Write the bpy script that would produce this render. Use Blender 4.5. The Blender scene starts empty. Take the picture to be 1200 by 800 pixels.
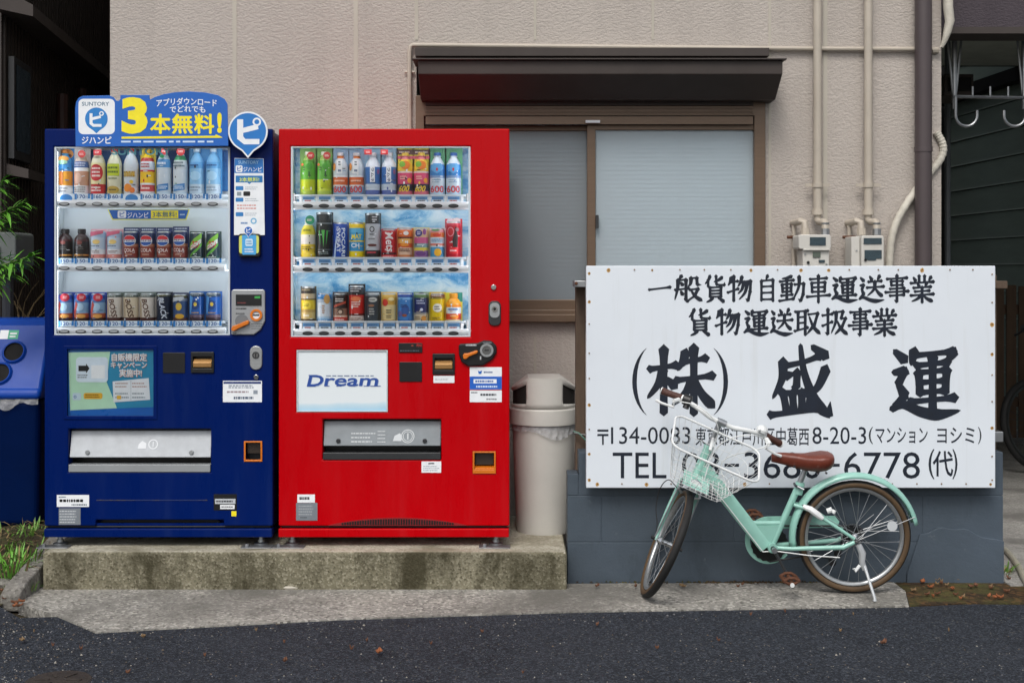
import bpy, bmesh, math, random
from mathutils import Vector, Matrix
rnd = random.Random(7)
R_ = math.radians
scene = bpy.context.scene
COL = scene.collection

# ------------------------------------------------------------------ camera, sky, sun, exposure
F = 1500.0      # focal length in pixels of the 1200 px wide photograph
HC = 1.40       # camera height
YH = 318.0      # horizon row in the photograph
cam_d = bpy.data.cameras.new('camera')
cam_d.sensor_width = 36.0
cam_d.lens = 36.0 * F / 1200.0
cam_d.shift_y = -(400 - YH) / 1200.0
cam_d.clip_end = 400
cam = bpy.data.objects.new('camera', cam_d); COL.objects.link(cam)
cam.location = (0, 0, HC); cam.rotation_euler = (R_(90), 0, 0)
scene.camera = cam

world = bpy.data.worlds.new('World'); scene.world = world
world.use_nodes = True
wn = world.node_tree.nodes; wl = world.node_tree.links
bg = wn['Background']
sky = wn.new('ShaderNodeTexSky'); sky.sky_type = 'NISHITA'; sky.sun_disc = False
SUN_EL, SUN_AZ = 52, 195
sky.sun_elevation = R_(SUN_EL); sky.sun_rotation = R_(SUN_AZ)
sky.air_density = 1.0; sky.dust_density = 4.0; sky.ozone_density = 1.0
hs = wn.new('ShaderNodeHueSaturation'); hs.inputs['Saturation'].default_value = 0.42
wl.new(sky.outputs[0], hs.inputs['Color']); wl.new(hs.outputs[0], bg.inputs['Color'])
bg.inputs['Strength'].default_value = 0.13

sun_d = bpy.data.lights.new('sun', 'SUN'); sun_d.energy = 1.0; sun_d.angle = R_(20)
sun_d.color = (1.0, 0.97, 0.93)
sun = bpy.data.objects.new('sun', sun_d); COL.objects.link(sun)
az = R_(SUN_AZ); el = R_(SUN_EL)
sdir = Vector((math.sin(az) * math.cos(el), math.cos(az) * math.cos(el), math.sin(el)))
sun.rotation_euler = sdir.to_track_quat('Z', 'Y').to_euler()

vs = scene.view_settings
vs.view_transform = 'Standard'; vs.look = 'None'; vs.gamma = 1.0; vs.exposure = 0.32
vs.use_curve_mapping = False
scene.cycles.use_denoising = True
scene.cycles.max_bounces = 8
scene.cycles.transparent_max_bounces = 12
scene.cycles.sample_clamp_indirect = 6

# ------------------------------------------------------------------ measuring helpers (metres from rows and columns of the photo at a true distance)
def X(px, D): return (px - 600.0) * D / F
def Z(py, D): return HC + (YH - py) * D / F
def G(px, py, z=0.0):
    D = F * (HC - z) / (py - YH)
    return (X(px, D), D)

# ------------------------------------------------------------------ materials
def lin(h):
    if not isinstance(h, str): return tuple(h)
    h = h.lstrip('#'); o = []
    for i in (0, 2, 4):
        c = int(h[i:i + 2], 16) / 255
        o.append(c / 12.92 if c <= .04045 else ((c + .055) / 1.055) ** 2.4)
    return tuple(o)

_mc = {}
def mat(name, color, rough=.5, metal=0., var=.12, vscale=6., bump=0., bscale=60., rvar=.1, coat=0., spec=.5, stretch=(1, 1, 1), color2=None, mix=(.45, .65), sss=0):
    if name in _mc: return _mc[name]
    m = bpy.data.materials.new(name); m.use_nodes = True
    nt = m.node_tree; N = nt.nodes; L = nt.links
    b = N['Principled BSDF']
    c = lin(color)
    tc = N.new('ShaderNodeTexCoord'); mp = N.new('ShaderNodeMapping'); mp.inputs['Scale'].default_value = stretch
    L.new(tc.outputs['Object'], mp.inputs['Vector'])
    n = N.new('ShaderNodeTexNoise'); n.inputs['Scale'].default_value = vscale; n.inputs['Detail'].default_value = 6; n.inputs['Roughness'].default_value = .6
    L.new(mp.outputs[0], n.inputs['Vector'])
    cr = N.new('ShaderNodeValToRGB')
    lo = lin(color2) if color2 else tuple(x * (1 - var) for x in c)
    hi = c if color2 else tuple(min(1, x * (1 + var * .6)) for x in c)
    a0, a1 = mix if color2 else (.3, .7)
    cr.color_ramp.elements[0].position = a0; cr.color_ramp.elements[1].position = a1
    cr.color_ramp.elements[0].color = (*lo, 1); cr.color_ramp.elements[1].color = (*hi, 1)
    L.new(n.outputs['Fac'], cr.inputs[0]); L.new(cr.outputs[0], b.inputs['Base Color'])
    b.inputs['Roughness'].default_value = rough
    if rvar:
        mr = N.new('ShaderNodeMapRange'); mr.inputs['To Min'].default_value = max(.02, rough - rvar); mr.inputs['To Max'].default_value = min(1, rough + rvar)
        n2 = N.new('ShaderNodeTexNoise'); n2.inputs['Scale'].default_value = vscale * 3.1; n2.inputs['Detail'].default_value = 4
        L.new(mp.outputs[0], n2.inputs['Vector']); L.new(n2.outputs['Fac'], mr.inputs['Value']); L.new(mr.outputs[0], b.inputs['Roughness'])
    b.inputs['Metallic'].default_value = metal
    b.inputs['Specular IOR Level'].default_value = spec
    if coat: b.inputs['Coat Weight'].default_value = coat; b.inputs['Coat Roughness'].default_value = .08
    if bump:
        nb = N.new('ShaderNodeTexNoise'); nb.inputs['Scale'].default_value = bscale; nb.inputs['Detail'].default_value = 5
        L.new(mp.outputs[0], nb.inputs['Vector'])
        bp = N.new('ShaderNodeBump'); bp.inputs['Strength'].default_value = bump; bp.inputs['Distance'].default_value = .01
        L.new(nb.outputs['Fac'], bp.inputs['Height']); L.new(bp.outputs[0], b.inputs['Normal'])
    _mc[name] = m
    return m

def paint(h, rough=.45):
    return mat('print_%s_%d' % (h, int(rough * 100)), h, rough, var=.06, vscale=30, rvar=.05)

def nodes_of(name):
    m = bpy.data.materials.new(name); m.use_nodes = True
    nt = m.node_tree; N = nt.nodes; L = nt.links
    b = N['Principled BSDF']
    tc = N.new('ShaderNodeTexCoord')
    return m, N, L, b, tc
def _noise(N, L, vec, scale, detail=5, rough=.6, dist=0):
    n = N.new('ShaderNodeTexNoise'); n.inputs['Scale'].default_value = scale; n.inputs['Detail'].default_value = detail
    n.inputs['Roughness'].default_value = rough; n.inputs['Distortion'].default_value = dist
    L.new(vec, n.inputs['Vector']); return n.outputs['Fac']
def _ramp(N, L, fac, stops):
    r = N.new('ShaderNodeValToRGB'); e = r.color_ramp.elements
    while len(e) < len(stops): e.new(.5)
    for k, (p, c) in enumerate(stops):
        e[k].position = p; e[k].color = (*lin(c), 1) if not isinstance(c, float) else (c, c, c, 1)
    L.new(fac, r.inputs[0]); return r.outputs[0]
def _mix(N, L, fac, a, b, mode='MIX'):
    m = N.new('ShaderNodeMix'); m.data_type = 'RGBA'; m.blend_type = mode
    if isinstance(fac, (int, float)): m.inputs[0].default_value = fac
    else: L.new(fac, m.inputs[0])
    for i, v in ((6, a), (7, b)):
        if isinstance(v, (str, tuple)): m.inputs[i].default_value = (*lin(v), 1)
        else: L.new(v, m.inputs[i])
    return m.outputs[2]
def _map(N, L, vec, sc):
    m = N.new('ShaderNodeMapping'); m.inputs['Scale'].default_value = sc; L.new(vec, m.inputs['Vector']); return m.outputs[0]
def _bump(N, L, h, b, s, d=.01, prev=None):
    bp = N.new('ShaderNodeBump'); bp.inputs['Strength'].default_value = s; bp.inputs['Distance'].default_value = d
    L.new(h, bp.inputs['Height'])
    if prev is not None: L.new(prev, bp.inputs['Normal'])
    L.new(bp.outputs[0], b.inputs['Normal']); return bp.outputs[0]

def stucco(name, c, c2, s=.9):
    m, N, L, b, tc = nodes_of(name); o = tc.outputs['Object']
    big = _noise(N, L, o, 1.1, 6)
    streak = _noise(N, L, _map(N, L, o, (5, 5, .35)), 1.5, 6)
    col = _ramp(N, L, big, [(.3, c2), (.7, c)])
    col = _mix(N, L, _ramp(N, L, streak, [(.50, 0.), (.76, .6)]), col, tuple(x * .86 for x in lin(c2)))
    fine = _noise(N, L, o, 160, 3)
    col = _mix(N, L, .25, col, _ramp(N, L, fine, [(.3, c2), (.7, c)]))
    L.new(col, b.inputs['Base Color']); b.inputs['Roughness'].default_value = .82; b.inputs['Specular IOR Level'].default_value = .25
    w = _map(N, L, o, (52, 52, 84))
    h1 = _noise(N, L, w, 1.0, 4, .6, .5)
    h1 = _ramp(N, L, h1, [(.40, 0.), (.50, .65), (.60, 1.)])
    p = _bump(N, L, h1, b, s, .006)
    _bump(N, L, _noise(N, L, o, 260, 3), b, .25, .002, p)
    return m
M_STUCCO = stucco('beige_stucco', '#bab2aa', '#ada59d', .42)
M_DARKSTUCCO = stucco('plum_grey_stucco', '#50494e', '#453f44', .4)
M_CAULK = mat('beige_caulk', '#b5afa2', .7, var=.08, vscale=3)

def asphalt():
    m, N, L, b, tc = nodes_of('asphalt'); o = tc.outputs['Object']
    base = _ramp(N, L, _noise(N, L, o, .9, 8, .65), [(.3, '#23262c'), (.7, '#31353c')])
    v = N.new('ShaderNodeTexVoronoi'); v.inputs['Scale'].default_value = 150; L.new(o, v.inputs['Vector'])
    sep = N.new('ShaderNodeSeparateColor'); L.new(v.outputs['Color'], sep.inputs[0])
    base = _mix(N, L, _ramp(N, L, sep.outputs[0], [(.5, 0.), (.95, .6)]), base, '#565b64')
    base = _mix(N, L, _ramp(N, L, sep.outputs[1], [(.975, 0.), (.99, .6)]), base, '#77746c')
    base = _mix(N, L, _ramp(N, L, sep.outputs[2], [(.0, .55), (.45, 0.)]), base, '#101114')
    pat = _noise(N, L, o, 1.7, 9, .72, .5)
    base = _mix(N, L, _ramp(N, L, pat, [(.50, 0.), (.68, .3)]), base, '#3e4147')
    oil = _noise(N, L, o, 2.6, 5, .6)
    base = _mix(N, L, _ramp(N, L, oil, [(.60, 0.), (.72, .5)]), base, '#17181b')
    L.new(base, b.inputs['Base Color']); b.inputs['Roughness'].default_value = .82; b.inputs['Specular IOR Level'].default_value = .18
    p = _bump(N, L, v.outputs['Distance'], b, .9, .006)
    _bump(N, L, _noise(N, L, o, 30, 6, .7), b, .5, .006, p)
    return m
M_ASPHALT = asphalt()

def aggregate(name, base_lo, base_hi, stone, dark, stain=None, vs=95, stain_s=1.2):
    m, N, L, b, tc = nodes_of(name); o = tc.outputs['Object']
    base = _ramp(N, L, _noise(N, L, o, 2.2, 8, .7), [(.3, base_lo), (.7, base_hi)])
    v = N.new('ShaderNodeTexVoronoi'); v.inputs['Scale'].default_value = vs; L.new(o, v.inputs['Vector'])
    sep = N.new('ShaderNodeSeparateColor'); L.new(v.outputs['Color'], sep.inputs[0])
    base = _mix(N, L, _ramp(N, L, sep.outputs[0], [(.6, 0.), (.9, .7)]), base, stone)
    base = _mix(N, L, _ramp(N, L, sep.outputs[1], [(.7, 0.), (.95, .7)]), base, dark)
    if stain:
        s = _noise(N, L, _map(N, L, o, (1.6, 1.6, .7)), stain_s, 9, .7, .4)
        base = _mix(N, L, _ramp(N, L, s, [(.45, 0.), (.62, .9)]), base, stain)
    L.new(base, b.inputs['Base Color']); b.inputs['Roughness'].default_value = .85; b.inputs['Specular IOR Level'].default_value = .3
    p = _bump(N, L, v.outputs['Distance'], b, .55, .005)
    _bump(N, L, _noise(N, L, o, 22, 8, .75), b, .5, .012, p)
    return m
M_APRON = aggregate('exposed_aggregate', '#7f7d78', '#9a978f', '#c2beb5', '#514f4a', '#66645e', 85, .9)
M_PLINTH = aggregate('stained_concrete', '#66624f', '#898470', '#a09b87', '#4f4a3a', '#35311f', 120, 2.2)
M_PLINTHTOP = aggregate('pale_concrete', '#a39e8c', '#b9b4a3', '#c9c4b4', '#86816f', '#7d7865', 120, 2.0)  # paler concrete for the top face of the plinth
M_DRIVE = aggregate('driveway_concrete', '#8c8a86', '#a3a19c', '#b2afa8', '#77746f', '#6e6c68', 120)
M_KERB = aggregate('kerb_concrete', '#6e6b66', '#86837d', '#96938b', '#55524d', '#4d4a42', 80)
M_SOIL = aggregate('damp_soil', '#2c251d', '#41372b', '#5b4a36', '#181410', '#3a3f22', 60)
M_MOSS = aggregate('damp_moss_soil', '#2e2417', '#463521', '#6b4d2e', '#1b150e', '#4a4a25', 55, 3)

def blockpaint():
    m, N, L, b, tc = nodes_of('slate_blue_wall_paint'); o = tc.outputs['Object']
    base = _ramp(N, L, _noise(N, L, o, 1.7, 8, .65), [(.3, '#39444d'), (.7, '#47535f')])
    s = _noise(N, L, _map(N, L, o, (3, 3, 1.1)), 2.4, 9, .72)
    base = _mix(N, L, _ramp(N, L, s, [(.53, 0.), (.72, .7)]), base, '#2c363c')
    chips = _noise(N, L, o, 17, 8, .75)
    base = _mix(N, L, _ramp(N, L, chips, [(.635, 0.), (.66, .6)]), base, '#5a6268')
    L.new(base, b.inputs['Base Color']); b.inputs['Roughness'].default_value = .62
    p = _bump(N, L, _noise(N, L, o, 55, 6, .7), b, .35, .005)
    _bump(N, L, _noise(N, L, o, 6, 4), b, .3, .012, p)
    return m
M_BLOCK = blockpaint()

def signwhite():
    m, N, L, b, tc = nodes_of('sign_white_paint'); o = tc.outputs['Object']
    base = _ramp(N, L, _noise(N, L, o, 1.2, 8, .6), [(.3, '#d6dde4'), (.7, '#dfe6ec')])
    s = _noise(N, L, _map(N, L, o, (14, 14, .8)), 1.2, 8, .7)
    base = _mix(N, L, _ramp(N, L, s, [(.56, 0.), (.8, .32)]), base, '#b9bbb6')
    L.new(base, b.inputs['Base Color']); b.inputs['Roughness'].default_value = .42
    _bump(N, L, _noise(N, L, o, 3, 3), b, .12, .01)
    return m
M_SIGN = signwhite()
def siding(name, c, c2):
    m, N, L, b, tc = nodes_of(name); o = tc.outputs['Object']
    base = _ramp(N, L, _noise(N, L, _map(N, L, o, (1, 1, 6)), 2.5, 8, .65), [(.3, c2), (.7, c)])
    L.new(base, b.inputs['Base Color']); b.inputs['Roughness'].default_value = .6
    _bump(N, L, _noise(N, L, _map(N, L, o, (4, 4, 40)), 3, 6), b, .25, .004)
    return m
M_GREENSIDE = siding('green_siding', '#93a398', '#86958b')
M_BROWNSIDE = siding('dark_brown_siding', '#3a3029', '#2b241f')

def glassmat(name, tint=(1, 1, 1), refl=.0, rough=.0):
    m = bpy.data.materials.new(name); m.use_nodes = True
    N = m.node_tree.nodes; L = m.node_tree.links; N.clear()
    out = N.new('ShaderNodeOutputMaterial'); mx = N.new('ShaderNodeMixShader'); t = N.new('ShaderNodeBsdfTransparent'); g = N.new('ShaderNodeBsdfGlossy')
    t.inputs[0].default_value = (*tint, 1); g.inputs['Roughness'].default_value = rough
    fr = N.new('ShaderNodeFresnel'); fr.inputs['IOR'].default_value = 1.3
    ad = N.new('ShaderNodeMath'); ad.operation = 'ADD'; ad.inputs[1].default_value = refl
    L.new(fr.outputs[0], ad.inputs[0]); L.new(ad.outputs[0], mx.inputs[0]); L.new(t.outputs[0], mx.inputs[1]); L.new(g.outputs[0], mx.inputs[2]); L.new(mx.outputs[0], out.inputs[0])
    return m
M_GLASS = glassmat('clear_glass', (.97, .98, .98))
def frosted(name, tint, veil, amount):
    m = glassmat(name, tint, .02, .12); N = m.node_tree.nodes; L = m.node_tree.links
    out = N['Material Output']; src = out.inputs[0].links[0].from_socket
    d = N.new('ShaderNodeBsdfDiffuse'); d.inputs[0].default_value = (*veil, 1); mx = N.new('ShaderNodeMixShader'); mx.inputs[0].default_value = amount
    L.new(src, mx.inputs[1]); L.new(d.outputs[0], mx.inputs[2]); L.new(mx.outputs[0], out.inputs[0]); return m
M_WGLASS = frosted('window_glass', (.93, .97, .98), (.58, .67, .72), .46)
M_WGLASS2 = frosted('screened_window_glass', (.62, .66, .68), (.40, .44, .46), .38)

def enamel(name, c, dust, spec):
    m, N, L, b, tc = nodes_of(name); o = tc.outputs['Object']
    base = _ramp(N, L, _noise(N, L, o, 1.4, 5), [(.3, tuple(x * .9 for x in lin(c))), (.7, c)])
    smear = _noise(N, L, _map(N, L, o, (7, 7, .7)), 1.6, 8, .7)
    base = _mix(N, L, _ramp(N, L, smear, [(.52, 0.), (.80, .22)]), base, dust)
    spots = _noise(N, L, o, 38, 6, .8)
    base = _mix(N, L, _ramp(N, L, spots, [(.68, 0.), (.76, .25)]), base, dust)
    L.new(base, b.inputs['Base Color']); b.inputs['Specular IOR Level'].default_value = spec
    r = _ramp(N, L, _noise(N, L, _map(N, L, o, (5, 5, 1)), 2.2, 8, .7), [(.3, .18), (.7, .46)]); L.new(r, b.inputs['Roughness'])
    _bump(N, L, _noise(N, L, o, 3.2, 3), b, .10, .01)
    return m
M_BLUE = enamel('blue_enamel', '#001a5a', '#2b3f6a', .10)
M_RED = enamel('red_enamel', '#b8000a', '#b03038', .14)
M_WHITEP = mat('white_plastic', '#dcdfe2', .4, var=.05)
M_GREYP = mat('grey_plastic', '#8d9193', .45, var=.1)
M_DGREYP = mat('dark_grey_plastic', '#2c2e30', .42, var=.15)
M_BLACK = mat('black_plastic', '#101113', .4, var=.2)
M_RUBBER = mat('black_rubber', '#161616', .75, var=.2)
M_STEEL = mat('galvanised_steel', '#a5a8aa', .38, .85, var=.15, vscale=14)
M_CHROME = mat('chrome', '#c9cbcc', .16, 1., var=.06)
M_ALU = mat('brushed_aluminium', '#b4b7b8', .36, .8, var=.08, stretch=(1, 1, 20))
M_ORANGE = mat('orange_plastic', '#d07014', .4)
M_BRONZE = mat('bronze_aluminium', '#6b5847', .42, .25, var=.1, vscale=8, stretch=(1, 1, 10))
M_SHUT = mat('dark_brown_steel', '#443e3b', .6, .0, var=.12, vscale=4, spec=.25)
M_CREAM = mat('cream_pvc', '#b3aa9c', .5, var=.1, vscale=5)
M_PIPEBROWN = mat('brown_pvc', '#4b4243', .42, var=.1, vscale=4)
M_WHITEWIRE = mat('white_wire', '#dfe1e0', .35, var=.06)
M_MINT = mat('mint_paint', '#90c2b4', .34, var=.08, vscale=20, coat=.3)
M_BRNLEATH = mat('brown_leatherette', '#6a3021', .42, var=.18, vscale=25, bump=.15, bscale=150)
M_TAN = mat('tan_tyre_wall', '#54412b', .7, var=.15, vscale=40)
M_RUST = mat('rusty_metal', '#5e3a26', .75, .2, var=.3, vscale=60)
M_WOODPOST = mat('weathered_post', '#5a4a3c', .75, var=.25, vscale=5, stretch=(8, 8, 1), bump=.3)
M_INK = mat('navy_ink', '#121c2b', .5, var=.35, vscale=14)
M_INKTHIN = mat('dark_grey_ink', '#202831', .5, var=.3, vscale=20)
M_BINGREY = mat('cream_grey_polyethylene', '#c6c4bd', .48, var=.07, vscale=5, bump=.06, bscale=40)
M_BINBLUE = mat('blue_polyethylene', '#0b409c', .42, var=.1, vscale=5, spec=.3)
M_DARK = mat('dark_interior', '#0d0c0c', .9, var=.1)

# ------------------------------------------------------------------ mesh builder
class MB:
    def __init__(self): self.v = []; self.f = []; self.m = []; self.s = []; self.mats = []
    def mi(self, m):
        if m not in self.mats: self.mats.append(m)
        return self.mats.index(m)
    def add(self, vs_, fs, m, smooth=False):
        o = len(self.v); k = self.mi(m); self.v += [tuple(p) for p in vs_]
        for f in fs: self.f.append([i + o for i in f]); self.m.append(k); self.s.append(smooth)
        return self
    def box(self, x0, x1, y0, y1, z0, z1, m):
        if x0 > x1: x0, x1 = x1, x0
        if y0 > y1: y0, y1 = y1, y0
        if z0 > z1: z0, z1 = z1, z0
        return self.add([(x0, y0, z0), (x1, y0, z0), (x1, y1, z0), (x0, y1, z0), (x0, y0, z1), (x1, y0, z1), (x1, y1, z1), (x0, y1, z1)],
                        [(0, 3, 2, 1), (4, 5, 6, 7), (0, 1, 5, 4), (1, 2, 6, 5), (2, 3, 7, 6), (3, 0, 4, 7)], m)
    def prism(self, pts, y0, y1, m, smooth=False):            # outline in x,z pushed along y (y0 = front)
        n = len(pts)
        a = sum(pts[i][0] * pts[(i + 1) % n][1] - pts[(i + 1) % n][0] * pts[i][1] for i in range(n))
        if a < 0: pts = pts[::-1]
        vs_ = [(x, y0, z) for x, z in pts] + [(x, y1, z) for x, z in pts]
        fs = [list(range(n)), list(range(2 * n - 1, n - 1, -1))]
        self.add(vs_, fs, m)
        self.add(vs_, [(i, i + n, (i + 1) % n + n, (i + 1) % n) for i in range(n)], m, smooth)
        return self
    def slab(self, pts, z0, z1, m):                           # outline in x,y, from z0 to z1
        n = len(pts)
        a = sum(pts[i][0] * pts[(i + 1) % n][1] - pts[(i + 1) % n][0] * pts[i][1] for i in range(n))
        if a < 0: pts = pts[::-1]
        vs_ = [(x, y, z0) for x, y in pts] + [(x, y, z1) for x, y in pts]
        return self.add(vs_, [list(range(n - 1, -1, -1)), list(range(n, 2 * n))] + [(i, (i + 1) % n, (i + 1) % n + n, i + n) for i in range(n)], m)
    def xprism(self, pts, x0, x1, m):                         # outline in y,z pushed along x
        n = len(pts)
        vs_ = [(x0, y, z) for y, z in pts] + [(x1, y, z) for y, z in pts]
        return self.add(vs_, [list(range(n)), list(range(2 * n - 1, n - 1, -1))] + [((i + 1) % n, i, i + n, (i + 1) % n + n) for i in range(n)], m)
    def tube(self, pts, r, m, n=8, closed=False, flat=None):
        P = [Vector(p) for p in pts]; k = len(P)
        rs = r if isinstance(r, (list, tuple)) else [r] * k
        vs_ = []; up = None
        for i, p in enumerate(P):
            if closed: t = P[(i + 1) % k] - P[i - 1]
            else: t = P[min(i + 1, k - 1)] - P[max(i - 1, 0)]
            t.normalize()
            if up is None: up = Vector((0, 0, 1)) if abs(t.z) < .9 else Vector((1, 0, 0))
            s = t.cross(up)
            if s.length < 1e-5: s = t.cross(Vector((0, 1, 0)))
            s.normalize(); up = s.cross(t).normalized()
            for j in range(n):
                a = 2 * math.pi * j / n
                vs_.append(p + s * math.cos(a) * rs[i] + up * math.sin(a) * rs[i] * (flat or 1))
        fs = []
        for i in range(k if closed else k - 1):
            for j in range(n):
                a, b = i * n + j, i * n + (j + 1) % n; c, d = ((i + 1) % k) * n + (j + 1) % n, ((i + 1) % k) * n + j
                fs.append((a, b, c, d))
        self.add(vs_, fs, m, n > 4)
        if not closed: self.add(vs_, [list(range(n))[::-1], [(k - 1) * n + j for j in range(n)]], m)
        return self
    def lathe(self, prof, c, m, n=20, mats=None, sx=1, sy=1, arc=None):   # prof: (r, z) from bottom to top
        cx, cy = c[0], c[1]; cz = c[2] if len(c) > 2 else 0
        vs_ = []
        for r, z in prof:
            for j in range(n):
                a = 2 * math.pi * j / n
                vs_.append((cx + r * sx * math.cos(a), cy + r * sy * math.sin(a), cz + z))
        for i in range(len(prof) - 1):
            fs = [(i * n + j, i * n + (j + 1) % n, (i + 1) * n + (j + 1) % n, (i + 1) * n + j) for j in range(n)]
            o = len(self.v); self.add([vs_[q] for q in range(i * n, (i + 2) * n)], [tuple(q - i * n for q in f) for f in fs], mats[i] if mats else m, True)
        return self
    def disc(self, cx, cz, r, y0, y1, m, n=24, rz=None):
        rz = rz or r
        return self.prism([(cx + r * math.cos(2 * math.pi * j / n), cz + rz * math.sin(2 * math.pi * j / n)) for j in range(n)], y0, y1, m, True)
    def fn(self, f): self.v = [tuple(f(Vector(p))) for p in self.v]; return self
    def build(self, name, parent=None, loc=None, bevel=0, seg=2, angle=35, merge=True, sub=0):
        if loc is None:
            loc = (0, 0, 0)
            if parent is not None:
                q = parent
                loc = Vector((0, 0, 0))
                while q is not None: loc = loc + Vector(q.location); q = q.parent
        L = Vector(loc)
        me = bpy.data.meshes.new(name)
        me.from_pydata([tuple(Vector(p) - L) for p in self.v], [], self.f)
        for m in self.mats: me.materials.append(m)
        me.polygons.foreach_set('material_index', self.m); me.polygons.foreach_set('use_smooth', self.s)
        if merge:
            bm = bmesh.new(); bm.from_mesh(me); bmesh.ops.remove_doubles(bm, verts=bm.verts, dist=1e-5); bm.to_mesh(me); bm.free()
        if any(self.s): me.set_sharp_from_angle(angle=R_(angle))
        me.update()
        o = bpy.data.objects.new(name, me); COL.objects.link(o)
        if parent is not None: o.parent = parent
        else: o.location = L
        if bevel:
            bv = o.modifiers.new('bevel', 'BEVEL'); bv.width = bevel; bv.segments = seg; bv.limit_method = 'ANGLE'; bv.angle_limit = R_(40)
            bv.harden_normals = False
        return o

def tag(o, label=None, cat=None, group=None, kind=None):
    if label: o['label'] = label
    if cat: o['category'] = cat
    if group: o['group'] = group
    if kind: o['kind'] = kind
    return o
def thing(name, loc, label, cat, group=None, rot=(0, 0, 0)):
    o = bpy.data.objects.new(name, None); COL.objects.link(o); o.empty_display_size = .1
    o.location = loc; o.rotation_euler = rot
    return tag(o, label, cat, group)

def panel(mb, x0, x1, z0, z1, holes, yf, yb, m):              # a plate with rectangular openings
    xs = sorted({x0, x1} | {h[0] for h in holes} | {h[1] for h in holes}); zs = sorted({z0, z1} | {h[2] for h in holes} | {h[3] for h in holes})
    def solid(i, j):
        if i < 0 or j < 0 or i >= len(xs) - 1 or j >= len(zs) - 1: return False
        cx, cz = (xs[i] + xs[i + 1]) / 2, (zs[j] + zs[j + 1]) / 2
        return not any(h[0] < cx < h[1] and h[2] < cz < h[3] for h in holes)
    for i in range(len(xs) - 1):
        for j in range(len(zs) - 1):
            if not solid(i, j): continue
            a, b, c, d = xs[i], xs[i + 1], zs[j], zs[j + 1]
            mb.add([(a, yf, c), (b, yf, c), (b, yf, d), (a, yf, d)], [(0, 1, 2, 3)], m)
            mb.add([(a, yb, c), (b, yb, c), (b, yb, d), (a, yb, d)], [(3, 2, 1, 0)], m)
            if not solid(i - 1, j): mb.add([(a, yf, c), (a, yf, d), (a, yb, d), (a, yb, c)], [(0, 1, 2, 3)], m)
            if not solid(i + 1, j): mb.add([(b, yf, c), (b, yb, c), (b, yb, d), (b, yf, d)], [(0, 1, 2, 3)], m)
            if not solid(i, j - 1): mb.add([(a, yf, c), (a, yb, c), (b, yb, c), (b, yf, c)], [(0, 1, 2, 3)], m)
            if not solid(i, j + 1): mb.add([(a, yf, d), (b, yf, d), (b, yb, d), (a, yb, d)], [(0, 1, 2, 3)], m)
    return mb

def rrect(x0, x1, z0, z1, r, n=5):
    if x0 > x1: x0, x1 = x1, x0
    if z0 > z1: z0, z1 = z1, z0
    pts = []
    for cx, cz, a0 in ((x1 - r, z0 + r, -90), (x1 - r, z1 - r, 0), (x0 + r, z1 - r, 90), (x0 + r, z0 + r, 180)):
        for k in range(n + 1):
            a = R_(a0 + 90 * k / n); pts.append((cx + r * math.cos(a), cz + r * math.sin(a)))
    return pts

# ------------------------------------------------------------------ lettering
_tc = {}
def glyphs(s, bold=0.):
    key = (s, bold)
    if key in _tc: return _tc[key]
    cu = bpy.data.curves.new('text', 'FONT'); cu.body = s; cu.dimensions = '2D'; cu.fill_mode = 'FRONT'; cu.resolution_u = 3; cu.offset = bold
    ob = bpy.data.objects.new('text', cu); COL.objects.link(ob)
    dg = bpy.context.evaluated_depsgraph_get()
    me = ob.evaluated_get(dg).to_mesh()
    v = [(p.co.x, p.co.y) for p in me.vertices]; f = [list(p.vertices) for p in me.polygons]
    ob.evaluated_get(dg).to_mesh_clear()
    bpy.data.objects.remove(ob); bpy.data.curves.remove(cu)
    if v:
        x0, x1 = min(p[0] for p in v), max(p[0] for p in v); y0, y1 = min(p[1] for p in v), max(p[1] for p in v)
        w, h = max(x1 - x0, 1e-6), max(y1 - y0, 1e-6)
        v = [((x - x0) / w, (y - y0) / h) for x, y in v]
    else: w = h = 1
    _tc[key] = (v, f, w / h)
    return _tc[key]
def text(mb, s, x0, x1, z0, z1, y, m, bold=0., shear=0., keep=False, arch=0.):
    """letters filling the box x0..x1, z0..z1 on the plane y, facing the street"""
    if x0 > x1: x0, x1 = x1, x0
    if z0 > z1: z0, z1 = z1, z0
    if bold > .012 and any(ord(c) > 0x2e00 for c in s):        # heavy strokes for dense characters: the same letters laid over each other
        h_ = abs(z1 - z0) * bold * .9
        for q, (ox, oz) in enumerate(((h_, 0), (-h_, 0), (0, h_), (0, -h_))): text(mb, s, x0 + ox, x1 + ox, z0 + oz, z1 + oz, y - .00003 * q, m, 0, shear, keep, arch)
        return mb
    v, f, asp = glyphs(s, bold)
    if keep:
        w = (z1 - z0) * asp
        if w < x1 - x0: c = (x0 + x1) / 2; x0, x1 = c - w / 2, c + w / 2
    vs_ = [(x0 + a * (x1 - x0) + shear * (b - .5) * (z1 - z0), y, z0 + b * (z1 - z0) - arch * ((2 * a - 1) ** 2)) for a, b in v]
    fs = []
    for q in f:
        a = sum(vs_[q[i]][0] * vs_[q[(i + 1) % len(q)]][2] - vs_[q[(i + 1) % len(q)]][0] * vs_[q[i]][2] for i in range(len(q)))
        fs.append(q if a > 0 else q[::-1])
    return mb.add(vs_, fs, m)
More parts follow.
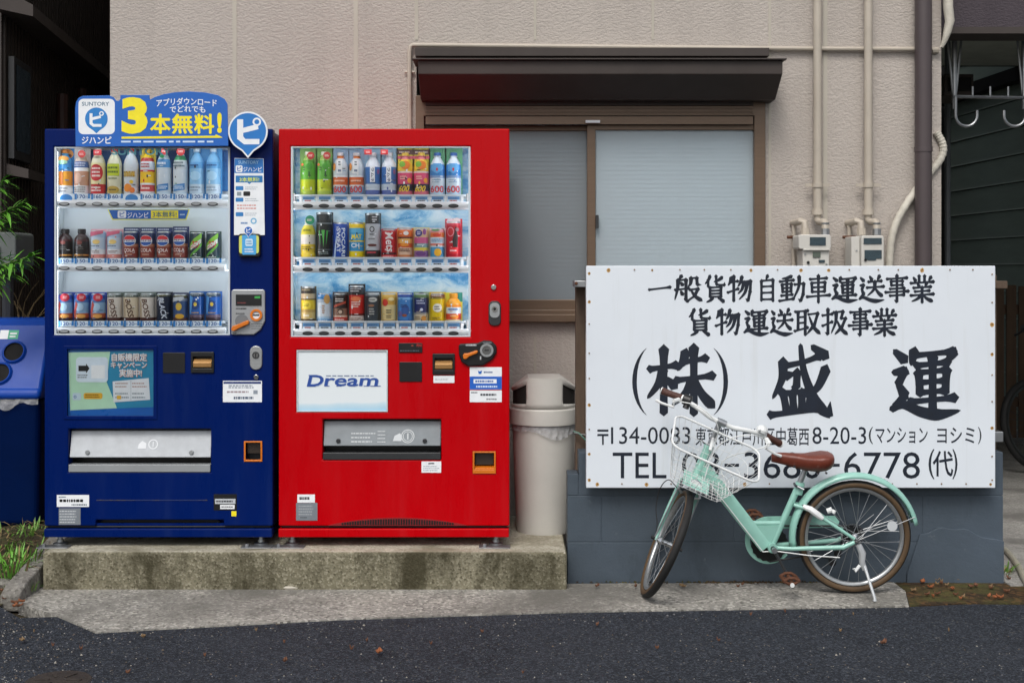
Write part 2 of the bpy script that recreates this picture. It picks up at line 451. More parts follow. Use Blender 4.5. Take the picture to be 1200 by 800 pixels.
def lines(mb, x0, x1, z0, z1, y, m, n=3, fill=.45, seed=0):
    """rows of print too small to read"""
    r = random.Random(seed); 
    if z0 > z1: z0, z1 = z1, z0
    dz = (z1 - z0) / n
    for k in range(n):
        za = z0 + k * dz + dz * (1 - fill) / 2; zb = za + dz * fill
        x = x0; end = x1 - (x1 - x0) * r.random() * .25
        while x < end:
            w = (x1 - x0) * (.04 + .10 * r.random()); xe = min(x + w, end)
            mb.add([(x, y, za), (xe, y, za), (xe, y, zb), (x, y, zb)], [(0, 1, 2, 3)], m)
            x = xe + (x1 - x0) * .025
    return mb
def rect(mb, x0, x1, z0, z1, y, m):
    if x0 > x1: x0, x1 = x1, x0
    if z0 > z1: z0, z1 = z1, z0
    return mb.add([(x0, y, z0), (x1, y, z0), (x1, y, z1), (x0, y, z1)], [(0, 1, 2, 3)], m)
def poly(mb, pts, y, m):
    n = len(pts)
    a = sum(pts[i][0] * pts[(i + 1) % n][1] - pts[(i + 1) % n][0] * pts[i][1] for i in range(n))
    if a < 0: pts = pts[::-1]
    return mb.add([(x, y, z) for x, z in pts], [list(range(n))], m)

BRUSH = {
'一': 'h5,46 40,50 95,56',
'株': 'h5,66 45,72|v26,95 26,3|p25,66 18,45 2,24|d30,52 42,42|p58,90 54,78 46,64|h54,76 88,82|h44,50 98,57|v70,97 70,2|p68,52 58,32 38,14|n72,52 82,30 101,10',
'盛': 'p24,76 22,52 8,26|h24,70 56,76 78,84|b28,57 45,61 44,42 36,42|n50,98 56,60 72,24 94,0|k92,4 95,22|p88,66 76,42 58,28|d68,96 88,84|v24,34 29,10|b24,33 66,37 62,12|v38,33 40,10|v52,34 52,11|h4,4 40,8 80,13',
'運': 'd8,92 22,80|z6,62 22,64 13,46 22,30 9,14|w3,10 20,17 45,7 70,3 102,9|p36,92 31,72|b34,86 92,92 82,76|h38,72 84,77|v42,62 44,32|b42,62 82,66 80,34|h43,48 80,51|h44,34 80,37|h30,21 94,27|v62,84 62,10',
'般': 'p26,99 18,86|p14,84 12,50 2,6|b14,82 42,85 42,8 34,12|d24,74 30,64|h3,45 52,52|d24,40 30,28|p60,92 58,70 49,57|b60,90 80,92 82,66 97,65|b54,46 85,50 72,22 46,2|n60,44 76,20 101,3',
'貨': 'p26,98 18,82 4,68|v18,84 18,58|p78,93 62,83 42,76|b52,98 54,66 88,64 90,75|v26,54 26,18|b26,54 74,57 74,18|h27,42 73,44|h27,30 73,32|h27,19 73,20|p38,16 28,6 10,-2|n60,16 74,8 90,-2',
'物': 'p16,92 12,76 4,62|h12,74 42,79|v26,98 26,2|h2,35 44,50|p58,96 52,74 42,58|b54,76 92,80 90,40 82,4 72,13|p66,76 58,48 42,30|p80,76 70,36 46,8',
'自': 'p52,100 44,84|v24,80 24,4|b24,80 76,84 76,2|h26,58 74,60|h26,34 74,36|h25,9 75,10',
'動': 'p48,97 30,91 10,88|h2,77 57,83|v12,66 14,36|b12,66 48,69 46,38|h13,52 47,54|h14,38 47,40|v30,90 30,8|h8,23 52,28|h0,3 57,12|b60,66 96,70 94,30 84,3 74,12|p78,97 76,56 52,4',
'車': 'h14,86 86,91|v22,72 24,36|b22,72 78,75 76,38|h23,55 77,57|h24,38 77,40|h1,19 99,26|v50,100 50,-3',
'送': 'd8,92 20,80|z6,62 20,64 13,46 20,30 8,14|w3,10 18,17 45,7 70,3 102,8|d44,97 52,84|p82,99 73,82|h38,76 90,80|h32,54 99,59|p64,78 60,48 34,22|n64,54 78,34 96,20',
'事': 'h7,87 93,92|v26,78 27,62|b26,78 74,80 73,64|h26,63 74,65|b20,49 80,53 79,24|h1,36 99,41|h20,23 80,27|b50,101 50,0 38,7',
'業': 'v38,99 38,76|v60,99 60,76|d15,93 24,80|p86,95 76,80|h3,71 97,77|d32,70 38,58|p68,72 62,58|h14,53 86,58|h20,39 80,43|h3,24 97,30|v50,56 50,-3|p46,26 32,12 7,1|n54,26 70,12 95,1',
'取': 'h2,89 53,94|v14,88 14,22|v42,92 42,0|h15,68 41,70|h15,46 41,48|h0,15 52,29|b54,79 91,84 78,40 48,3|n58,70 74,32 102,3',
'扱': 'h2,75 41,81|b24,99 24,4 12,11|h2,35 41,51|p56,88 54,50 36,5|b46,87 83,91 75,63 93,65 78,30 50,2|n60,54 76,24 102,1',
}
def _smooth(pts, k=6):
    out = []
    n = len(pts)
    for i in range(n - 1):
        p0 = pts[max(i - 1, 0)]; p1 = pts[i]; p2 = pts[i + 1]; p3 = pts[min(i + 2, n - 1)]
        for j in range(k):
            t = j / k
            out.append(tuple(.5 * ((2 * p1[a]) + (-p0[a] + p2[a]) * t + (2 * p0[a] - 5 * p1[a] + 4 * p2[a] - p3[a]) * t * t + (-p0[a] + 3 * p1[a] - 3 * p2[a] + p3[a]) * t ** 3) for a in (0, 1)))
    out.append(pts[-1]); return out
def _dense(pts, k=5):
    out = []
    for i in range(len(pts) - 1):
        for j in range(k):
            t = j / k; out.append(tuple(pts[i][a] * (1 - t) + pts[i + 1][a] * t for a in (0, 1)))
    out.append(pts[-1]); return out
BW = {'h': lambda t: .78 + .5 * max(0, 1 - t / .12) * .6 - .18 * math.sin(math.pi * t) + .45 * max(0, (t - .82) / .18),
      'v': lambda t: 1.02 + .30 * max(0, 1 - t / .14) - .12 * math.sin(math.pi * t),
      'p': lambda t: 1.18 * (1 - t) ** .55 + .12,
      'n': lambda t: .55 + 1.0 * t if t < .8 else (.55 + .8) * (1 - (t - .8) / .2) + .1,
      'd': lambda t: .7 + .6 * t,
      'b': lambda t: 1.0, 'k': lambda t: 1.1 * (1 - t) + .1,
      'z': lambda t: 1.0, 'w': lambda t: .75 + .9 * t if t < .72 else 1.4 * (1 - (t - .72) / .28) ** .8 + .06}
def brush(mb, ch, x0, x1, z0, z1, y, m, wgt=9., eps=4e-5):
    sx, sz = (x1 - x0) / 100, (z1 - z0) / 100
    strokes = []
    for st in BRUSH[ch].split('|'):
        ty = st[0]; pts = [tuple(float(a) for a in p.split(',')) for p in st[1:].split()]
        if ty in 'bz':                                          # a turning stroke: each leg is laid down on its own
            for i in range(len(pts) - 1):
                dx, dz = pts[i + 1][0] - pts[i][0], pts[i + 1][1] - pts[i][1]; l = math.hypot(dx, dz)
                if ty == 'z': q = 'v' if i % 2 else 'd'
                elif l < 18: q = 'k'
                elif abs(dx) > abs(dz) * 1.1: q = 'h'
                else: q = 'p' if dx < -l * .45 and i == len(pts) - 2 else 'v'
                strokes.append((q, _dense([pts[i], pts[i + 1]], 9)))
        else: strokes.append((ty, _smooth(pts) if len(pts) > 2 else _dense(pts, 9)))
    for q, (ty, pts) in enumerate(strokes):
        n = len(pts); Lf = []; Rt = []
        for i, p in enumerate(pts):
            a, b = pts[max(i - 1, 0)], pts[min(i + 1, n - 1)]
            dx, dz = b[0] - a[0], b[1] - a[1]; l = math.hypot(dx, dz) or 1
            w = wgt * .5 * BW[ty](i / (n - 1))
            Lf.append((p[0] - dz / l * w, p[1] + dx / l * w)); Rt.append((p[0] + dz / l * w, p[1] - dx / l * w))
        e0 = pts[0]; e1 = pts[-1]
        d0 = (pts[0][0] - pts[1][0], pts[0][1] - pts[1][1]); l0 = math.hypot(*d0) or 1
        d1 = (pts[-1][0] - pts[-2][0], pts[-1][1] - pts[-2][1]); l1 = math.hypot(*d1) or 1
        w0 = wgt * .5 * BW[ty](0); w1 = wgt * .5 * BW[ty](1)
        tip0 = (e0[0] + d0[0] / l0 * w0 * .75, e0[1] + d0[1] / l0 * w0 * .75 + w0 * .2); tip1 = (e1[0] + d1[0] / l1 * w1 * .8, e1[1] + d1[1] / l1 * w1 * .8)
        P = Lf + [tip1] + Rt[::-1] + [tip0]
        yy = y - q * eps
        vs_ = [(x0 + a * sx, yy, z0 + b * sz) for a, b in P]
        N = len(P)
        fs = [(i, N - 2 - i, N - 3 - i, i + 1) for i in range(n - 1)] + [(n - 1, n + 1, n), (0, N - 1, N - 2)]
        fo = []
        for f in fs:
            a = sum(vs_[f[i]][0] * vs_[f[(i + 1) % len(f)]][2] - vs_[f[(i + 1) % len(f)]][0] * vs_[f[i]][2] for i in range(len(f)))
            fo.append(f if a > 0 else f[::-1])
        mb.add(vs_, fo, m)
    return mb

# ================================================================== THE SETTING
DW = 6.50      # wall of the house
DM = 5.75      # fronts of the two machines
def struct(o): o['kind'] = 'structure'; return o

g = MB(); g.slab([(-70, -70), (70, -70), (70, 70), (-70, 70)], -.30, -.05, M_SOIL); struct(g.build('ground'))
road = MB()
road.slab([(-40, -14), (40, -14), (40, 5.60), (1.75, 5.60), (-2.0, 5.2), G(0, 709)[:2], (-3.2, 5.42), (-40, 5.42)], -.049, -.006, M_ASPHALT)
struct(road.build('road'))
ap = MB()
ap.slab([G(22, 706), G(70, 722), G(112, 740), G(400, 724.5), G(668, 716), G(1065, 709.5), G(1061, 692), (1.72, 5.775), (-2.16, 5.70)], -.049, 0.0, M_APRON)
struct(ap.build('pavement'))
ms = MB(); ms.slab([G(1061, 691), G(1066, 709), G(1130, 706), (2.75, 5.40), (3.6, 5.41), (3.6, 5.72), (1.72, 5.772)], -.048, -.001, M_MOSS); struct(ms.build('soil'))
dr = MB(); dr.slab([(2.22, 5.70), (9, 5.72), (9, 13), (2.22, 13)], -.048, .004, M_DRIVE); struct(dr.build('driveway'))

# grassy soil bank on the left, rising from the road to the level of the plinth
bank = MB(); nx, ny = 26, 22
vs_ = []
for j in range(ny + 1):
    for i in range(nx + 1):
        x = -4.2 + 2.04 * i / nx; y = 5.28 + 5.0 * (j / ny) ** 1.5
        t = min(1, max(0, (y - 5.36) / .8)); zz = .19 * t * t * (3 - 2 * t) - .012
        zz += (rnd.random() - .5) * .03 * min(1, t * 4 + .1)
        vs_.append((x + (rnd.random() - .5) * .03, y, zz))
bank.add(vs_, [(j * (nx + 1) + i, j * (nx + 1) + i + 1, (j + 1) * (nx + 1) + i + 1, (j + 1) * (nx + 1) + i) for j in range(ny) for i in range(nx)], M_SOIL, True)
struct(bank.build('terrain'))

# plinth and kerb
t = thing('concrete_plinth', (-.9, 5.64, 0), 'stained grey concrete plinth carrying the two vending machines', 'plinth')
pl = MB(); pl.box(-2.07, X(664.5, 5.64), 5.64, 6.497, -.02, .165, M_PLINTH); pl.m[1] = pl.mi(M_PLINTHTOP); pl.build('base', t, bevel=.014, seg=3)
k = MB()
k.xprism([(5.42, -.04), (6.40, -.04), (6.40, .175), (6.05, .170), (5.48, .06), (5.42, .03)][::-1], -2.17, -2.085, M_KERB)
k.build('kerb', bevel=.008); kb = bpy.data.objects['kerb']; kb['kind'] = 'structure'

# ------------------------------------------------------------------ the beige house
house = thing('house', (0, DW, 0), 'beige stuccoed house with a brown shuttered window behind the machines and the sign', 'house')
WX0, WX1 = X(129, DW), X(1103, DW)
wx0, wx1 = X(488, DW), X(897, DW); wz0, wz1 = Z(376, DW), Z(70, DW)
w = MB()
panel(w, WX0, WX1, -.1, 5.6, [(wx0, wx1, wz0, wz1)], DW, DW + .16, M_STUCCO)
w.box(WX0, WX0 + .16, DW + .161, 12, -.1, 5.6, M_STUCCO); w.box(WX1 - .16, WX1, DW + .161, 12, -.1, 5.6, M_STUCCO); w.box(WX0 + .161, WX1 - .161, 11.84, 12, -.1, 5.6, M_STUCCO)
w.build('wall', house)
rf = MB(); rf.box(WX0 - .3, WX1 + .05, DW - .35, 12.3, 5.601, 5.75, M_SHUT); rf.build('roof', house)
bk = MB(); bk.box(wx0 - .3, wx1 + .3, DW + .5, DW + .53, .9, 2.7, M_DARK); bk.box(wx0 - .3, wx1 + .3, DW + .163, DW + .5, 2.68, 2.7, M_DARK); bk.box(wx0 - .3, wx1 + .3, DW + .163, DW + .5, .9, .93, M_DARK)
bk.build('room_lining', house)
for px, w2 in ((275, 5), (417, 5), (488, 4), (627, 3), (765, 3), (902, 3), (967, 5)):
    c = MB(); x = X(px, DW); h = w2 * DW / F * .5
    if wx0 - .02 < x < wx1 - .03:
        c.box(x - h, x + h, DW - .0025, DW + .01, wz1 + .10, 5.6, M_CAULK)
        c.box(x - h, x + h, DW - .0025, DW + .01, .0, wz0 - .08, M_CAULK)
    else: c.box(x - h, x + h, DW - .0025, DW + .01, .0, 5.6, M_CAULK)
    c.build('wall_joint', house)

win = MB()
D1 = DW - .03
panel(win, X(487, D1), X(897, D1), Z(378, D1), Z(112, D1), [(X(497, D1), X(884, D1), Z(363, D1), Z(136, D1))], D1, DW + .05, M_BRONZE)
win.box(X(482, D1), X(902, D1), D1 - .025, D1 - .001, Z(377, D1), Z(368, D1), M_BRONZE)
wo = win.build('window', house, bevel=.003)
hr = MB()
hr.box(X(499, D1), X(882, D1), D1 - .012, D1 - .001, Z(146, D1), Z(137, D1), M_BRONZE)
hr.box(X(499, D1), X(882, D1), D1 - .02, D1 - .001, Z(124, D1), Z(119, D1), M_SHUT)
for i in range(7): hr.box(X(499, D1), X(882, D1), D1 - .012, D1 - .001, Z(125 + i * 1.6 + 1.1, D1), Z(125 + i * 1.6, D1), M_BRONZE)
hr.build('shutter_slats', wo)
def sash(px0, px1, D, top, bot, st):
    s = MB(); x0, x1 = X(px0, D), X(px1, D)
    panel(s, x0, x1, Z(bot, D), Z(top, D), [(x0 + st[0], x1 - st[1], Z(bot, D) + .065, Z(top, D) - .028)], D, D + .028, M_BRONZE)
    return s, (x0 + st[0], x1 - st[1], Z(bot, D) + .065, Z(top, D) - .028)
DS = DW + .0
s, b1 = sash(688, 893, DS - .012, 146, 365, (.043, .03)); so = s.build('sash', wo, bevel=.003)
gl = MB(); gl.add([(b1[0] - .005, DS + .002, b1[2] - .005), (b1[1] + .005, DS + .002, b1[2] - .005), (b1[1] + .005, DS + .002, b1[3] + .005), (b1[0] - .005, DS + .002, b1[3] + .005)], [(0, 1, 2, 3)], M_WGLASS); gl.build('pane', wo)
s, b2 = sash(492, 699, DS + .032, 147, 366, (.03, .04)); s.build('sash', wo, bevel=.003)
gl = MB(); gl.add([(b2[0] - .005, DS + .046, b2[2] - .005), (b2[1] + .005, DS + .046, b2[2] - .005), (b2[1] + .005, DS + .046, b2[3] + .005), (b2[0] - .005, DS + .046, b2[3] + .005)], [(0, 1, 2, 3)], M_WGLASS2); gl.build('pane', wo)
lt = MB(); lt.prism(rrect(X(698, 6.48), X(701.5, 6.48), Z(268, 6.48), Z(252, 6.48), .006), DS - .03, DS - .013, M_DGREYP); lt.build('latch', wo)
cl = MB(); cl.box(X(686, 6.46), X(703, 6.46), D1 - .03, D1 - .013, Z(144.5, 6.46), Z(141.5, 6.46), M_WHITEP); cl.build('clip', wo)
M_BLIND = mat('pale_blind', '#ccd9df', .6, var=.06, vscale=2)
bl = MB(); zb = wz0 + .05
while zb < wz1 - .15:
    bl.add([(wx0 + .02, DW + .068, zb), (wx1 - .02, DW + .068, zb), (wx1 - .02, DW + .074, zb + .0255), (wx0 + .02, DW + .074, zb + .0255)], [(0, 1, 2, 3)], M_BLIND)
    zb += .0225
bl.build('blind', wo)
cd = MB()
for px in (540, 610, 665, 745, 800, 855): cd.box(X(px, 6.58), X(px, 6.58) + .003, DW + .0635, DW + .0655, wz0 + .05, wz1 - .16, M_BLIND)
cd.build('blind_cord', wo)

# roller shutter box
sb = MB()
xl, xr = X(490, 6.22), X(917, 6.22)
prof = [(6.215, Z(71, 6.215)), (6.218, Z(87, 6.218)), (6.385, Z(117, 6.385)), (6.499, Z(121, 6.499)), (6.499, Z(70, 6.499))]
sb.xprism(prof, xl, xr, M_SHUT)
sbo = sb.build('shutter_box', house, bevel=.004)
lp = MB(); lp.box(xl - .028, xr + .016, 6.195, 6.42, Z(71, 6.215) + .001, Z(68.4, 6.2), M_SHUT); lp.box(X(487, 6.47), X(900, 6.47), 6.435, 6.499, Z(70, 6.47) + .012, Z(57.5, 6.47), M_SHUT)
lp.build('drip_lip', sbo, bevel=.002)

# ------------------------------------------------------------------ neighbours: dark house on the left, garage on the right
lh = thing('dark_house', (-3.6, 7, 0), 'dark brown ribbed house lining the narrow alley on the left', 'house')
dv = Vector((-.133, 1, 0)).normalized(); nv = Vector((dv.y, -dv.x, 0))
P0 = Vector((-2.78, 7.0, 0))
def LH(u, o, z): q = P0 + dv * u + nv * o; return (q.x, q.y, z)
wl_ = MB()
NR = 90
pts = []
for i in range(NR + 1):                                       # ribbed siding
    u = -.05 + 6.5 * i / NR
    for du, o in ((0, 0), (.036, 0), (.036, .012), (.072, .012)): pts.append((u + du, o))
vs_ = [LH(u, o, 0) for u, o in pts] + [LH(u, o, 5.2) for u, o in pts]; n = len(pts)
wl_.add(vs_, [(i, i + n, i + n + 1, i + 1) for i in range(n - 1)], M_BROWNSIDE)
wl_.add([LH(-.05, 0, 0), LH(-.05, 0, 5.2), LH(-.05, -3.4, 5.2), LH(-.05, -3.4, 0)], [(0, 1, 2, 3)], M_BROWNSIDE)
wl_.build('wall', lh, merge=False)
ev = MB(); ev.add([LH(-.2, .0, 2.80), LH(6.6, 0, 2.80), LH(6.6, .20, 2.76), LH(-.2, .20, 2.76), LH(-.2, 0, 2.93), LH(6.6, 0, 2.93), LH(6.6, .20, 2.82), LH(-.2, .20, 2.82)],
                  [(0, 1, 2, 3), (7, 6, 5, 4), (2, 6, 7, 3), (0, 3, 7, 4), (1, 5, 6, 2)], M_SHUT); ev.build('eave', lh)
rf2 = MB(); rf2.add([LH(-.4, .55, 4.6), LH(6.8, .55, 4.6), LH(6.8, -3.4, 5.9), LH(-.4, -3.4, 5.9), LH(-.4, .55, 4.7), LH(6.8, .55, 4.7), LH(6.8, -3.4, 6.0), LH(-.4, -3.4, 6.0)],
                    [(3, 2, 1, 0), (4, 5, 6, 7), (0, 1, 5, 4), (3, 0, 4, 7), (1, 2, 6, 5)], M_SHUT); rf2.build('roof', lh)  # unseen roof, its overhang added to cover the alley and keep it dark
wd = MB(); wd.add([LH(.02, .02, 2.02), LH(.42, .02, 2.02), LH(.42, .05, 2.02), LH(.02, .05, 2.02), LH(.02, .02, 2.58), LH(.42, .02, 2.58), LH(.42, .05, 2.58), LH(.02, .05, 2.58)], [(3, 2, 1, 0), (4, 5, 6, 7), (2, 3, 7, 6), (0, 3, 7, 4)[::-1], (1, 2, 6, 5)], M_DGREYP)
wdo = wd.build('window', lh)
pn = MB(); pn.add([LH(.06, .053, 2.07), LH(.38, .053, 2.07), LH(.38, .053, 2.54), LH(.06, .053, 2.54)], [(0, 1, 2, 3)], mat('blue_grey_glass', '#3a4852', .15)); pn.build('pane', wdo)
sl = MB(); sl.add([LH(.0, .013, 1.93), LH(.55, .013, 1.93), LH(.55, .13, 1.91), LH(0, .13, 1.91), LH(0, .013, 1.99), LH(.55, .013, 1.99), LH(.55, .13, 1.96), LH(0, .13, 1.96)], [(3, 2, 1, 0), (4, 5, 6, 7), (2, 3, 7, 6), (0, 3, 7, 4)[::-1], (1, 2, 6, 5)], M_SHUT); sl.build('sill', wdo)
# dark reddish planks and pipes standing against the alley wall
ab = MB(); ab.box(-3.4, -1.9, 11.5, 11.6, .0, 5.5, M_DARK); t = ab.build('alley_light_blocker', loc=(-2.6, 11.5, 0)); tag(t, 'almost black unseen sheet added to keep light out of the alley', 'fence')  # unseen near-black sheet added so the far end of the alley stays dark
M_REDPIPE = mat('dark_red_primer', '#3a201a', .6, var=.2)
for i, (u, r, zt) in enumerate(((.95, .035, 2.5), (1.55, .03, 2.62), (2.1, .05, 2.4))):
    q = P0 + dv * u + nv * .11
    dp = MB(); dp.tube([(q.x, q.y, .1), (q.x, q.y, zt)], r, M_REDPIPE, 10); dp.tube([(q.x, q.y, zt - .4), (q.x, q.y, zt - .34)], r * 1.2, M_REDPIPE, 10)
    dp.tube([(q.x, q.y, 1.0), (q.x, q.y, 1.06)], r * 1.2, M_REDPIPE, 10)
    t = dp.build('drainpipe', loc=(q.x, q.y, 0)); tag(t, ('dark red drainpipe nearest the small window in the alley', 'thin dark red drainpipe, middle one on the alley wall', 'thickest dark red drainpipe, deepest in the dark alley')[i], 'drainpipe', 'drainpipes on the alley wall')

# grey box on the dark wall
mbx = MB(); mbx.prism(rrect(-2.95, -2.52, Z(313, 6.5), Z(272, 6.5), .02), 6.50, 6.75, mat('weathered_grey_paint', '#5f6563', .65, var=.2), True)
tg = thing('meter_box', (-2.74, 6.6, 1.4), 'weathered grey meter box with a slot behind the green bamboo leaves', 'meter box')
mbx.build('case', tg, bevel=.006)
m2 = MB(); m2.box(-2.95, -2.60, 6.485, 6.499, Z(301, 6.5), Z(289, 6.5), M_DGREYP); m2.build('slot', tg)
m3 = MB(); m3.tube([(-2.60, 6.6, .1), (-2.60, 6.6, Z(314, 6.5))], .03, M_DGREYP); m3.build('post', tg)

# garage on the right
ga = thing('garage', (3.2, 6.6, 0), 'open garage with dark green siding and a plum grey stucco lintel on the right', 'garage')
lb = MB(); lb.box(WX1 + .012, 7.2, 6.60, 6.78, Z(32, 6.6), 5.4, M_DARKSTUCCO); lb.build('lintel', ga)
tr = MB(); tr.box(WX1 + .012, 7.2, 6.585, 6.80, Z(40, 6.6), Z(32, 6.6) - .002, M_SHUT); tr.build('lintel_trim', ga)
cg = MB(); cg.box(WX1 + .012, 7.2, 6.801, 10.9, 3.15, 3.2, mat('grey_green_ceiling', '#cdd0c6', .85)); cg.build('ceiling', ga)
rg = MB(); rg.box(WX1 + .012, 7.2, 6.55, 10.9, 5.401, 5.5, M_SHUT); rg.build('roof', ga)
dg = Vector((-.071, 1, 0)).normalized(); ng = Vector((-dg.y, dg.x, 0))
Pg = Vector((4.42, 11.05, 0))
def GW(u, o, z): q = Pg + dg * u + ng * o; return (q.x, q.y, z)
sw = MB(); z0 = .0; nb = 0
for kq in range(24):
    za = .02 + kq * .24; zb2 = za + .232
    sw.add([GW(-4.6, .012, za), GW(1.62, .012, za), GW(1.62, .0, zb2), GW(-4.6, .0, zb2), GW(-4.6, -.05, za), GW(1.62, -.05, za), GW(1.62, -.05, zb2 + .007), GW(-4.6, -.05, zb2 + .007)],
           [(3, 2, 1, 0), (1, 2, 6, 5), (4, 5, 1, 0), (7, 6, 2, 3)[::-1], (0, 3, 7, 4)], M_GREENSIDE)
    sw.add([GW(-4.6, .0135, za), GW(1.62, .0135, za), GW(1.62, .0125, za + .012), GW(-4.6, .0125, za + .012)], [(3, 2, 1, 0)], mat('pale_siding_edge', '#b9c6bc', .6))
    sw.add([GW(-4.6, -.02, zb2), GW(1.62, -.02, zb2), GW(1.62, -.02, zb2 + .0075), GW(-4.6, -.02, zb2 + .0075)], [(3, 2, 1, 0)], M_BLACK)
sw.build('siding_wall', ga, merge=False)
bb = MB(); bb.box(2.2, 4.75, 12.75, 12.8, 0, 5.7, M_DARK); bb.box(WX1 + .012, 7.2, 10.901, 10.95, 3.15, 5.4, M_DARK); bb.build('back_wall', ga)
bm_ = MB(); bm_.add([GW(-4.6, .13, 3.03), GW(1.62, .13, 3.03), GW(1.62, .013, 3.03), GW(-4.6, .013, 3.03), GW(-4.6, .13, 3.145), GW(1.62, .13, 3.145), GW(1.62, .013, 3.145), GW(-4.6, .013, 3.145)], [(3, 2, 1, 0), (4, 5, 6, 7), (0, 1, 5, 4), (1, 2, 6, 5), (0, 4, 7, 3)], M_DARK); bm_.build('beam', ga)
pp = MB(); pp.tube([(X(1110.5, 8.2), 8.2, .0), (X(1110.5, 8.2), 8.2, 3.145)], .019, mat('grey_pipe', '#55595e', .4), 10)
t = pp.build('downpipe', loc=(X(1110.5, 8.2), 8.2, 0)); tag(t, 'slim grey pipe standing at the edge of the garage siding', 'pipe')
# dark brown block under the ceiling
db = MB(); db.box(X(1100, 7.6), X(1134, 7.6), 7.5, 7.9, Z(114, 7.6), Z(90, 7.6), M_BROWNSIDE); db.box(X(1104, 7.6), X(1131, 7.6), 7.49, 7.499, Z(110, 7.6), Z(94, 7.6), M_DARK)
t = db.build('ceiling_box', loc=(X(1117, 7.6), 7.6, Z(114, 7.6)), bevel=.01); tag(t, 'dark brown box under the garage ceiling behind the steel hook rack', 'box')

# slatted brown fence at the back of the garage and sawn timber ends behind the sign
fe = thing('slat_fence', (4.0, 10.4, 0), 'brown slatted fence panel in the dark garage', 'fence')
M_SLAT = mat('brown_slat', '#5d4836', .7, var=.3, vscale=4, stretch=(6, 6, 1))
for i in range(9):
    f_ = MB(); x = 3.42 + i * .1; f_.box(x, x + .078, 10.40, 10.42, .05, 1.29 - .01 * (i % 3), M_SLAT); f_.build('slat', fe)
f_ = MB(); f_.box(3.4, 4.34, 10.425, 10.45, .3, .38, M_SLAT); f_.build('rail', fe); f_ = MB(); f_.box(3.4, 4.34, 10.425, 10.45, 1.05, 1.13, M_SLAT); f_.build('rail', fe)

# hook rack hanging from the lintel
Dh = 6.95
hk = thing('hook_rack', (X(1150, Dh), Dh, Z(38, Dh)), 'galvanised steel rack with two big J hooks hanging under the garage lintel', 'hook rack')
for px in (1118.5, 1200):
    s = MB(); s.tube([(X(px, Dh), Dh, 3.145), (X(px, Dh), Dh, Z(128, Dh))], .014, M_STEEL, 10); s.build('hanger_tube', hk)
    s = MB(); s.tube([(X(px - 8, Dh), Dh - .0, 2.66), (X(px - 1.5, Dh), Dh, Z(112, Dh))], .007, M_STEEL, 8); s.tube([(X(px + 8, Dh), Dh, 2.66), (X(px + 1.5, Dh), Dh, Z(112, Dh))], .007, M_STEEL, 8); s.build('strut', hk)
    s = MB()
    cx, r = X(px, Dh), .058; q = [(cx, Dh - .018, Z(114, Dh)), (cx, Dh - .018, Z(134, Dh))]
    sg = 1 if px < 1150 else -1
    for a in range(0, 181, 15): q.append((cx + sg * (r - r * math.cos(R_(a))), Dh - .018, Z(136, Dh) - r * math.sin(R_(a))))
    q.append((cx + sg * 2 * r, Dh - .018, Z(130, Dh))); s.tube(q, .0085, M_STEEL, 8); s.build('hook', hk)
s = MB(); s.tube([(X(1116, Dh), Dh - .01, Z(113.5, Dh)), (X(1206, Dh), Dh - .01, Z(115, Dh))], .009, M_STEEL, 8); s.build('crossbar', hk)
for px in (1139, 1159.5, 1180.5):
    s = MB(); s.tube([(X(px, Dh), Dh - .01, Z(113.5, Dh)), (X(px, Dh), Dh - .01, Z(102, Dh))], .006, M_STEEL, 8); s.build('peg', hk)

# ------------------------------------------------------------------ pipes and meters on the house wall
dpx = MB(); Dd = 6.44
dpx.tube([(X(1082, Dd), Dd, .02), (X(1082, Dd), Dd, 5.6)], .042, M_PIPEBROWN, 20)
t = thing('downpipe', (X(1082, Dd), Dd, 0), 'dark brown rainwater pipe at the corner of the beige wall', 'downpipe')
dpx.build('pipe', t)
for zc in (.7, 2.0, 3.2):
    b = MB(); b.tube([(X(1082, Dd), Dd, zc), (X(1082, Dd), Dd, zc + .025)], .045, M_PIPEBROWN, 20); b.box(X(1082, Dd) - .01, X(1082, Dd) + .01, Dd + .03, 6.499, zc, zc + .025, M_PIPEBROWN); b.build('bracket', t)

cz0, cz1 = Z(52.5, 6.47), Z(57.5, 6.47)
t = thing('conduit', (X(790, 6.47), 6.47, cz0), 'long thin cream conduit running level above the window', 'conduit')
c = MB(); c.tube([(X(480, 6.48), 6.48, Z(160, 6.48)), (X(480, 6.48), 6.48, cz0 - .03), (X(481, 6.48), 6.48, cz0 - .008), (X(484, 6.48), 6.48, cz0), (X(960, 6.47), 6.48, (cz0 * .1 + cz1 * .9)), (X(1096, 6.47), 6.48, cz1), (X(1100, 6.47), 6.48, cz1)], .0115, M_CREAM, 10); c.build('pipe', t)
c = MB()
c.tube([(X(1098, 6.47) - .02, 6.485, cz1 - .005), (X(1098, 6.47) + .012, 6.485, cz1 - .005)], .016, M_CREAM, 8); c.build('coupling', t)
c = MB(); c.tube([(X(474, 6.47), 6.485, Z(84, 6.47)), (X(486, 6.47), 6.485, Z(84, 6.47))], .006, M_CREAM, 8); c.build('clip', t)
M_PANELDARK = mat('meter_faceplate', '#33444c', .3, var=.2, vscale=60)
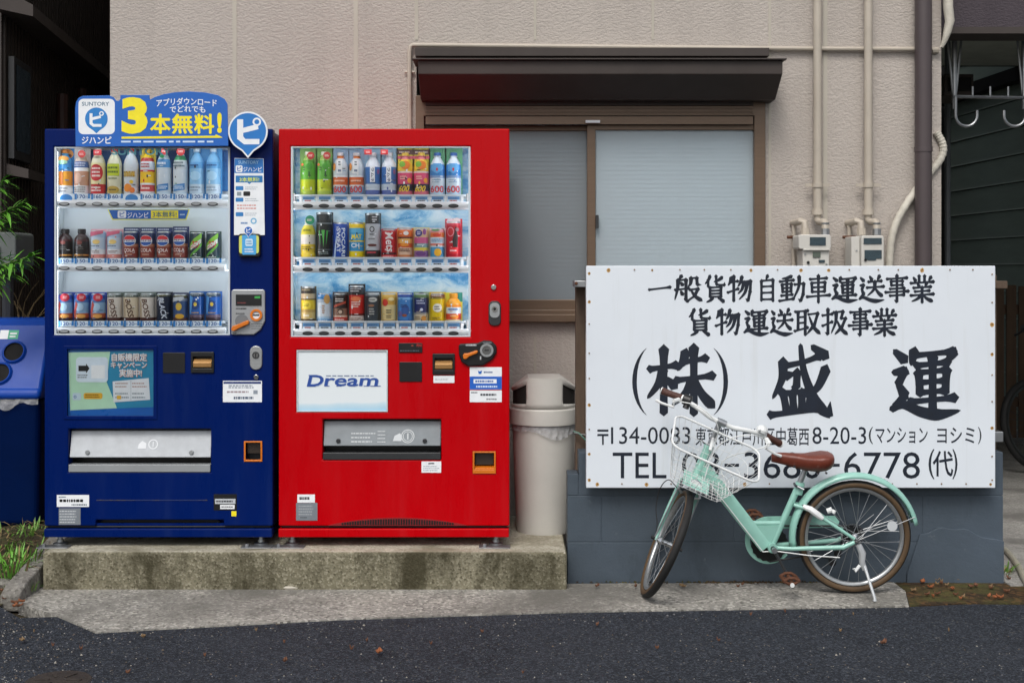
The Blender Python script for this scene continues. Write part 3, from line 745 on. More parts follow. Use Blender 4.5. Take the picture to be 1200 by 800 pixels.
def gas_meter(px, wpx, label, style):
    Dp = 6.45; x = X(px, Dp)
    t = thing('gas_meter', (x, 6.4, 1.0), label, 'gas meter', 'gas meters on the beige wall')
    xp = X(px + (3 if style == 0 else -.5), Dp)
    rp = .021
    r = MB(); r.tube([(xp, Dp, Z(247, Dp)), (xp, Dp, 4.8)], rp, M_CREAM, 14); r.tube([(xp, Dp, Z(252, Dp)), (xp, Dp, Z(246, Dp))], rp * 1.35, M_CREAM, 14)
    xc = xp + (5 if style == 0 else 5) * Dp / F
    r.tube([(xp, Dp, Z(250, Dp)), (xp, Dp, Z(257, Dp)), (xp + .006, Dp - .01, Z(260, Dp)), (xc, Dp - .06, Z(261, Dp)), (xc, Dp - .075, Z(264, Dp)), (xc, Dp - .075, Z(272, Dp))], .018, M_CREAM, 12)
    ro = r.build('riser_pipe', t)
    for zc in (Z(217, Dp),):
        b = MB(); b.tube([(xp, Dp, zc - .012), (xp, Dp, zc + .012)], rp * 1.25, M_CREAM, 14); b.box(xp - .062, xp + .062, Dp + .0, Dp + .006, zc - .008, zc + .008, M_CREAM); b.build('pipe_clamp', t)
    n = MB(); n.lathe([(.0, 0), (.022, 0), (.022, .03), (.017, .034), (.017, .05), (.02, .055), (.02, .062), (0, .062)], (xc, Dp - .075, Z(276, Dp)), M_STEEL, 8); n.build('union_nut', t)
    # left outlet with valve
    xl2 = x - (17 if style == 0 else 15) * Dp / F
    o = MB(); o.tube([(xl2 - .028, 6.498, Z(261, Dp)), (xl2 - .026, Dp - .02, Z(261, Dp)), (xl2 - .012, Dp - .06, Z(259.5, Dp)), (xl2 + .004, Dp - .075, Z(261, Dp)), (xl2 + .007, Dp - .075, Z(276, Dp))], .0175, M_CREAM, 12); o.tube([(xl2 + .007, Dp - .075, Z(268, Dp)), (xl2 + .007, Dp - .075, Z(276, Dp))], .022, M_CREAM, 8); o.build('outlet_elbow', t)
    v = MB(); xv = xl2 - .034; v.tube([(xv, Dp, Z(330, Dp)), (xv, Dp, Z(264, Dp))], .010, M_CREAM, 10); v.tube([(xv - .035, Dp - .01, Z(278, Dp)), (xv + .03, Dp - .01, Z(278, Dp))], .008, M_RUST, 8); v.build('valve_pipe', t)
    d0, d1 = 6.28, 6.42
    if style == 0:
        bmb = MB(); bmb.prism(rrect(X(936, d0), X(974, d0), Z(292, d0), Z(275, d0), .012), d0, d1, M_BINGREY, True); bmb.prism(rrect(X(941.5, d0), X(972.5, d0), Z(345, d0), Z(292, d0) - .001, .008), d0 + .012, d1, M_BINGREY, True)
        bo = bmb.build('case', t, bevel=.004)
        l = MB(); l.box(X(941, d0), X(973, d0), d0 - .004, d0 + .01, Z(293.5, d0), Z(291.5, d0), M_BINGREY); l.build('flange', t, bevel=.002)
        f = MB(); f.box(X(949, d0), X(967.5, d0), d0 - .004, d0 - .0005, Z(287.5, d0), Z(278, d0), M_PANELDARK); fo = f.build('display', t)
        q = MB(); text(q, '01258', X(951, d0), X(965.5, d0), Z(285, d0), Z(281.5, d0), d0 - .005, paint('#c9d2d2')); 
        f = MB(); f.box(X(953, d0), X(962, d0), d0 + .006, d0 + .0115, Z(301.5, d0), Z(295, d0), mat('lcd', '#59635a', .25)); f.build('display', t); f = MB(); f.box(X(960, d0), X(967, d0), d0 + .006, d0 + .0115, Z(307.5, d0), Z(304.5, d0), M_PANELDARK); f.build('display', t)
        f = MB(); f.disc(X(947.5, d0), Z(307.5, d0), .007, d0 + .004, d0 + .0115, M_BLACK); f.build('port', t)
        for qa, qb in ((944, 297.5), (969, 309.5)): f = MB(); f.disc(X(qa, d0), Z(qb, d0), .004, d0 + .004, d0 + .0115, M_STEEL); f.build('screw', t)
    else:
        bmb = MB(); bmb.prism(rrect(X(1009.5, d0), X(1036, d0), Z(345, d0), Z(276, d0), .012), d0, d1, M_BINGREY, True); bo = bmb.build('case', t, bevel=.004)
        l = MB(); l.prism(rrect(X(999, d0), X(1009, d0), Z(345, d0), Z(277, d0), .006), d0 + .02, d1, M_BINGREY, True); l.build('side_case', t, bevel=.003)
        f = MB(); f.box(X(1012, d0), X(1033, d0), d0 - .004, d0 - .0005, Z(286, d0), Z(279, d0), M_PANELDARK); f.build('display', t)
        f = MB(); f.prism([(X(1013, d0), Z(304, d0)), (X(1018, d0), Z(305, d0)), (X(1026, d0), Z(305, d0)), (X(1027, d0), Z(303, d0)), (X(1033, d0), Z(303, d0)), (X(1033, d0), Z(293, d0)), (X(1013, d0), Z(293, d0))], d0 - .004, d0 - .0005, M_PANELDARK); f.build('display', t)
        f = MB(); f.disc(X(1014, d0), Z(304.5, d0), .007, d0 - .006, d0 - .0045, M_BLACK); f.build('port', t); f = MB(); f.disc(X(1005, d0), Z(293.5, d0), .004, d0 + .016, d0 + .0195, M_STEEL); f.build('screw', t)
gas_meter(955, 38, 'cream gas meter with a bulging upper case, beside the window', 0)
gas_meter(1018, 36, 'squarer cream gas meter with two dark face plates, beside the white hose', 1)

# insulated hose
hs_ = MB(); Dp = 6.40
q = _smooth([(1041, 345), (1042, 312), (1044, 285), (1050, 262), (1062, 240), (1080, 217), (1093, 201), (1103, 189), (1108, 177), (1107, 167), (1103, 159), (1100, 154)], 7)
pts = []
for i, (a, b) in enumerate(q):
    d = Dp if a < 1065 else (Dp + .05 if a < 1095 else Dp + .09)
    if 1065 <= a < 1095: d = Dp + .0 + .10 * 0 + .075
    pts.append((X(a, d), 6.455 if True else d, Z(b, d)))
pts = [(X(a, 6.455), 6.455 + (0.035 if a > 1060 else 0) * min(1, (a - 1060) / 20), Z(b, 6.455)) for a, b in q]
rs = [.0185 + (.0022 if (i % 3) == 0 else 0) for i in range(len(pts))]
hs_.tube(pts, rs, mat('off_white_hose_wrap', '#c2bdb0', .6, var=.1, vscale=20, bump=.3, bscale=60), 12)
t = hs_.build('insulated_hose', loc=(X(1042, 6.455), 6.455, 1.2)); tag(t, 'off-white wrapped hose curling behind the brown downpipe', 'hose')
h2 = MB()
h2.tube([(X(1108, 6.45), 6.45, 3.3), (X(1111, 6.45), 6.45, Z(8, 6.45)), (X(1113, 6.45), 6.45, Z(25, 6.45)), (X(1110, 6.45), 6.45, Z(38, 6.45)), (X(1107, 6.45), 6.45, Z(48, 6.45)), (X(1104, 6.45), 6.46, Z(55, 6.45))], [.026, .025, .024, .02, .014, .011], mat('off_white_hose_wrap', '#c2bdb0'), 12)
t = h2.build('cable_bundle', loc=(X(1108, 6.45), 6.45, 2.5)); tag(t, 'wrapped cable bundle dropping beside the plum grey lintel', 'cable bundle')

# ------------------------------------------------------------------ low block wall
lw = thing('block_wall', (1.2, 5.78, 0), 'low slate blue painted block wall under the white sign', 'wall')
LX0, LX1 = X(665, 5.78), X(1175.5, 5.78)
m = MB(); wallD = 5.78
courses = [(-.02, .178), (.180, .388), (.390, .585)]
for r, (za, zb) in enumerate(courses):
    xs = [LX0, X(705, 5.78) if r == 1 else X(678, 5.78), X(860, 5.78), X(1081, 5.78) if r == 1 else X(1010, 5.78), LX1]
    if r == 0: xs = [LX0, LX1]
    for i in range(len(xs) - 1):
        if r == 2 and i == 0:
            m.box(xs[0], xs[1] - .001, wallD - .001, wallD + .12, za, Z(555, wallD), M_BLOCK); continue
        m.box(xs[i] + (.0008 if i else 0), xs[i + 1] - (.0008 if i < len(xs) - 2 else 0), wallD, wallD + .12, za, zb, M_BLOCK)
m.box(LX0 + .004, LX1 - .004, wallD + .0022, wallD + .117, -.018, Z(557, wallD), M_BLOCK)
m.build('blockwork', lw, bevel=.0028, merge=False)
m = MB(); nn = 22; pr = []
for i in range(nn + 1):                                         # rendered lump at the right-hand foot
    a = i / nn; x = X(1062, 5.78) + (LX1 - X(1062, 5.78)) * a
    top = .19 + .055 * math.sin(math.pi * min(1, a * 1.15)) + .006 * math.sin(a * 23); top *= min(1, .2 + a * 6)
    pr.append((x, top))
m.prism([(x, -.02) for x, _ in (pr[0], pr[-1])][::1] + pr[::-1], wallD - .012, wallD - .001, M_BLOCK); m.build('render_patch', lw, bevel=.003)

# ------------------------------------------------------------------ white company sign
sgn = thing('company_sign', (1.24, 5.71, .44), 'large white painted company sign with navy brush lettering on the low wall', 'sign')
SL, SR, ST, SB_ = X(687, 5.70), X(1166.5, 5.70), Z(311.5, 5.70), Z(571.5, 5.70)
s = MB(); s.box(SL, SR, 5.70, 5.735, SB_, ST, M_SIGN); s.build('board', sgn, bevel=.003)
s = MB(); s.box(SL + .02, SR - .02, 5.736, 5.765, ST - .06, ST - .02, M_WOODPOST); s.box(SL + .02, SR - .02, 5.736, 5.765, SB_ + .2, SB_ + .24, M_WOODPOST); s.build('batten', sgn)
def sx(p): return X(p, 5.70)
def sz(p): return Z(p, 5.70)
YT = 5.6992
row = MB()
xs = [(759, 787), (790, 823), (825, 852), (852, 882), (886, 912), (913, 943), (945, 973), (974, 1005), (1006, 1036), (1037, 1065), (1066, 1095)]
for i, ch in enumerate('一般貨物自動車運送事業'):
    brush(row, ch, sx(xs[i][0]), sx(xs[i][1]), sz(353.5), sz(323), YT, M_INK, 12.5)
xs = [(806, 835), (838, 868), (871, 901), (902, 929), (931, 961), (963, 993), (994, 1022), (1022, 1051)]
for i, ch in enumerate('貨物運送取扱事業'): brush(row, ch, sx(xs[i][0]), sx(xs[i][1]), sz(392.5), sz(362), YT, M_INK, 12.5)
ro = row.build('lettering', sgn, merge=False)
big = MB()
brush(big, '株', sx(757), sx(837), sz(486), sz(405), YT, M_INK, 12.2)
big.build('lettering', sgn, merge=False); big = MB()
brush(big, '盛', sx(899), sx(977), sz(489.5), sz(403), YT, M_INK, 12.4)
big.build('lettering', sgn, merge=False); big = MB()
brush(big, '運', sx(1042), sx(1124), sz(488), sz(405), YT, M_INK, 12.6)
for sgnn, cx in ((-1, 758), (1, 836)):                          # round brackets
    big.build('lettering', sgn, merge=False); big = MB()
    pts = []
    for i in range(15):
        a = R_(-62 + 124 * i / 14)
        pts.append((sx(cx) + sgnn * (math.cos(a) - 1) * .10 + sgnn * .055, (sz(408) + sz(486)) / 2 + (sz(408) - sz(486)) / 2 * math.sin(a) / math.sin(R_(62))))
    wv = [.002 + .015 * math.sin(math.pi * i / 14) for i in range(15)]
    P = [(p[0] - w_ * .6, YT, p[1]) for p, w_ in zip(pts, wv)] + [(p[0] + w_ * .6, YT, p[1]) for p, w_ in zip(pts, wv)][::-1]
    big.add(P, [(i, 29 - i, 28 - i, i + 1) for i in range(14)], M_INK)
big.build('lettering', sgn, merge=False)
ad = MB()
def st(s_, a, b, c, d, **k): text(ad, s_, sx(a), sx(b), sz(c), sz(d), YT, k.pop('m', M_INK), **k)
st('〒', 700, 713, 521, 503, bold=.01)
st('134-0083', 716, 809, 520, 500)
st('東京都江戸川区中葛西', 815, 948, 522, 500.5, bold=.006)
st('8-20-3', 952, 1015, 520, 500)
st('(', 1018, 1023, 520, 500, m=M_INKTHIN); st('マンション', 1026, 1087, 519, 500.5, bold=.006); st('ヨシミ', 1098, 1142, 519, 500.5, bold=.006); st(')', 1146, 1150, 520, 500, m=M_INKTHIN)
st('TEL', 718, 781, 560, 530)
st('03', 799, 843, 560.5, 529.5); st('-', 849, 866, 546.5, 543, bold=.0)
st('3680', 872, 962, 560.5, 529.5); st('-', 966, 984, 546.5, 543, bold=.0)
st('6778', 989, 1078, 560.5, 529.5)
st('(', 1088, 1095, 561, 526, m=M_INKTHIN); st('代', 1093, 1117, 558, 528, bold=.012); st(')', 1116, 1122, 561, 526, m=M_INKTHIN)
ad.build('lettering', sgn, merge=False)
rv = MB(); M_SCREW = mat('rusty_screw', '#8a6a3e', .6, .4, var=.4, vscale=90); M_RSTAIN = mat('rust_stain', '#c39a5c', .6, var=.3, vscale=120)
pts = [(687 + 24 + i * 28.6 + rnd.uniform(-4, 4), 316) for i in range(16)] + [(690 + i * 28.8 + 10, 566.5) for i in range(17)] + [(690.5, 322 + i * 30 + rnd.uniform(-3, 3)) for i in range(9)] + [(1162.5, 322 + i * 30 + rnd.uniform(-3, 3)) for i in range(9)]
for i, (a, b) in enumerate(pts):
    rv.disc(sx(a), sz(b), .0032, 5.6965, 5.6995, M_SCREW, 10)
    if rnd.random() < .42:
        rs_ = .0045 + .0045 * rnd.random() ** 2
        poly(rv, [(sx(a) + rs_ * (1 + .3 * rnd.random()) * math.cos(q * .7), sz(b) - .003 + rs_ * (1 + .4 * rnd.random()) * math.sin(q * .7)) for q in range(9)], 5.69965, M_RSTAIN)
rv.build('screws', sgn, merge=False)
# post at the left edge and the bracket ends at the right edge
po = thing('sign_post', (X(680, 5.82), 5.85, .3), 'weathered brown post standing between the trash can and the white sign', 'post')
p = MB(); p.box(X(674.5, 5.905), X(686, 5.905), 5.902, 5.955, .05, Z(333, 5.91), M_WOODPOST); p.build('post', po, bevel=.004)
p = MB(); p.box(X(671, 5.90), X(690, 5.90), 5.74, 5.899, Z(336, 5.9), Z(328.5, 5.9), M_STEEL); p.tube([(X(675, 5.75), 5.735, Z(332, 5.75)), (X(675, 5.75), 5.72, Z(332, 5.75))], .008, M_RUST, 8); p.build('bracket', po, bevel=.003)
p = MB(); p.tube([(X(672, 5.88), 5.88, Z(505, 5.88)), (X(678, 5.87), 5.87, Z(507, 5.87)), (X(684, 5.85), 5.85, Z(513, 5.85)), (X(688, 5.80), 5.80, Z(517, 5.8))], .004, mat('green_wire', '#3d6a5c', .5), 6); p.build('tie_wire', po); p = MB(); p.tube([(X(673, 5.88), 5.875, Z(507, 5.88)), (X(688, 5.86), 5.86, Z(510, 5.86))], .005, M_BLACK, 6); p.build('tie_wire', po)
pr_ = thing('sign_post', (X(1172, 5.9), 5.9, .3), 'post with rusty bolts half hidden behind the sign edge by the garage', 'post')
p = MB(); p.box(X(1157, 5.905), X(1168, 5.905), 5.902, 5.955, .05, Z(322, 5.91), M_WOODPOST); p.build('post', pr_, bevel=.004)
p = MB(); p.box(X(1160, 5.86), X(1175, 5.86), 5.80, 5.899, Z(338, 5.86), Z(329, 5.86), M_WOODPOST); p.build('bracket', pr_, bevel=.003); p = MB(); p.box(X(1160, 5.86), X(1174, 5.86), 5.84, 5.899, Z(517, 5.86), Z(505, 5.86), M_STEEL); p.build('bracket', pr_, bevel=.003)

# ================================================================== THE TWO VENDING MACHINES
def mx(p): return X(p, DM)
def mz(p): return Z(p, DM)
YF = DM                                  # front face of the doors
M_LITE = mat('pale_grey_lining', '#c3ccd2', .45, var=.04)
M_ICE = None
def icy():
    m, N, L, b, tc = nodes_of('icy_blue_backing'); o = tc.outputs['Object']
    n = _noise(N, L, _map(N, L, o, (1.6, 1, 3.2)), 5, 7, .62, .6)
    c = _ramp(N, L, n, [(.34, '#3f8fc4'), (.46, '#8fc0dc'), (.58, '#c5dde8'), (.74, '#dfeaef')])
    f = _noise(N, L, o, 90, 4, .7)
    c = _mix(N, L, _ramp(N, L, f, [(.55, 0.), (.72, .5)]), c, '#e8f0f3')
    L.new(c, b.inputs['Base Color']); b.inputs['Roughness'].default_value = .4
    return m
M_ICE = icy()
M_SKYPOSTER = mat('blue_poster_print', '#2f86c8', .4, color2='#0f4fa0', vscale=9, mix=(.35, .7))
W_ = paint('#e9edf0'); BLU = paint('#0d5fb8'); YEL = paint('#f2e21c'); CYAN = paint('#3aa0dc')
M_TAG = paint('#dbe8f2'); M_TAGB = paint('#2f7fc4')

def machine(name, label, px0, px1, body, holes, loc_px):
    t = thing(name, (mx(loc_px), 6.08, .165), label, 'vending machine')
    m = MB(); x0, x1 = mx(px0), mx(px1)
    zb, zt = mz(619), mz(151)
    # carcass: sides, top, bottom, back, set behind the door
    m.box(x0 + .006, x0 + .03, YF + .061, 6.42, zb, zt - .008, body); m.box(x1 - .03, x1 - .006, YF + .061, 6.42, zb, zt - .008, body)
    m.box(x0 + .0301, x1 - .0301, YF + .061, 6.42, zt - .03, zt - .008, body); m.box(x0 + .0301, x1 - .0301, YF + .061, 6.42, zb, zb + .03, body)
    m.box(x0 + .0301, x1 - .0301, 6.39, 6.42, zb + .0301, zt - .0301, body); m.box(x0 + .0301, x1 - .0301, YF + .16, YF + .17, zb + .0301, zt - .0301, M_DARK)
    m.build('cabinet', t, bevel=.004)
    d = MB(); panel(d, x0, x1, mz(616), zt, holes, YF, YF + .06, body)
    d.build('door', t, bevel=.006, seg=3)
    b = MB(); b.box(x0, x1 - .002, YF - .006, YF + .05, mz(629), mz(619), body); b.box(x0 + .01, x1 - .01, YF + .012, YF + .06, mz(619) + .0005, mz(616) - .0005, M_BLACK); b.box(x0 + .01, x1 - .01, YF + .0501, 6.40, mz(629), mz(629) + .02, body)
    b.build('base_rail', t, bevel=.004)
    for px, pl_ in ((px0 + 14, 0), (px1 - 16, 1)):
        f = MB(); xx = mx(px)
        f.tube([(xx, YF + .05, .172), (xx, YF + .05, mz(629) + .004)], .011, M_STEEL, 10)
        f.lathe([(0, 0), (.032, 0), (.032, .006), (.016, .012), (.016, .022), (0, .022)], (xx, YF + .05, .1655), M_STEEL, 12)
        f.build('foot', t)
        f = MB(); f.box(xx - .075, xx + .065, YF - .045, YF + .02, .166, .170, M_STEEL); f.tube([(xx - .05, YF - .02, .170), (xx - .05, YF - .02, .182)], .009, M_STEEL, 6); f.build('floor_plate', t, bevel=.001)
    for px in (px0 + 14, px1 - 16):
        f = MB(); f.tube([(mx(px), 6.34, .166), (mx(px), 6.34, mz(629) + .004)], .014, M_STEEL, 10); f.build('foot', t)
    return t

BD = (mx(63), mx(269.5), mz(393), mz(172)); BP = (mx(78), mx(181), mz(488), mz(408)); BS = (mx(80), mx(247), mz(553), mz(502.5))
BC = (mx(286.5), mx(307), mz(540), mz(517)); BB_ = (mx(225), mx(250), mz(436), mz(413))
blue = machine('vending_machine', 'dark blue drinks vending machine under a blue and yellow topper sign', 52, 319.5, M_BLUE, [BD, BP, BS, BC, BB_, (mx(112), mx(262), mz(616), mz(609))], 186)
RD = (mx(340.5), mx(551.5), mz(395), mz(171.5)); RP = (mx(347.5), mx(454.5), mz(482.5), mz(410)); RS = (mx(378), mx(517), mz(538.5), mz(491)); RC = (mx(554.5), mx(580.5), mz(554), mz(529)); RB = (mx(508), mx(532), mz(438), mz(415))
red = machine('vending_machine', 'bright red drinks vending machine with a white advertising panel', 326.5, 597, M_RED, [RD, RP, RS, RC, RB], 461)

# ---- display cases
def showcase(t, rect_, ledges, lining, back, frame_mat, ice):
    x0, x1, z0, z1 = rect_; db = .135
    c = MB()
    c.box(x0 - .004, x0 - .0005, YF + .01, YF + db, z0, z1, lining); c.box(x1 + .0005, x1 + .004, YF + .01, YF + db, z0, z1, lining)
    c.box(x0 - .004, x1 + .004, YF + .0605, YF + db, z1 + .0005, z1 + .004, lining); c.box(x0 - .004, x1 + .004, YF + .0605, YF + db, z0 - .004, z0 - .0005, lining)
    c.box(x0 - .004, x1 + .004, YF + db + .0005, YF + db + .004, z0, z1, back)
    c.build('display_lining', t)
    f = MB(); w = .010
    panel(f, x0 + .0006, x1 - .0006, z0 + .0006, z1 - .0006, [(x0 + w, x1 - w, z0 + w * .7, z1 - w * .7)], YF + .004, YF + .022, frame_mat); f.build('display_frame', t, bevel=.002)
    g_ = MB(); g_.add([(x0 + w - .003, YF + .014, z0 + .005), (x1 - w + .003, YF + .014, z0 + .005), (x1 - w + .003, YF + .014, z1 - .005), (x0 + w - .003, YF + .014, z1 - .005)], [(0, 1, 2, 3)], M_GLASS)
    g_.build('display_pane', t)
M_LAMP = bpy.data.materials.new('display_lamp'); M_LAMP.use_nodes = True
_b = M_LAMP.node_tree.nodes['Principled BSDF']; _b.inputs['Base Color'].default_value = (.9, .9, .9, 1); _b.inputs['Emission Color'].default_value = (.93, .97, 1, 1); _b.inputs['Emission Strength'].default_value = 7.0
def lamps(t, rect_, shelves_):
    x0, x1, z0, z1 = rect_
    for za, zb in shelves_:                                    # a slim lamp bar under the top edge and under each shelf
        m = MB(); m.box(x0 + .02, x1 - .02, YF + zb, YF + zb + .009, za - .003, za, M_LAMP); m.build('display_lamp', t)
    for xx in (x0 + .001, x1 - .006):
        m = MB(); m.box(xx, xx + .005, YF + .0235, YF + .034, z0 + .02, z1 - .02, M_LAMP); m.build('display_lamp', t)
lamps(blue, BD, [(BD[3] - .001, .026), (Z(243.5, YF + .03) + .007, .062), (Z(318, YF + .03) + .007, .062)])
lamps(red, RD, [(RD[3] - .001, .026), (Z(245.5, YF + .03) + .007, .062), (Z(319.5, YF + .03) + .007, .062)])
showcase(blue, BD, None, M_LITE, M_LITE, M_LITE, False)
showcase(red, RD, None, M_ICE, M_ICE, M_LITE, True)

btn_me = {}
def shelf(t, xc, pitch, n, zr_top, zr_bot, zt_top, zt_bot, xl, xr, prices, style):
    """a white rail with a row of select buttons and price tags; drinks stand on its ledge"""
    D = YF + .035
    s = MB()
    h = zr_top - zr_bot
    prof = [(YF + .028, zr_bot), (YF + .020, zr_bot + h * .25), (YF + .018, zr_bot + h * .6), (YF + .024, zr_top - h * .12), (YF + .034, zr_top), (YF + .06, zr_top), (YF + .06, zr_bot)]
    s.xprism(prof, xl, xr, M_WHITEP)
    s.box(xl + .01, xr - .01, YF + .0605, YF + .128, zt_top - .012, zt_top - .001, M_LITE)
    if style == 'red':
        s.box(xl + .01, xr - .01, YF + .048, YF + .060, zt_top - .002, zt_top + .007, M_LITE)
        for i in range(n + 1):
            xx = xc + pitch * (i - .5); s.box(xx - .007, xx + .007, YF + .050, YF + .058, zt_bot - .004, zt_top - .0025, M_WHITEP)
        s.box(xl, xl + .012, YF + .045, YF + .1, zr_top - .004, zt_top + .012, M_GREYP); s.box(xr - .012, xr, YF + .045, YF + .1, zr_top - .004, zt_top + .012, M_GREYP)
    so = s.build('shelf', t, bevel=.002)
    for i in range(n):
        xx = xc + pitch * i; zc = zr_bot + h * .44
        bb = MB(); bb.disc(xx, zc, .0235, YF + .0125, YF + .024, M_BLACK if style == 'red' else M_DGREYP, 20, .0092); bb.disc(xx, zc + .0015, .0185, YF + .0115, YF + .0124, M_DGREYP if style == 'red' else M_GREYP, 20, .0055)
        bb.build('select_button', so)
    for i, pr in enumerate(prices):
        xx = xc + pitch * i; hw = pitch * (.47 if style == 'blue' else .36)
        p = MB()
        if style == 'blue':
            p.box(xx - hw, xx + hw, YF + .038, YF + .041, zt_bot, zt_top, M_TAG)
            if pr == 0: p.disc(xx, zt_bot + .004, hw * .82, YF + .0365, YF + .0378, M_TAGB, 18, (zt_top - zt_bot) * .78)
            else:
                rect(p, xx - hw, xx - hw * .72, zt_bot, zt_top, YF + .0376, M_TAGB); rect(p, xx + hw * .72, xx + hw, zt_bot + .004, zt_top, YF + .0376, M_TAGB)
                text(p, str(pr), xx - hw * .66, xx + hw * .36, zt_bot + .004, zt_top - .004, YF + .0373, paint('#1d5a9c'), bold=.02); text(p, '円', xx + hw * .42, xx + hw * .70, zt_bot + .004, zt_top - .010, YF + .0373, paint('#1d5a9c'))
        else:
            p.box(xx - hw, xx + hw, YF + .042, YF + .046, zt_bot + (zt_top - zt_bot) * .35, zt_top - .003, paint('#5c8fc0'))
            rect(p, xx - hw, xx + hw, zt_bot - .002, zt_bot + (zt_top - zt_bot) * .34, YF + .044, M_TAG)
            lines(p, xx - hw * .8, xx + hw * .9, zt_bot + (zt_top - zt_bot) * .4, zt_top - .006, YF + .0415, paint('#3a5f8a'), 1, .5, i + 3)
            lines(p, xx - hw * .7, xx + hw * .7, zt_bot, zt_bot + (zt_top - zt_bot) * .32, YF + .0435, M_BLACK if i % 3 else paint('#b04a3a'), 1, .7, i)
        p.build('price_tag', so)
    return so

DS_ = YF + .09                                    # depth at which the drinks stand
def dx_(p): return X(p, DS_)
def dzz(p): return Z(p, DS_)
BX0, BPI = dx_(76.6), 19.28 * DS_ / F
RX0, RPI = dx_(361.2), 18.93 * DS_ / F
D3 = YF + .03
shelf(blue, X(76.6, D3), 19.28 * D3 / F, 10, Z(234.3, D3), Z(243.5, D3), Z(227, D3), Z(233.7, D3), X(65, D3), X(268, D3), [0, 170, 160, 160, 0, 160, 150, 150, 120, 120], 'blue')
shelf(blue, X(76.6, D3), 19.28 * D3 / F, 10, Z(309.7, D3), Z(318, D3), Z(302.5, D3), Z(309, D3), X(65, D3), X(264, D3), [150, 150, 120, 120, 120, 120, 120, 120, 120, 120], 'blue')
shelf(blue, X(76.6, D3), 19.28 * D3 / F, 10, Z(383.5, D3), Z(392, D3), Z(376, D3), Z(382.7, D3), X(65, D3), X(264, D3), [120] * 10, 'blue')
shelf(red, X(361.2, D3), 18.93 * D3 / F, 10, Z(236.5, D3), Z(245.5, D3), Z(229.5, D3), Z(236, D3), X(342, D3), X(549.5, D3), [1] * 10, 'red')
shelf(red, X(361.2, D3), 18.93 * D3 / F, 10, Z(311, D3), Z(319.5, D3), Z(303, D3), Z(310.4, D3), X(342, D3), X(549.5, D3), [1] * 10, 'red')
shelf(red, X(361.2, D3), 18.93 * D3 / F, 10, Z(385.5, D3), Z(394, D3), Z(378, D3), Z(385, D3), X(342, D3), X(549.5, D3), [1] * 10, 'red')

# ---- drinks
BODY = {'can': [(0, 0), (.80, 0), (.97, .035), (1, .06), (1, .93), (.95, .955), (.86, .985), (.86, 1.), (.80, 1.), (.78, .985), (0, .985)],
        'bottle': [(0, 0), (.86, 0), (.98, .02), (1, .05), (1, .13), (.965, .145), (.965, .16), (1, .175), (1, .60), (.985, .66), (.88, .74), (.62, .83), (.42, .885), (.40, .905), (.52, .91), (.52, .92), (.40, .922), (.40, .94)],
        'mini': [(0, 0), (.9, 0), (1, .03), (1, .62), (.96, .68), (.72, .77), (.50, .82), (.48, .86), (.48, .90)]}
CAPS = {'bottle': [(.0, .925), (.45, .925), (.46, .93), (.46, .985), (.42, 1.), (0, 1.)], 'mini': [(0, .85), (.54, .85), (.55, .86), (.55, .985), (.5, 1.), (0, 1.)]}
def interp(prof, f):
    for (r0, z0), (r1, z1) in zip(prof, prof[1:]):
        if z1 > z0 and z0 <= f <= z1: return r0 + (r1 - r0) * (f - z0) / (z1 - z0)
    return prof[-1][0]
def banded(prof, bands, r, H):
    cuts = [b[0] for b in bands[:-1]]
    P = list(prof); out = []
    for a, b in zip(P, P[1:]):
        out.append(a)
        for c in sorted(cuts):
            if a[1] < c < b[1]: out.append((a[0] + (b[0] - a[0]) * (c - a[1]) / (b[1] - a[1]), c))
    out.append(P[-1])
    ms = []
    for a, b in zip(out, out[1:]):
        zc = (a[1] + b[1]) / 2
        ms.append(next((m for f, m in bands if zc <= f + 1e-6), bands[-1][1]))
    return [(q[0] * r, q[1] * H) for q in out], ms
def strips(mb, pts, y, m, w):                   # an outline cut into upright strips, so that it can be bent
    def clip(P, xc, keep):
        out = []
        for a, b in zip(P, P[1:] + P[:1]):
            ia, ib = (a[0] - xc) * keep >= 0, (b[0] - xc) * keep >= 0
            if ia: out.append(a)
            if ia != ib: t = (xc - a[0]) / (b[0] - a[0]); out.append((xc, a[1] + (b[1] - a[1]) * t))
        return out
    x0 = min(p[0] for p in pts); x1 = max(p[0] for p in pts); n = max(1, math.ceil((x1 - x0) / w))
    for i in range(n):
        P = clip(clip(list(pts), x0 + (x1 - x0) * i / n, 1), x0 + (x1 - x0) * (i + 1) / n, -1)
        if len(P) > 2: poly(mb, P, y, m)
def wrapmb(mb, c, r, eps):                      # bend flat artwork (u, y ignored, z) round the container
    def f(p):
        u = (p.x - c[0]) / r; u = max(-1.5, min(1.5, u))
        rr = r + eps - p.y                      # p.y holds a tiny layer offset
        return (c[0] + rr * math.sin(u), c[1] - rr * math.cos(u), p.z)
    return mb.fn(f)
M_LIDALU = M_ALU
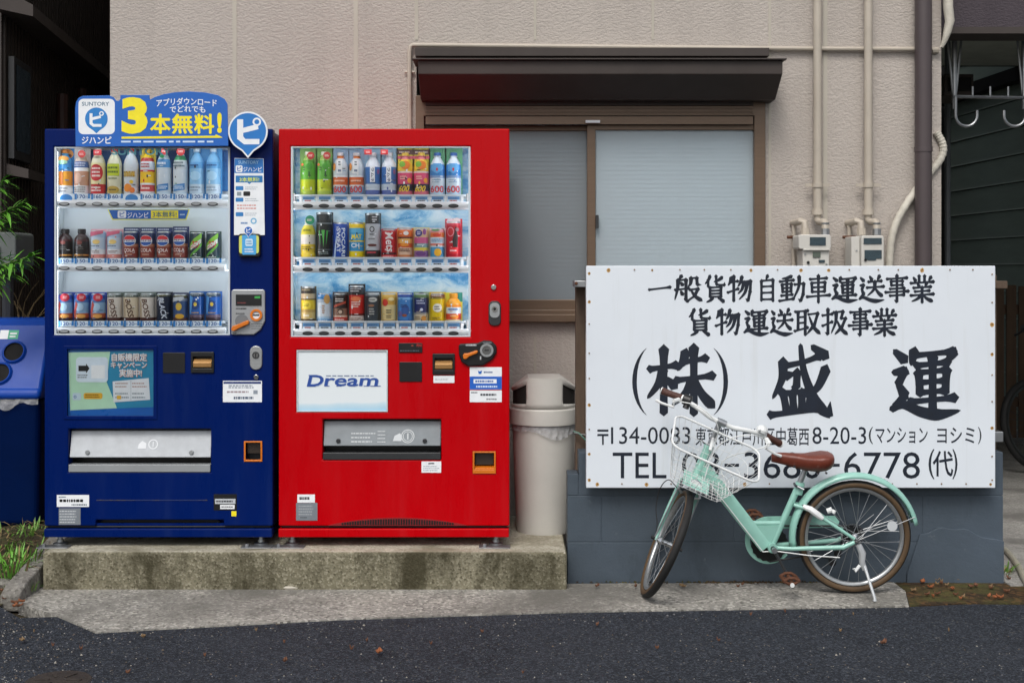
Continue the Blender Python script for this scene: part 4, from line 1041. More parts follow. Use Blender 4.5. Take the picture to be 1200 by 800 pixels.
def drink(mach, row, i, d):
    kind = d['k']; n = 0
    if mach == 'blue': x = BX0 + BPI * i; zb = {0: dzz(228.2), 1: dzz(303.3), 2: dzz(376.6)}[row]
    else: x = RX0 + RPI * i; zb = {0: dzz(229.2), 1: dzz(302.8), 2: dzz(377.4)}[row]
    H = d['h'] * DS_ / F; r = d.get('w', 16) * 1.06 * DS_ / F / 2
    y = DS_
    nm = {'can': 'drink_can', 'bottle': 'drink_bottle', 'mini': 'drink_bottle'}[kind]
    t = thing(nm, (x, y, zb), d['L'], 'drink bottle' if kind != 'can' else 'drink can', 'drinks shown in the %s machine' % ('blue' if mach == 'blue' else 'red'))
    c = (x, y, zb)
    bands = [(f, paint(h, .3)) for f, h in d['b']]
    prof, ms = banded(BODY[kind], bands, r, H)
    if kind == 'can':
        for q in range(len(ms)):
            if prof[q][1] > .95 * H: ms[q] = M_LIDALU
    b = MB(); b.lathe(prof, c, None, 18, ms); b.build('can_body' if kind == 'can' else 'bottle_body', t, merge=True)
    if kind in CAPS:
        b = MB(); b.lathe([(q[0] * r, q[1] * H) for q in CAPS[kind]], c, paint(d.get('cap', '#e8ebee')), 14); b.build('cap', t)
    art = MB(); layer = [0]
    def lay(): layer[0] += 1; return -.00018 * layer[0]
    rr_ = random.Random(row * 31 + i * 7 + (5 if mach == 'red' else 0))
    hi = max(f for f, _ in d['b'][:-1]) if len(d['b']) > 1 else .9
    for _q in range(7):                          # small marks of print that break up the plain bands
        fz = rr_.uniform(.08, min(.92, hi + .1) if kind == 'can' else .62); fx = rr_.uniform(-.75, .55); c1 = rr_.choice(['#e8ecef', '#e8ecef', '#20242c', d['b'][rr_.randrange(len(d['b']))][1]])
        if rr_.random() < .5: lines(art, x + r * fx, x + r * (fx + rr_.uniform(.25, .6)), zb + H * fz, zb + H * (fz + .035), lay(), paint(c1), 1, .6, _q + i)
        else:
            e = rr_.uniform(.05, .12); strips(art, [(x + r * (fx + e * math.cos(q * .785)), zb + H * (fz + e * .32 * math.sin(q * .785))) for q in range(8)], lay(), paint(c1), r * .2)
    for a in d.get('a', []):
        ty = a[0]
        if ty == 'e':                            # ellipse: fx, fz, rx(frac of r), rz(frac of H), colour
            _, fx, fz, ex, ez, h = a; yy = lay()
            strips(art, [(x + r * (fx + ex * math.cos(2 * math.pi * q / 24)), zb + H * (fz + ez * math.sin(2 * math.pi * q / 24))) for q in range(24)], yy, paint(h), r * .15)
        elif ty == 'r':                          # rectangle fx0 fx1 fz0 fz1 colour (split so that it bends)
            _, f0, f1, g0, g1, h = a; yy = lay(); kx = 8
            for q in range(kx): rect(art, x + r * (f0 + (f1 - f0) * q / kx), x + r * (f0 + (f1 - f0) * (q + 1) / kx), zb + H * g0, zb + H * g1, yy, paint(h))
        elif ty == 't':                          # text string fx0 fx1 fz0 fz1 colour
            _, s_, f0, f1, g0, g1, h = a[:7]; text(art, s_, x + r * f0, x + r * f1, zb + H * g0, zb + H * g1, lay(), paint(h), bold=.02, shear=a[7] if len(a) > 7 else 0)
        elif ty == 'v':                          # letters turned on their side, reading downwards
            _, s_, f0, f1, g0, g1, h = a[:7]; v, f, _asp = glyphs(s_, .02); yy = lay(); tilt = a[7] if len(a) > 7 else 0
            vs2 = [(x + r * (f0 + (f1 - f0) * q[1]) + tilt * r * (q[0] - .5), yy, zb + H * (g1 + (g0 - g1) * q[0])) for q in v]
            art.add(vs2, f, paint(h))
        elif ty == 'l':                          # print too small to read
            _, f0, f1, g0, g1, nn, h = a; lines(art, x + r * f0, x + r * f1, zb + H * g0, zb + H * g1, lay(), paint(h), nn, .5, i * 7 + row)
        elif ty == 'p':                          # polygon
            _, pts, h = a; strips(art, [(x + r * p[0], zb + H * p[1]) for p in pts], lay(), paint(h), r * .15)
    if art.v:
        wrapmb(art, (x, y), r * 1.0, .0008); art.build('label_print', t, merge=False)
    if 'card' in d:                              # cardboard show card behind the drink
        g0, g1, wf, h = d['card'][:4]; wf = max(wf, 1.07); yc = y + r * .3
        cdm = MB(); hw = r * wf; cdm.box(x - hw, x + hw, yc, yc + .0015, zb + H * g0, zb + H * g1, paint(h))
        yq = yc - .0004
        for a in d.get('ca', []):
            if a[0] == 'e': poly(cdm, [(x + hw * (a[1] + a[3] * math.cos(2 * math.pi * q / 16)), zb + H * (a[2] + a[4] * math.sin(2 * math.pi * q / 16))) for q in range(16)], yq, paint(a[5]))
            elif a[0] == 'r': rect(cdm, x + hw * a[1], x + hw * a[2], zb + H * a[3], zb + H * a[4], yq, paint(a[5]))
            elif a[0] == 'l': lines(cdm, x + hw * a[1], x + hw * a[2], zb + H * a[3], zb + H * a[4], yq, paint(a[6]), a[5], .5, i)
            elif a[0] == 't': text(cdm, a[1], x + hw * a[2], x + hw * a[3], zb + H * a[4], zb + H * a[5], yq, paint(a[6]), bold=.01)
            yq -= .0002
        cdm.build('show_card', t, merge=False)
    if 'tagc' in d:                              # round or square price flash clipped in front of the neck
        fx, fz, er, h = d['tagc'][:4]; tm = MB(); yq = y - r - .004
        if len(d['tagc']) > 4: tm.box(x + r * (fx - er), x + r * (fx + er), yq, yq + .001, zb + H * (fz - .06), zb + H * (fz + .06), paint(h))
        else: tm.disc(x + r * fx, zb + H * fz, r * er, yq, yq + .001, paint(h), 18)
        lines(tm, x + r * (fx - er * .6), x + r * (fx + er * .6), zb + H * fz - .005, zb + H * fz + .005, yq - .0003, paint('#f0d8d0'), 2, .55, i)
        tm.build('flash_tag', t, merge=False)
    return t

BLm = 'in the blue machine'; RDm = 'in the red machine'
WH = '#e6eaee'
rows = {}
rows['blue', 0] = [
 dict(k='bottle', h=52, L='sky blue bottle with orange drink, top shelf corner ' + BLm, b=[(.2, WH), (.52, '#e09a2c'), (.75, '#3a8fd0'), (1, '#4aa6d8')], cap='#d9822b', a=[('l', -.8, .8, .04, .17, 2, '#9a9aa0'), ('r', -.5, 0, .22, .5, '#d2762a'), ('e', 0, .80, .8, .06, '#e8a24c'), ('e', -.1, .72, .7, .05, '#9fd0b0')], card=(0, 1.08, 1.15, '#2a86c8'), ca=[('e', 0, .92, .9, .12, '#e9a04e'), ('e', 0, .88, .7, .05, '#8c3a20')]),
 dict(k='bottle', h=52, L='peach milk tea bottle with a navy band, top shelf ' + BLm, b=[(.2, WH), (.52, '#c99a80'), (.60, WH), (.74, '#3c5c9c'), (1, '#d8c4b4')], cap=WH, a=[('l', -.8, .8, .04, .18, 3, '#77706c'), ('l', -.8, .8, .62, .72, 2, '#cfd8ea'), ('e', -.2, .36, .5, .12, '#d8b09c')], card=(0, 1.05, 1.12, '#e4ddd8'), tagc=(.35, .90, .52, '#c23a38')),
 dict(k='bottle', h=54, L='pale lemon bottle with a red oval label and red foot ' + BLm, b=[(.22, '#c8242c'), (.30, '#e8dfa8'), (.68, '#e6dca0'), (1, '#e8e4c4')], cap='#dfe3d8', a=[('e', 0, .47, .92, .18, '#c81e2a'), ('l', -.6, .6, .36, .60, 3, '#f2e0da'), ('l', -.7, .7, .05, .18, 2, '#f0d8d2')], tagc=(.25, .90, .55, '#c4303a', 1)),
 dict(k='bottle', h=54, L='pale honey bottle with a lime yellow square label ' + BLm, b=[(.12, '#d8cf96'), (1, '#e4e2c4')], cap='#c83a3c', a=[('r', -.9, .9, .40, .66, '#c3d226'), ('l', -.75, .75, .44, .62, 2, '#58701c'), ('l', -.6, .6, .32, .37, 1, '#6a7a3a'), ('e', 0, .10, .85, .08, '#b89a3a'), ('l', -.5, .5, .07, .13, 1, '#4a3a16')]),
 dict(k='bottle', h=54, L='whitish citrus bottle with gold letters and orange fruit ' + BLm, b=[(.05, '#d8dce0'), (1, '#d9e0e6')], cap='#c83a3c', a=[('l', -.85, .85, .36, .52, 2, '#b08a1c'), ('l', -.8, .8, .37, .51, 1, '#c9a02c'), ('e', -.2, .14, .55, .09, '#e88a22'), ('e', .4, .09, .35, .06, '#e8782a'), ('e', .3, .27, .25, .04, '#e8c22a')]),
 dict(k='bottle', h=55, L='red and yellow vitamin drink bottle, top shelf ' + BLm, b=[(.06, WH), (.20, '#cf4a4a'), (.24, WH), (.48, '#f2c40e'), (.52, '#c8302c'), (.70, WH), (.78, '#c8302c'), (1, '#f0c818')], cap='#e8b818', a=[('l', -.7, .7, .56, .67, 2, '#c03a3c'), ('l', -.7, .7, .09, .17, 1, '#f2d8d4')], card=(0, 1.04, 1.08, '#e8d24a')),
 dict(k='bottle', h=54, L='milky water bottle with blue label and green heart ' + BLm, b=[(.06, '#c9dcea'), (.58, '#d3dee6'), (.76, '#4a94d0'), (1, '#d4e4ee')], cap=WH, a=[('p', [(-.8, .06), (.8, .1), (.8, .24), (-.8, .2)], '#3d80c0'), ('l', -.6, .7, .11, .19, 2, '#d8e6f2'), ('l', -.8, .7, .62, .72, 1, '#e6eef6'), ('e', 0, .82, .3, .04, '#2c9a5a')], tagc=(.35, .93, .52, '#c8383c')),
 dict(k='bottle', h=54, L='milky water bottle with green emblem and grey print ' + BLm, b=[(.06, '#c9dcea'), (.54, '#dbe3e8'), (.74, '#d9dee0'), (.84, '#3fa468'), (1, '#dce6ea')], cap=WH, a=[('p', [(-.8, .06), (.8, .1), (.8, .24), (-.8, .2)], '#4a88c4'), ('l', -.6, .7, .11, .19, 2, '#d8e6f2'), ('l', -.85, .8, .58, .72, 2, '#5f7a80')], tagc=(.3, .92, .58, '#c8383c')),
 dict(k='bottle', h=54, L='pale blue spring water bottle, left one of the pair ' + BLm, b=[(.22, '#c6d8e6'), (.56, '#8cc2e6'), (.7, '#5fa6da'), (1, '#7ab8e2')], cap='#d8e8f2', a=[('l', -.8, .8, .60, .66, 1, '#1d4f90'), ('l', -.8, .8, .06, .18, 2, '#8aa0b2'), ('e', 0, .40, .7, .1, '#a8d2ec')], card=(0, 1.04, 1.15, '#4f9fd8')),
 dict(k='bottle', h=54, L='pale blue spring water bottle, right one of the pair ' + BLm, b=[(.22, '#c6d8e6'), (.56, '#8cc2e6'), (.7, '#5fa6da'), (1, '#7ab8e2')], cap='#d8e8f2', a=[('l', -.8, .8, .60, .66, 1, '#1d4f90'), ('l', -.8, .8, .06, .18, 2, '#8aa0b2'), ('e', 0, .40, .7, .1, '#a8d2ec')], card=(0, 1.04, 1.15, '#4f9fd8')),
]
def coffee(lab): return dict(k='mini', h=35, w=16, L=lab, b=[(.10, '#1a1716'), (.15, '#c0853a'), (.58, '#1c1a1b'), (.64, '#4a2326'), (1, '#2a1416')], cap='#17181a', a=[('e', 0, .54, .35, .06, '#7a3a34'), ('l', -.6, .6, .30, .42, 2, '#5d5a56')])
def pinkcan(lab): return dict(k='can', h=33, w=16, L=lab, b=[(.16, '#d88a80'), (.34, '#e3e3e6'), (.75, '#c3d2e2'), (1, '#a8c4de')], a=[('e', 0, .60, .5, .08, '#e8c878'), ('l', -.8, .8, .42, .48, 1, '#4a5a6a'), ('l', -.6, .7, .2, .30, 2, '#8a6a60'), ('p', [(-.95, .78), (.95, .90), (.95, 1.0), (-.95, .95)], '#d46a86')], card=(0, 1.06, 1.1, '#d8a2b2'))
def cola(lab, dh=0): return dict(k='can', h=32 + dh, w=16, L=lab, b=[(.05, '#3a2a2a'), (.44, '#8a3a30'), (.54, '#b87a5e'), (1, '#1d2c5a')], a=[('e', 0, .66, .88, .20, WH), ('p', [(-.8, .70), (.8, .70), (.6, .80), (.2, .845), (-.2, .845), (-.6, .80)], '#cf2a34'), ('p', [(-.8, .61), (.8, .61), (.6, .53), (.2, .485), (-.2, .485), (-.6, .53)], '#2456a8'), ('t', 'PEPSI', -.7, .7, .63, .69, '#1d2c5a'), ('t', 'COLA', -.75, .75, .25, .38, '#e6d6ce'), ('l', -.5, .5, .12, .2, 2, '#d2a890')], card=(.4, 1.15, 1.12, '#26386e'), ca=[('l', -.8, .9, 1.03, 1.12, 1, '#c8d2ea')])
def dewcan(lab): return dict(k='can', h=31, w=15.5, L=lab, b=[(.1, '#1c4a42'), (1, '#1d3440')], a=[('p', [(-.9, .55), (-.2, .75), (.9, .98), (.9, .8), (.1, .6), (-.9, .3)], '#7cb83a'), ('p', [(-.9, .12), (.2, .40), (.9, .62), (.9, .5), (.1, .25), (-.9, .05)], '#5ea83c'), ('p', [(-.7, .32), (.8, .60), (.8, .76), (-.7, .48)], '#cfd8d0'), ('t', 'DEW', -.55, .65, .40, .66, '#cc2a34', .4), ('l', -.7, .7, .04, .09, 1, '#cfd8d0')], card=(0, 1.04, 1.08, '#22403a'))
rows['blue', 1] = [coffee('black coffee bottle with orange stripe, first of the middle shelf ' + BLm), coffee('black coffee bottle beside the pink and blue cans ' + BLm),
 pinkcan('pink topped pale blue can beside the black coffee bottle ' + BLm), pinkcan('pink topped pale blue can beside the cola cans ' + BLm),
 cola('navy cola can nearest the pink topped cans ' + BLm), cola('navy cola can, second from the pink topped cans ' + BLm), cola('navy cola can, third from the pink topped cans ' + BLm), cola('navy cola can raised slightly higher, beside the green cans ' + BLm, 1),
 dewcan('black and green soda can beside the cola cans ' + BLm), dewcan('black and green soda can at the shelf end ' + BLm)]
def latte(lab): return dict(k='can', h=33, w=16, L=lab, b=[(.14, '#3a2420'), (.30, '#b0563a'), (.68, '#86a8c8'), (.8, '#4f7ab8'), (1, '#2c4a9a')], a=[('e', .25, .86, .62, .14, '#c22a3c'), ('l', 0, .6, .8, .92, 2, '#eac8c8'), ('e', 0, .52, .55, .14, '#a8c6dc'), ('p', [(-.9, .3), (-.5, .75), (-.2, .6), (-.5, .3)], '#b23a30'), ('e', .2, .2, .6, .07, '#d89a4a')], card=(0, 1.04, 1.15, '#2c479a'))
def bosscan(lab, c='#d2cac0'): return dict(k='can', h=33, w=16, L=lab, b=[(.15, '#4a2420'), (.86, c), (1, '#4a5450')], a=[('v', 'BOSS', -.35, .40, .16, .80, '#5a3a26', .5), ('p', [(-.9, .15), (-.5, .15), (-.6, .65), (-.95, .8)], '#b8a68c'), ('l', -.8, .8, .88, .95, 1, '#aab4ac')], card=(0, 1.05, 1.15, '#c6bfb8'), ca=[('r', -1, 1, .88, 1.05, '#5a6660'), ('r', -1, 1, 0, .15, '#4a2824')])
def bluelatte(lab): return dict(k='can', h=34, w=16, L=lab, b=[(.15, '#3a2a34'), (.25, '#6a5a6a'), (.85, '#1f5cae'), (1, '#2a3c58')], a=[('e', 0, .58, .5, .16, '#18407e'), ('e', 0, .60, .22, .07, '#e0c24a'), ('p', [(-.9, .3), (-.6, .25), (-.3, .85), (-.8, .9)], '#5a9ad8'), ('l', -.5, .6, .28, .34, 1, '#e0b04a'), ('l', -.7, .7, .88, .95, 1, '#8a9a9a')], card=(0, 1.04, 1.15, '#2a62a8'))
rows['blue', 2] = [latte('red and sky blue can at the bottom left ' + BLm), latte('red and sky blue can, middle one of its three ' + BLm), latte('red and sky blue can beside the cream coffee cans ' + BLm),
 bosscan('cream coffee can with slanted letters, nearest the red and blue cans ' + BLm), bosscan('cream coffee can with slanted letters, middle one of its three ' + BLm, '#d0c2a8'), bosscan('cream coffee can with slanted letters beside the navy can ' + BLm),
 dict(k='can', h=33, w=16, L='navy coffee can lettered in white down its side ' + BLm, b=[(.88, '#1a2438'), (1, '#2a2c22')], a=[('v', 'BLACK', -.3, .42, .10, .84, '#c8d0dc', .5), ('l', -.7, .7, .9, .95, 1, '#8a8a5a')], card=(0, 1.05, 1.15, '#1d2638')),
 dict(k='can', h=32, w=16, L='grey blue coffee can with a gold emblem ' + BLm, b=[(.15, '#5a3a34'), (.75, '#34507e'), (.85, '#8a96a6'), (1, '#4a4a2a')], a=[('e', 0, .55, .4, .14, '#c8a83a'), ('e', .1, .2, .6, .09, '#d0a02c'), ('p', [(-.9, .72), (.8, .82), (.6, .92), (-.9, .88)], '#c2c8ce')], card=(0, 1.06, 1.15, '#3a4460')),
 bluelatte('bright blue can standing high beside the grey blue can ' + BLm), bluelatte('bright blue can at the end of the bottom shelf ' + BLm)]
def greentea(lab): return dict(k='bottle', h=51, w=16.5, L=lab, b=[(.10, '#a8c04a'), (.36, '#bccb22'), (.80, '#5aa832'), (1, '#a8d070')], cap='#dfe9d8', a=[('l', -.6, -.2, .55, .66, 2, '#1f4a20'), ('e', .25, .50, .08, .05, '#1f4a20'), ('r', .1, .5, .44, .46, '#1f4a20'), ('r', .28, .34, .4, .52, '#1f4a20'), ('e', -.65, .70, .2, .03, '#d86a3a'), ('e', .3, .66, .4, .08, '#47982c')], card=(-.1, 1.12, 1.16, '#7fb35c'), tagc=(.5, .90, .5, '#a82a24'))
def barley(lab): return dict(k='bottle', h=50, w=16.5, L=lab, b=[(.20, '#8aa8c8'), (.24, '#d2d8da'), (.42, '#d2622a'), (.46, WH), (.86, '#c6d2da'), (1, '#d47a34')], cap='#c8ccd0', a=[('t', '600', -.85, .85, .06, .22, '#c63a3c'), ('r', -.4, .35, .5, .82, '#e2e6e8'), ('l', -.15, .15, .68, .80, 2, '#1c2a3c'), ('l', -.2, .2, .52, .62, 1, '#1c4a7c'), ('e', -.75, .66, .25, .09, '#d88a3a'), ('l', -.7, .7, .30, .37, 1, '#f0c8b0')], card=(-.1, 1.12, 1.14, '#98b8d4'))
def whitesoda(lab): return dict(k='bottle', h=50, w=17, L=lab, b=[(.12, '#5468a8'), (.26, '#c6d4e0'), (.66, '#3a6fb0'), (1, '#d3dde6')], cap='#dfe4ea', a=[('r', -.25, .35, .30, .66, '#e6ebf0'), ('v', 'ラムネ', -.12, .25, .30, .64, '#22335c'), ('e', .8, .55, .2, .06, '#8a5a8a')], card=(-.08, 1.12, 1.14, '#9cc4dc'), tagc=(-.5, 1.0, .48, '#c22a30', 1))
def pinkorange(lab): return dict(k='bottle', h=50, w=17, L=lab, b=[(.10, '#d0687a'), (.26, '#2e2a44'), (.52, '#d84a72'), (.56, '#e0d0c8'), (.84, '#e8c23a'), (1, '#d87a8a')], cap='#d8c04a', a=[('t', '600', -.75, .6, .08, .22, '#e6c22a', .3), ('e', .1, .70, .6, .10, '#e07a22'), ('e', -.3, .72, .4, .07, '#7ab03a'), ('l', -.6, .2, .36, .46, 2, '#f0c0b0'), ('e', .65, .34, .3, .06, '#e89a2a')], card=(-.08, 1.16, 1.16, '#d6cc3a'), ca=[('r', -.9, .9, .96, 1.08, '#5a3a34'), ('l', -.7, .8, .98, 1.06, 1, '#d0c8c0'), ('r', -.9, .9, .86, .93, '#d8607a')])
def bluewater(lab): return dict(k='bottle', h=50, w=17, L=lab, b=[(.22, '#b4d0e4'), (.40, '#c9dae4'), (.46, '#7a9ac4'), (.72, '#2a80c8'), (1, '#cfe0ea')], cap='#2a62a8', a=[('t', '600', -.9, .9, .06, .22, '#cc4a54'), ('p', [(-.9, .6), (0, .5), (.9, .62), (.5, .74), (-.5, .74)], '#58a2da'), ('e', 0, .60, .12, .04, '#c83a40'), ('l', -.6, .6, .28, .38, 2, '#8aa8c0')], card=(-.08, 1.13, 1.14, '#5aa87a'))
RL = {}
rows['red', 0] = [greentea('green tea bottle at the left end of the top shelf ' + RDm), greentea('green tea bottle beside the orange labelled bottles ' + RDm), barley('orange and white tea bottle beside the green tea ' + RDm), barley('orange and white tea bottle beside the blue white soda ' + RDm),
 whitesoda('blue and white soda bottle beside the orange labelled tea ' + RDm), whitesoda('blue and white soda bottle beside the pink juice ' + RDm), pinkorange('pink and orange juice bottle beside the blue white soda ' + RDm), pinkorange('pink and orange juice bottle beside the blue water ' + RDm), bluewater('blue labelled water bottle beside the pink juice ' + RDm), bluewater('blue labelled water bottle at the right end, top shelf ' + RDm)]
rows['red', 1] = [
 dict(k='bottle', h=46, w=16.5, L='yellow lemon drink bottle under a round green tag ' + RDm, b=[(.36, '#e2c63c'), (.52, '#d8d4cc'), (.60, '#e0dcc8'), (.84, '#dcd24a'), (1, '#dfe6d8')], cap='#d8e4dc', a=[('e', 0, .70, .6, .07, '#c8c01c'), ('l', -.5, .5, .68, .74, 1, '#3a4a1c'), ('l', -.8, .7, .22, .32, 2, '#7a6a14')], tagc=(.4, .97, .62, '#1f8a62')),
 dict(k='can', h=54, w=17.5, L='tall black energy drink can with three green claw strokes ' + RDm, b=[(.18, '#141a1c'), (.20, '#5a6266'), (.74, '#12181a'), (.77, '#6a7276'), (1, '#1a2426')], a=[('p', [(-.62, .60), (-.40, .60), (-.34, .42), (-.30, .28), (-.42, .40)], '#3a9a44'), ('p', [(-.22, .61), (.18, .61), (.10, .42), (.03, .24), (-.06, .42)], '#4fb04a'), ('p', [(.36, .60), (.62, .60), (.46, .42), (.34, .28), (.36, .42)], '#3a9a44'), ('l', -.6, .7, .08, .16, 2, '#7a8a8a')], card=(.5, 1.0, 1.06, '#1f2a2c'), ca=[('l', -.7, .7, .86, .95, 2, '#aab4b4')]),
 dict(k='can', h=42, w=16.5, L='deep blue sports drink can with white sideways letters ' + RDm, b=[(1, '#1648a8')], a=[('v', 'POCARI', .25, .75, .06, .84, '#dfe8f4'), ('v', 'SWEAT', -.38, .12, .16, .84, '#dfe8f4'), ('p', [(-.85, .02), (-.55, .02), (-.35, .70), (-.55, .45)], '#b8d0ee')], card=(0, 1.0, 1.02, '#2450b0')),
 dict(k='can', h=42, w=16.5, L='yellow can with two light blue lettered bands ' + RDm, b=[(.20, '#ecd012'), (.46, '#2f94cc'), (.50, '#ecd012'), (.72, '#38a0d4'), (.84, '#5ab4dc'), (1, '#f0cc14')], a=[('t', 'MAT', -.55, .75, .54, .67, '#f0e03a'), ('t', 'CH', -.6, .45, .30, .42, '#e8f0f2'), ('t', '!', .55, .7, .30, .42, '#f0e03a'), ('e', .2, .90, .5, .05, '#f4dc4a')][:2], card=(0, 1.0, 1.02, '#e8cc2a')),
 dict(k='can', h=53, w=16.5, L='tall black and silver can with a black ring emblem ' + RDm, b=[(.18, '#2a2426'), (.76, '#b8bcc2'), (1, '#2a2e30')], a=[('e', 0, .64, .32, .065, '#2c2c30'), ('e', 0, .64, .2, .045, '#b8bcc2'), ('l', -.3, .3, .5, .56, 1, '#4a4a50'), ('l', -.5, .5, .4, .46, 1, '#7a7a80'), ('e', 0, .29, .6, .03, '#5a2420'), ('l', -.7, .7, .10, .16, 1, '#c83a4a'), ('l', 0, .7, .82, .94, 2, '#d8d8dc')], card=(.6, 1.0, 1.05, '#33383a')),
 dict(k='can', h=34, w=16, L='red can with big slanted silver letters ' + RDm, b=[(.12, '#d8343c'), (.20, '#4a1420'), (1, '#b61c28')], a=[('v', 'Mets', -.35, .72, .22, .90, '#e4dcdc', .25), ('l', -.8, .8, .03, .10, 1, '#f0b0b0')], card=(0, 1.02, 1.1, '#c2222e')),
 dict(k='can', h=35, w=16, L='orange and brown juice can beside the red can ' + RDm, b=[(.12, '#c87a4a'), (.36, '#d8b49a'), (.50, '#d2501c'), (.66, '#e6b05a'), (.72, '#6a2a1c'), (1, '#d8641e')], a=[('e', .2, .84, .35, .07, '#f0e8e0'), ('l', -.8, .8, .22, .33, 2, '#5a2a20'), ('e', 0, .45, .6, .05, '#e88a1c')], card=(0, 1.02, 1.14, '#d87a34')),
 dict(k='can', h=35, w=16, L='purple and pink grape can with a yellow stripe ' + RDm, b=[(.26, '#9a6a9e'), (.36, '#d8c84a'), (.50, '#7aa0a4'), (.70, '#c85a8a'), (1, '#d0b088')], a=[('e', -.3, .84, .5, .12, '#3a3a7a'), ('l', -.5, 0, .78, .9, 2, '#d8d4e8'), ('e', .5, .88, .25, .1, '#8a4a8a'), ('e', 0, .16, .7, .08, '#6a3a7e'), ('l', -.5, .6, .42, .48, 1, '#e2ecea')], card=(0, 1.04, 1.14, '#d6c890')),
 dict(k='can', h=35, w=16, L='light blue can with an orange sun, beside the cola can ' + RDm, b=[(.38, '#4a9ac8'), (.42, '#d8e0e4'), (.50, '#d87a6a'), (.70, '#cfe0ea'), (.86, '#e07a3a'), (1, '#d8909a')], a=[('e', .1, .20, .5, .13, '#eab020'), ('l', -.8, .8, .54, .66, 2, '#5a8ab4'), ('e', 0, .78, .6, .05, '#d8402a'), ('e', -.2, .94, .6, .03, '#6aa06a')], card=(0, 1.02, 1.14, '#dfc8cc')),
 dict(k='can', h=43, w=17, L='red cola can with a dark bottle picture at the shelf end ' + RDm, b=[(.06, '#d82a36'), (.88, '#b8142a'), (1, '#c8384a')], a=[('e', -.35, .72, .45, .13, '#d8909a'), ('e', -.35, .72, .36, .105, '#c0202c'), ('p', [(.0, .25), (.55, .3), (.6, .6), (.45, .72), (.4, .85), (.25, .85), (.15, .7), (-.1, .5)], '#2c1a1c'), ('r', -.5, .6, .12, .30, '#d8202c'), ('l', -.4, .5, .17, .25, 1, '#f0c8c8'), ('e', .5, .78, .25, .05, '#8a6a70')], card=(0, 1.08, 1.12, '#c01c2c'), ca=[('e', -.4, 1.0, .45, .09, '#d8bcc4'), ('e', .35, 1.02, .45, .09, '#d8c4c4')])]
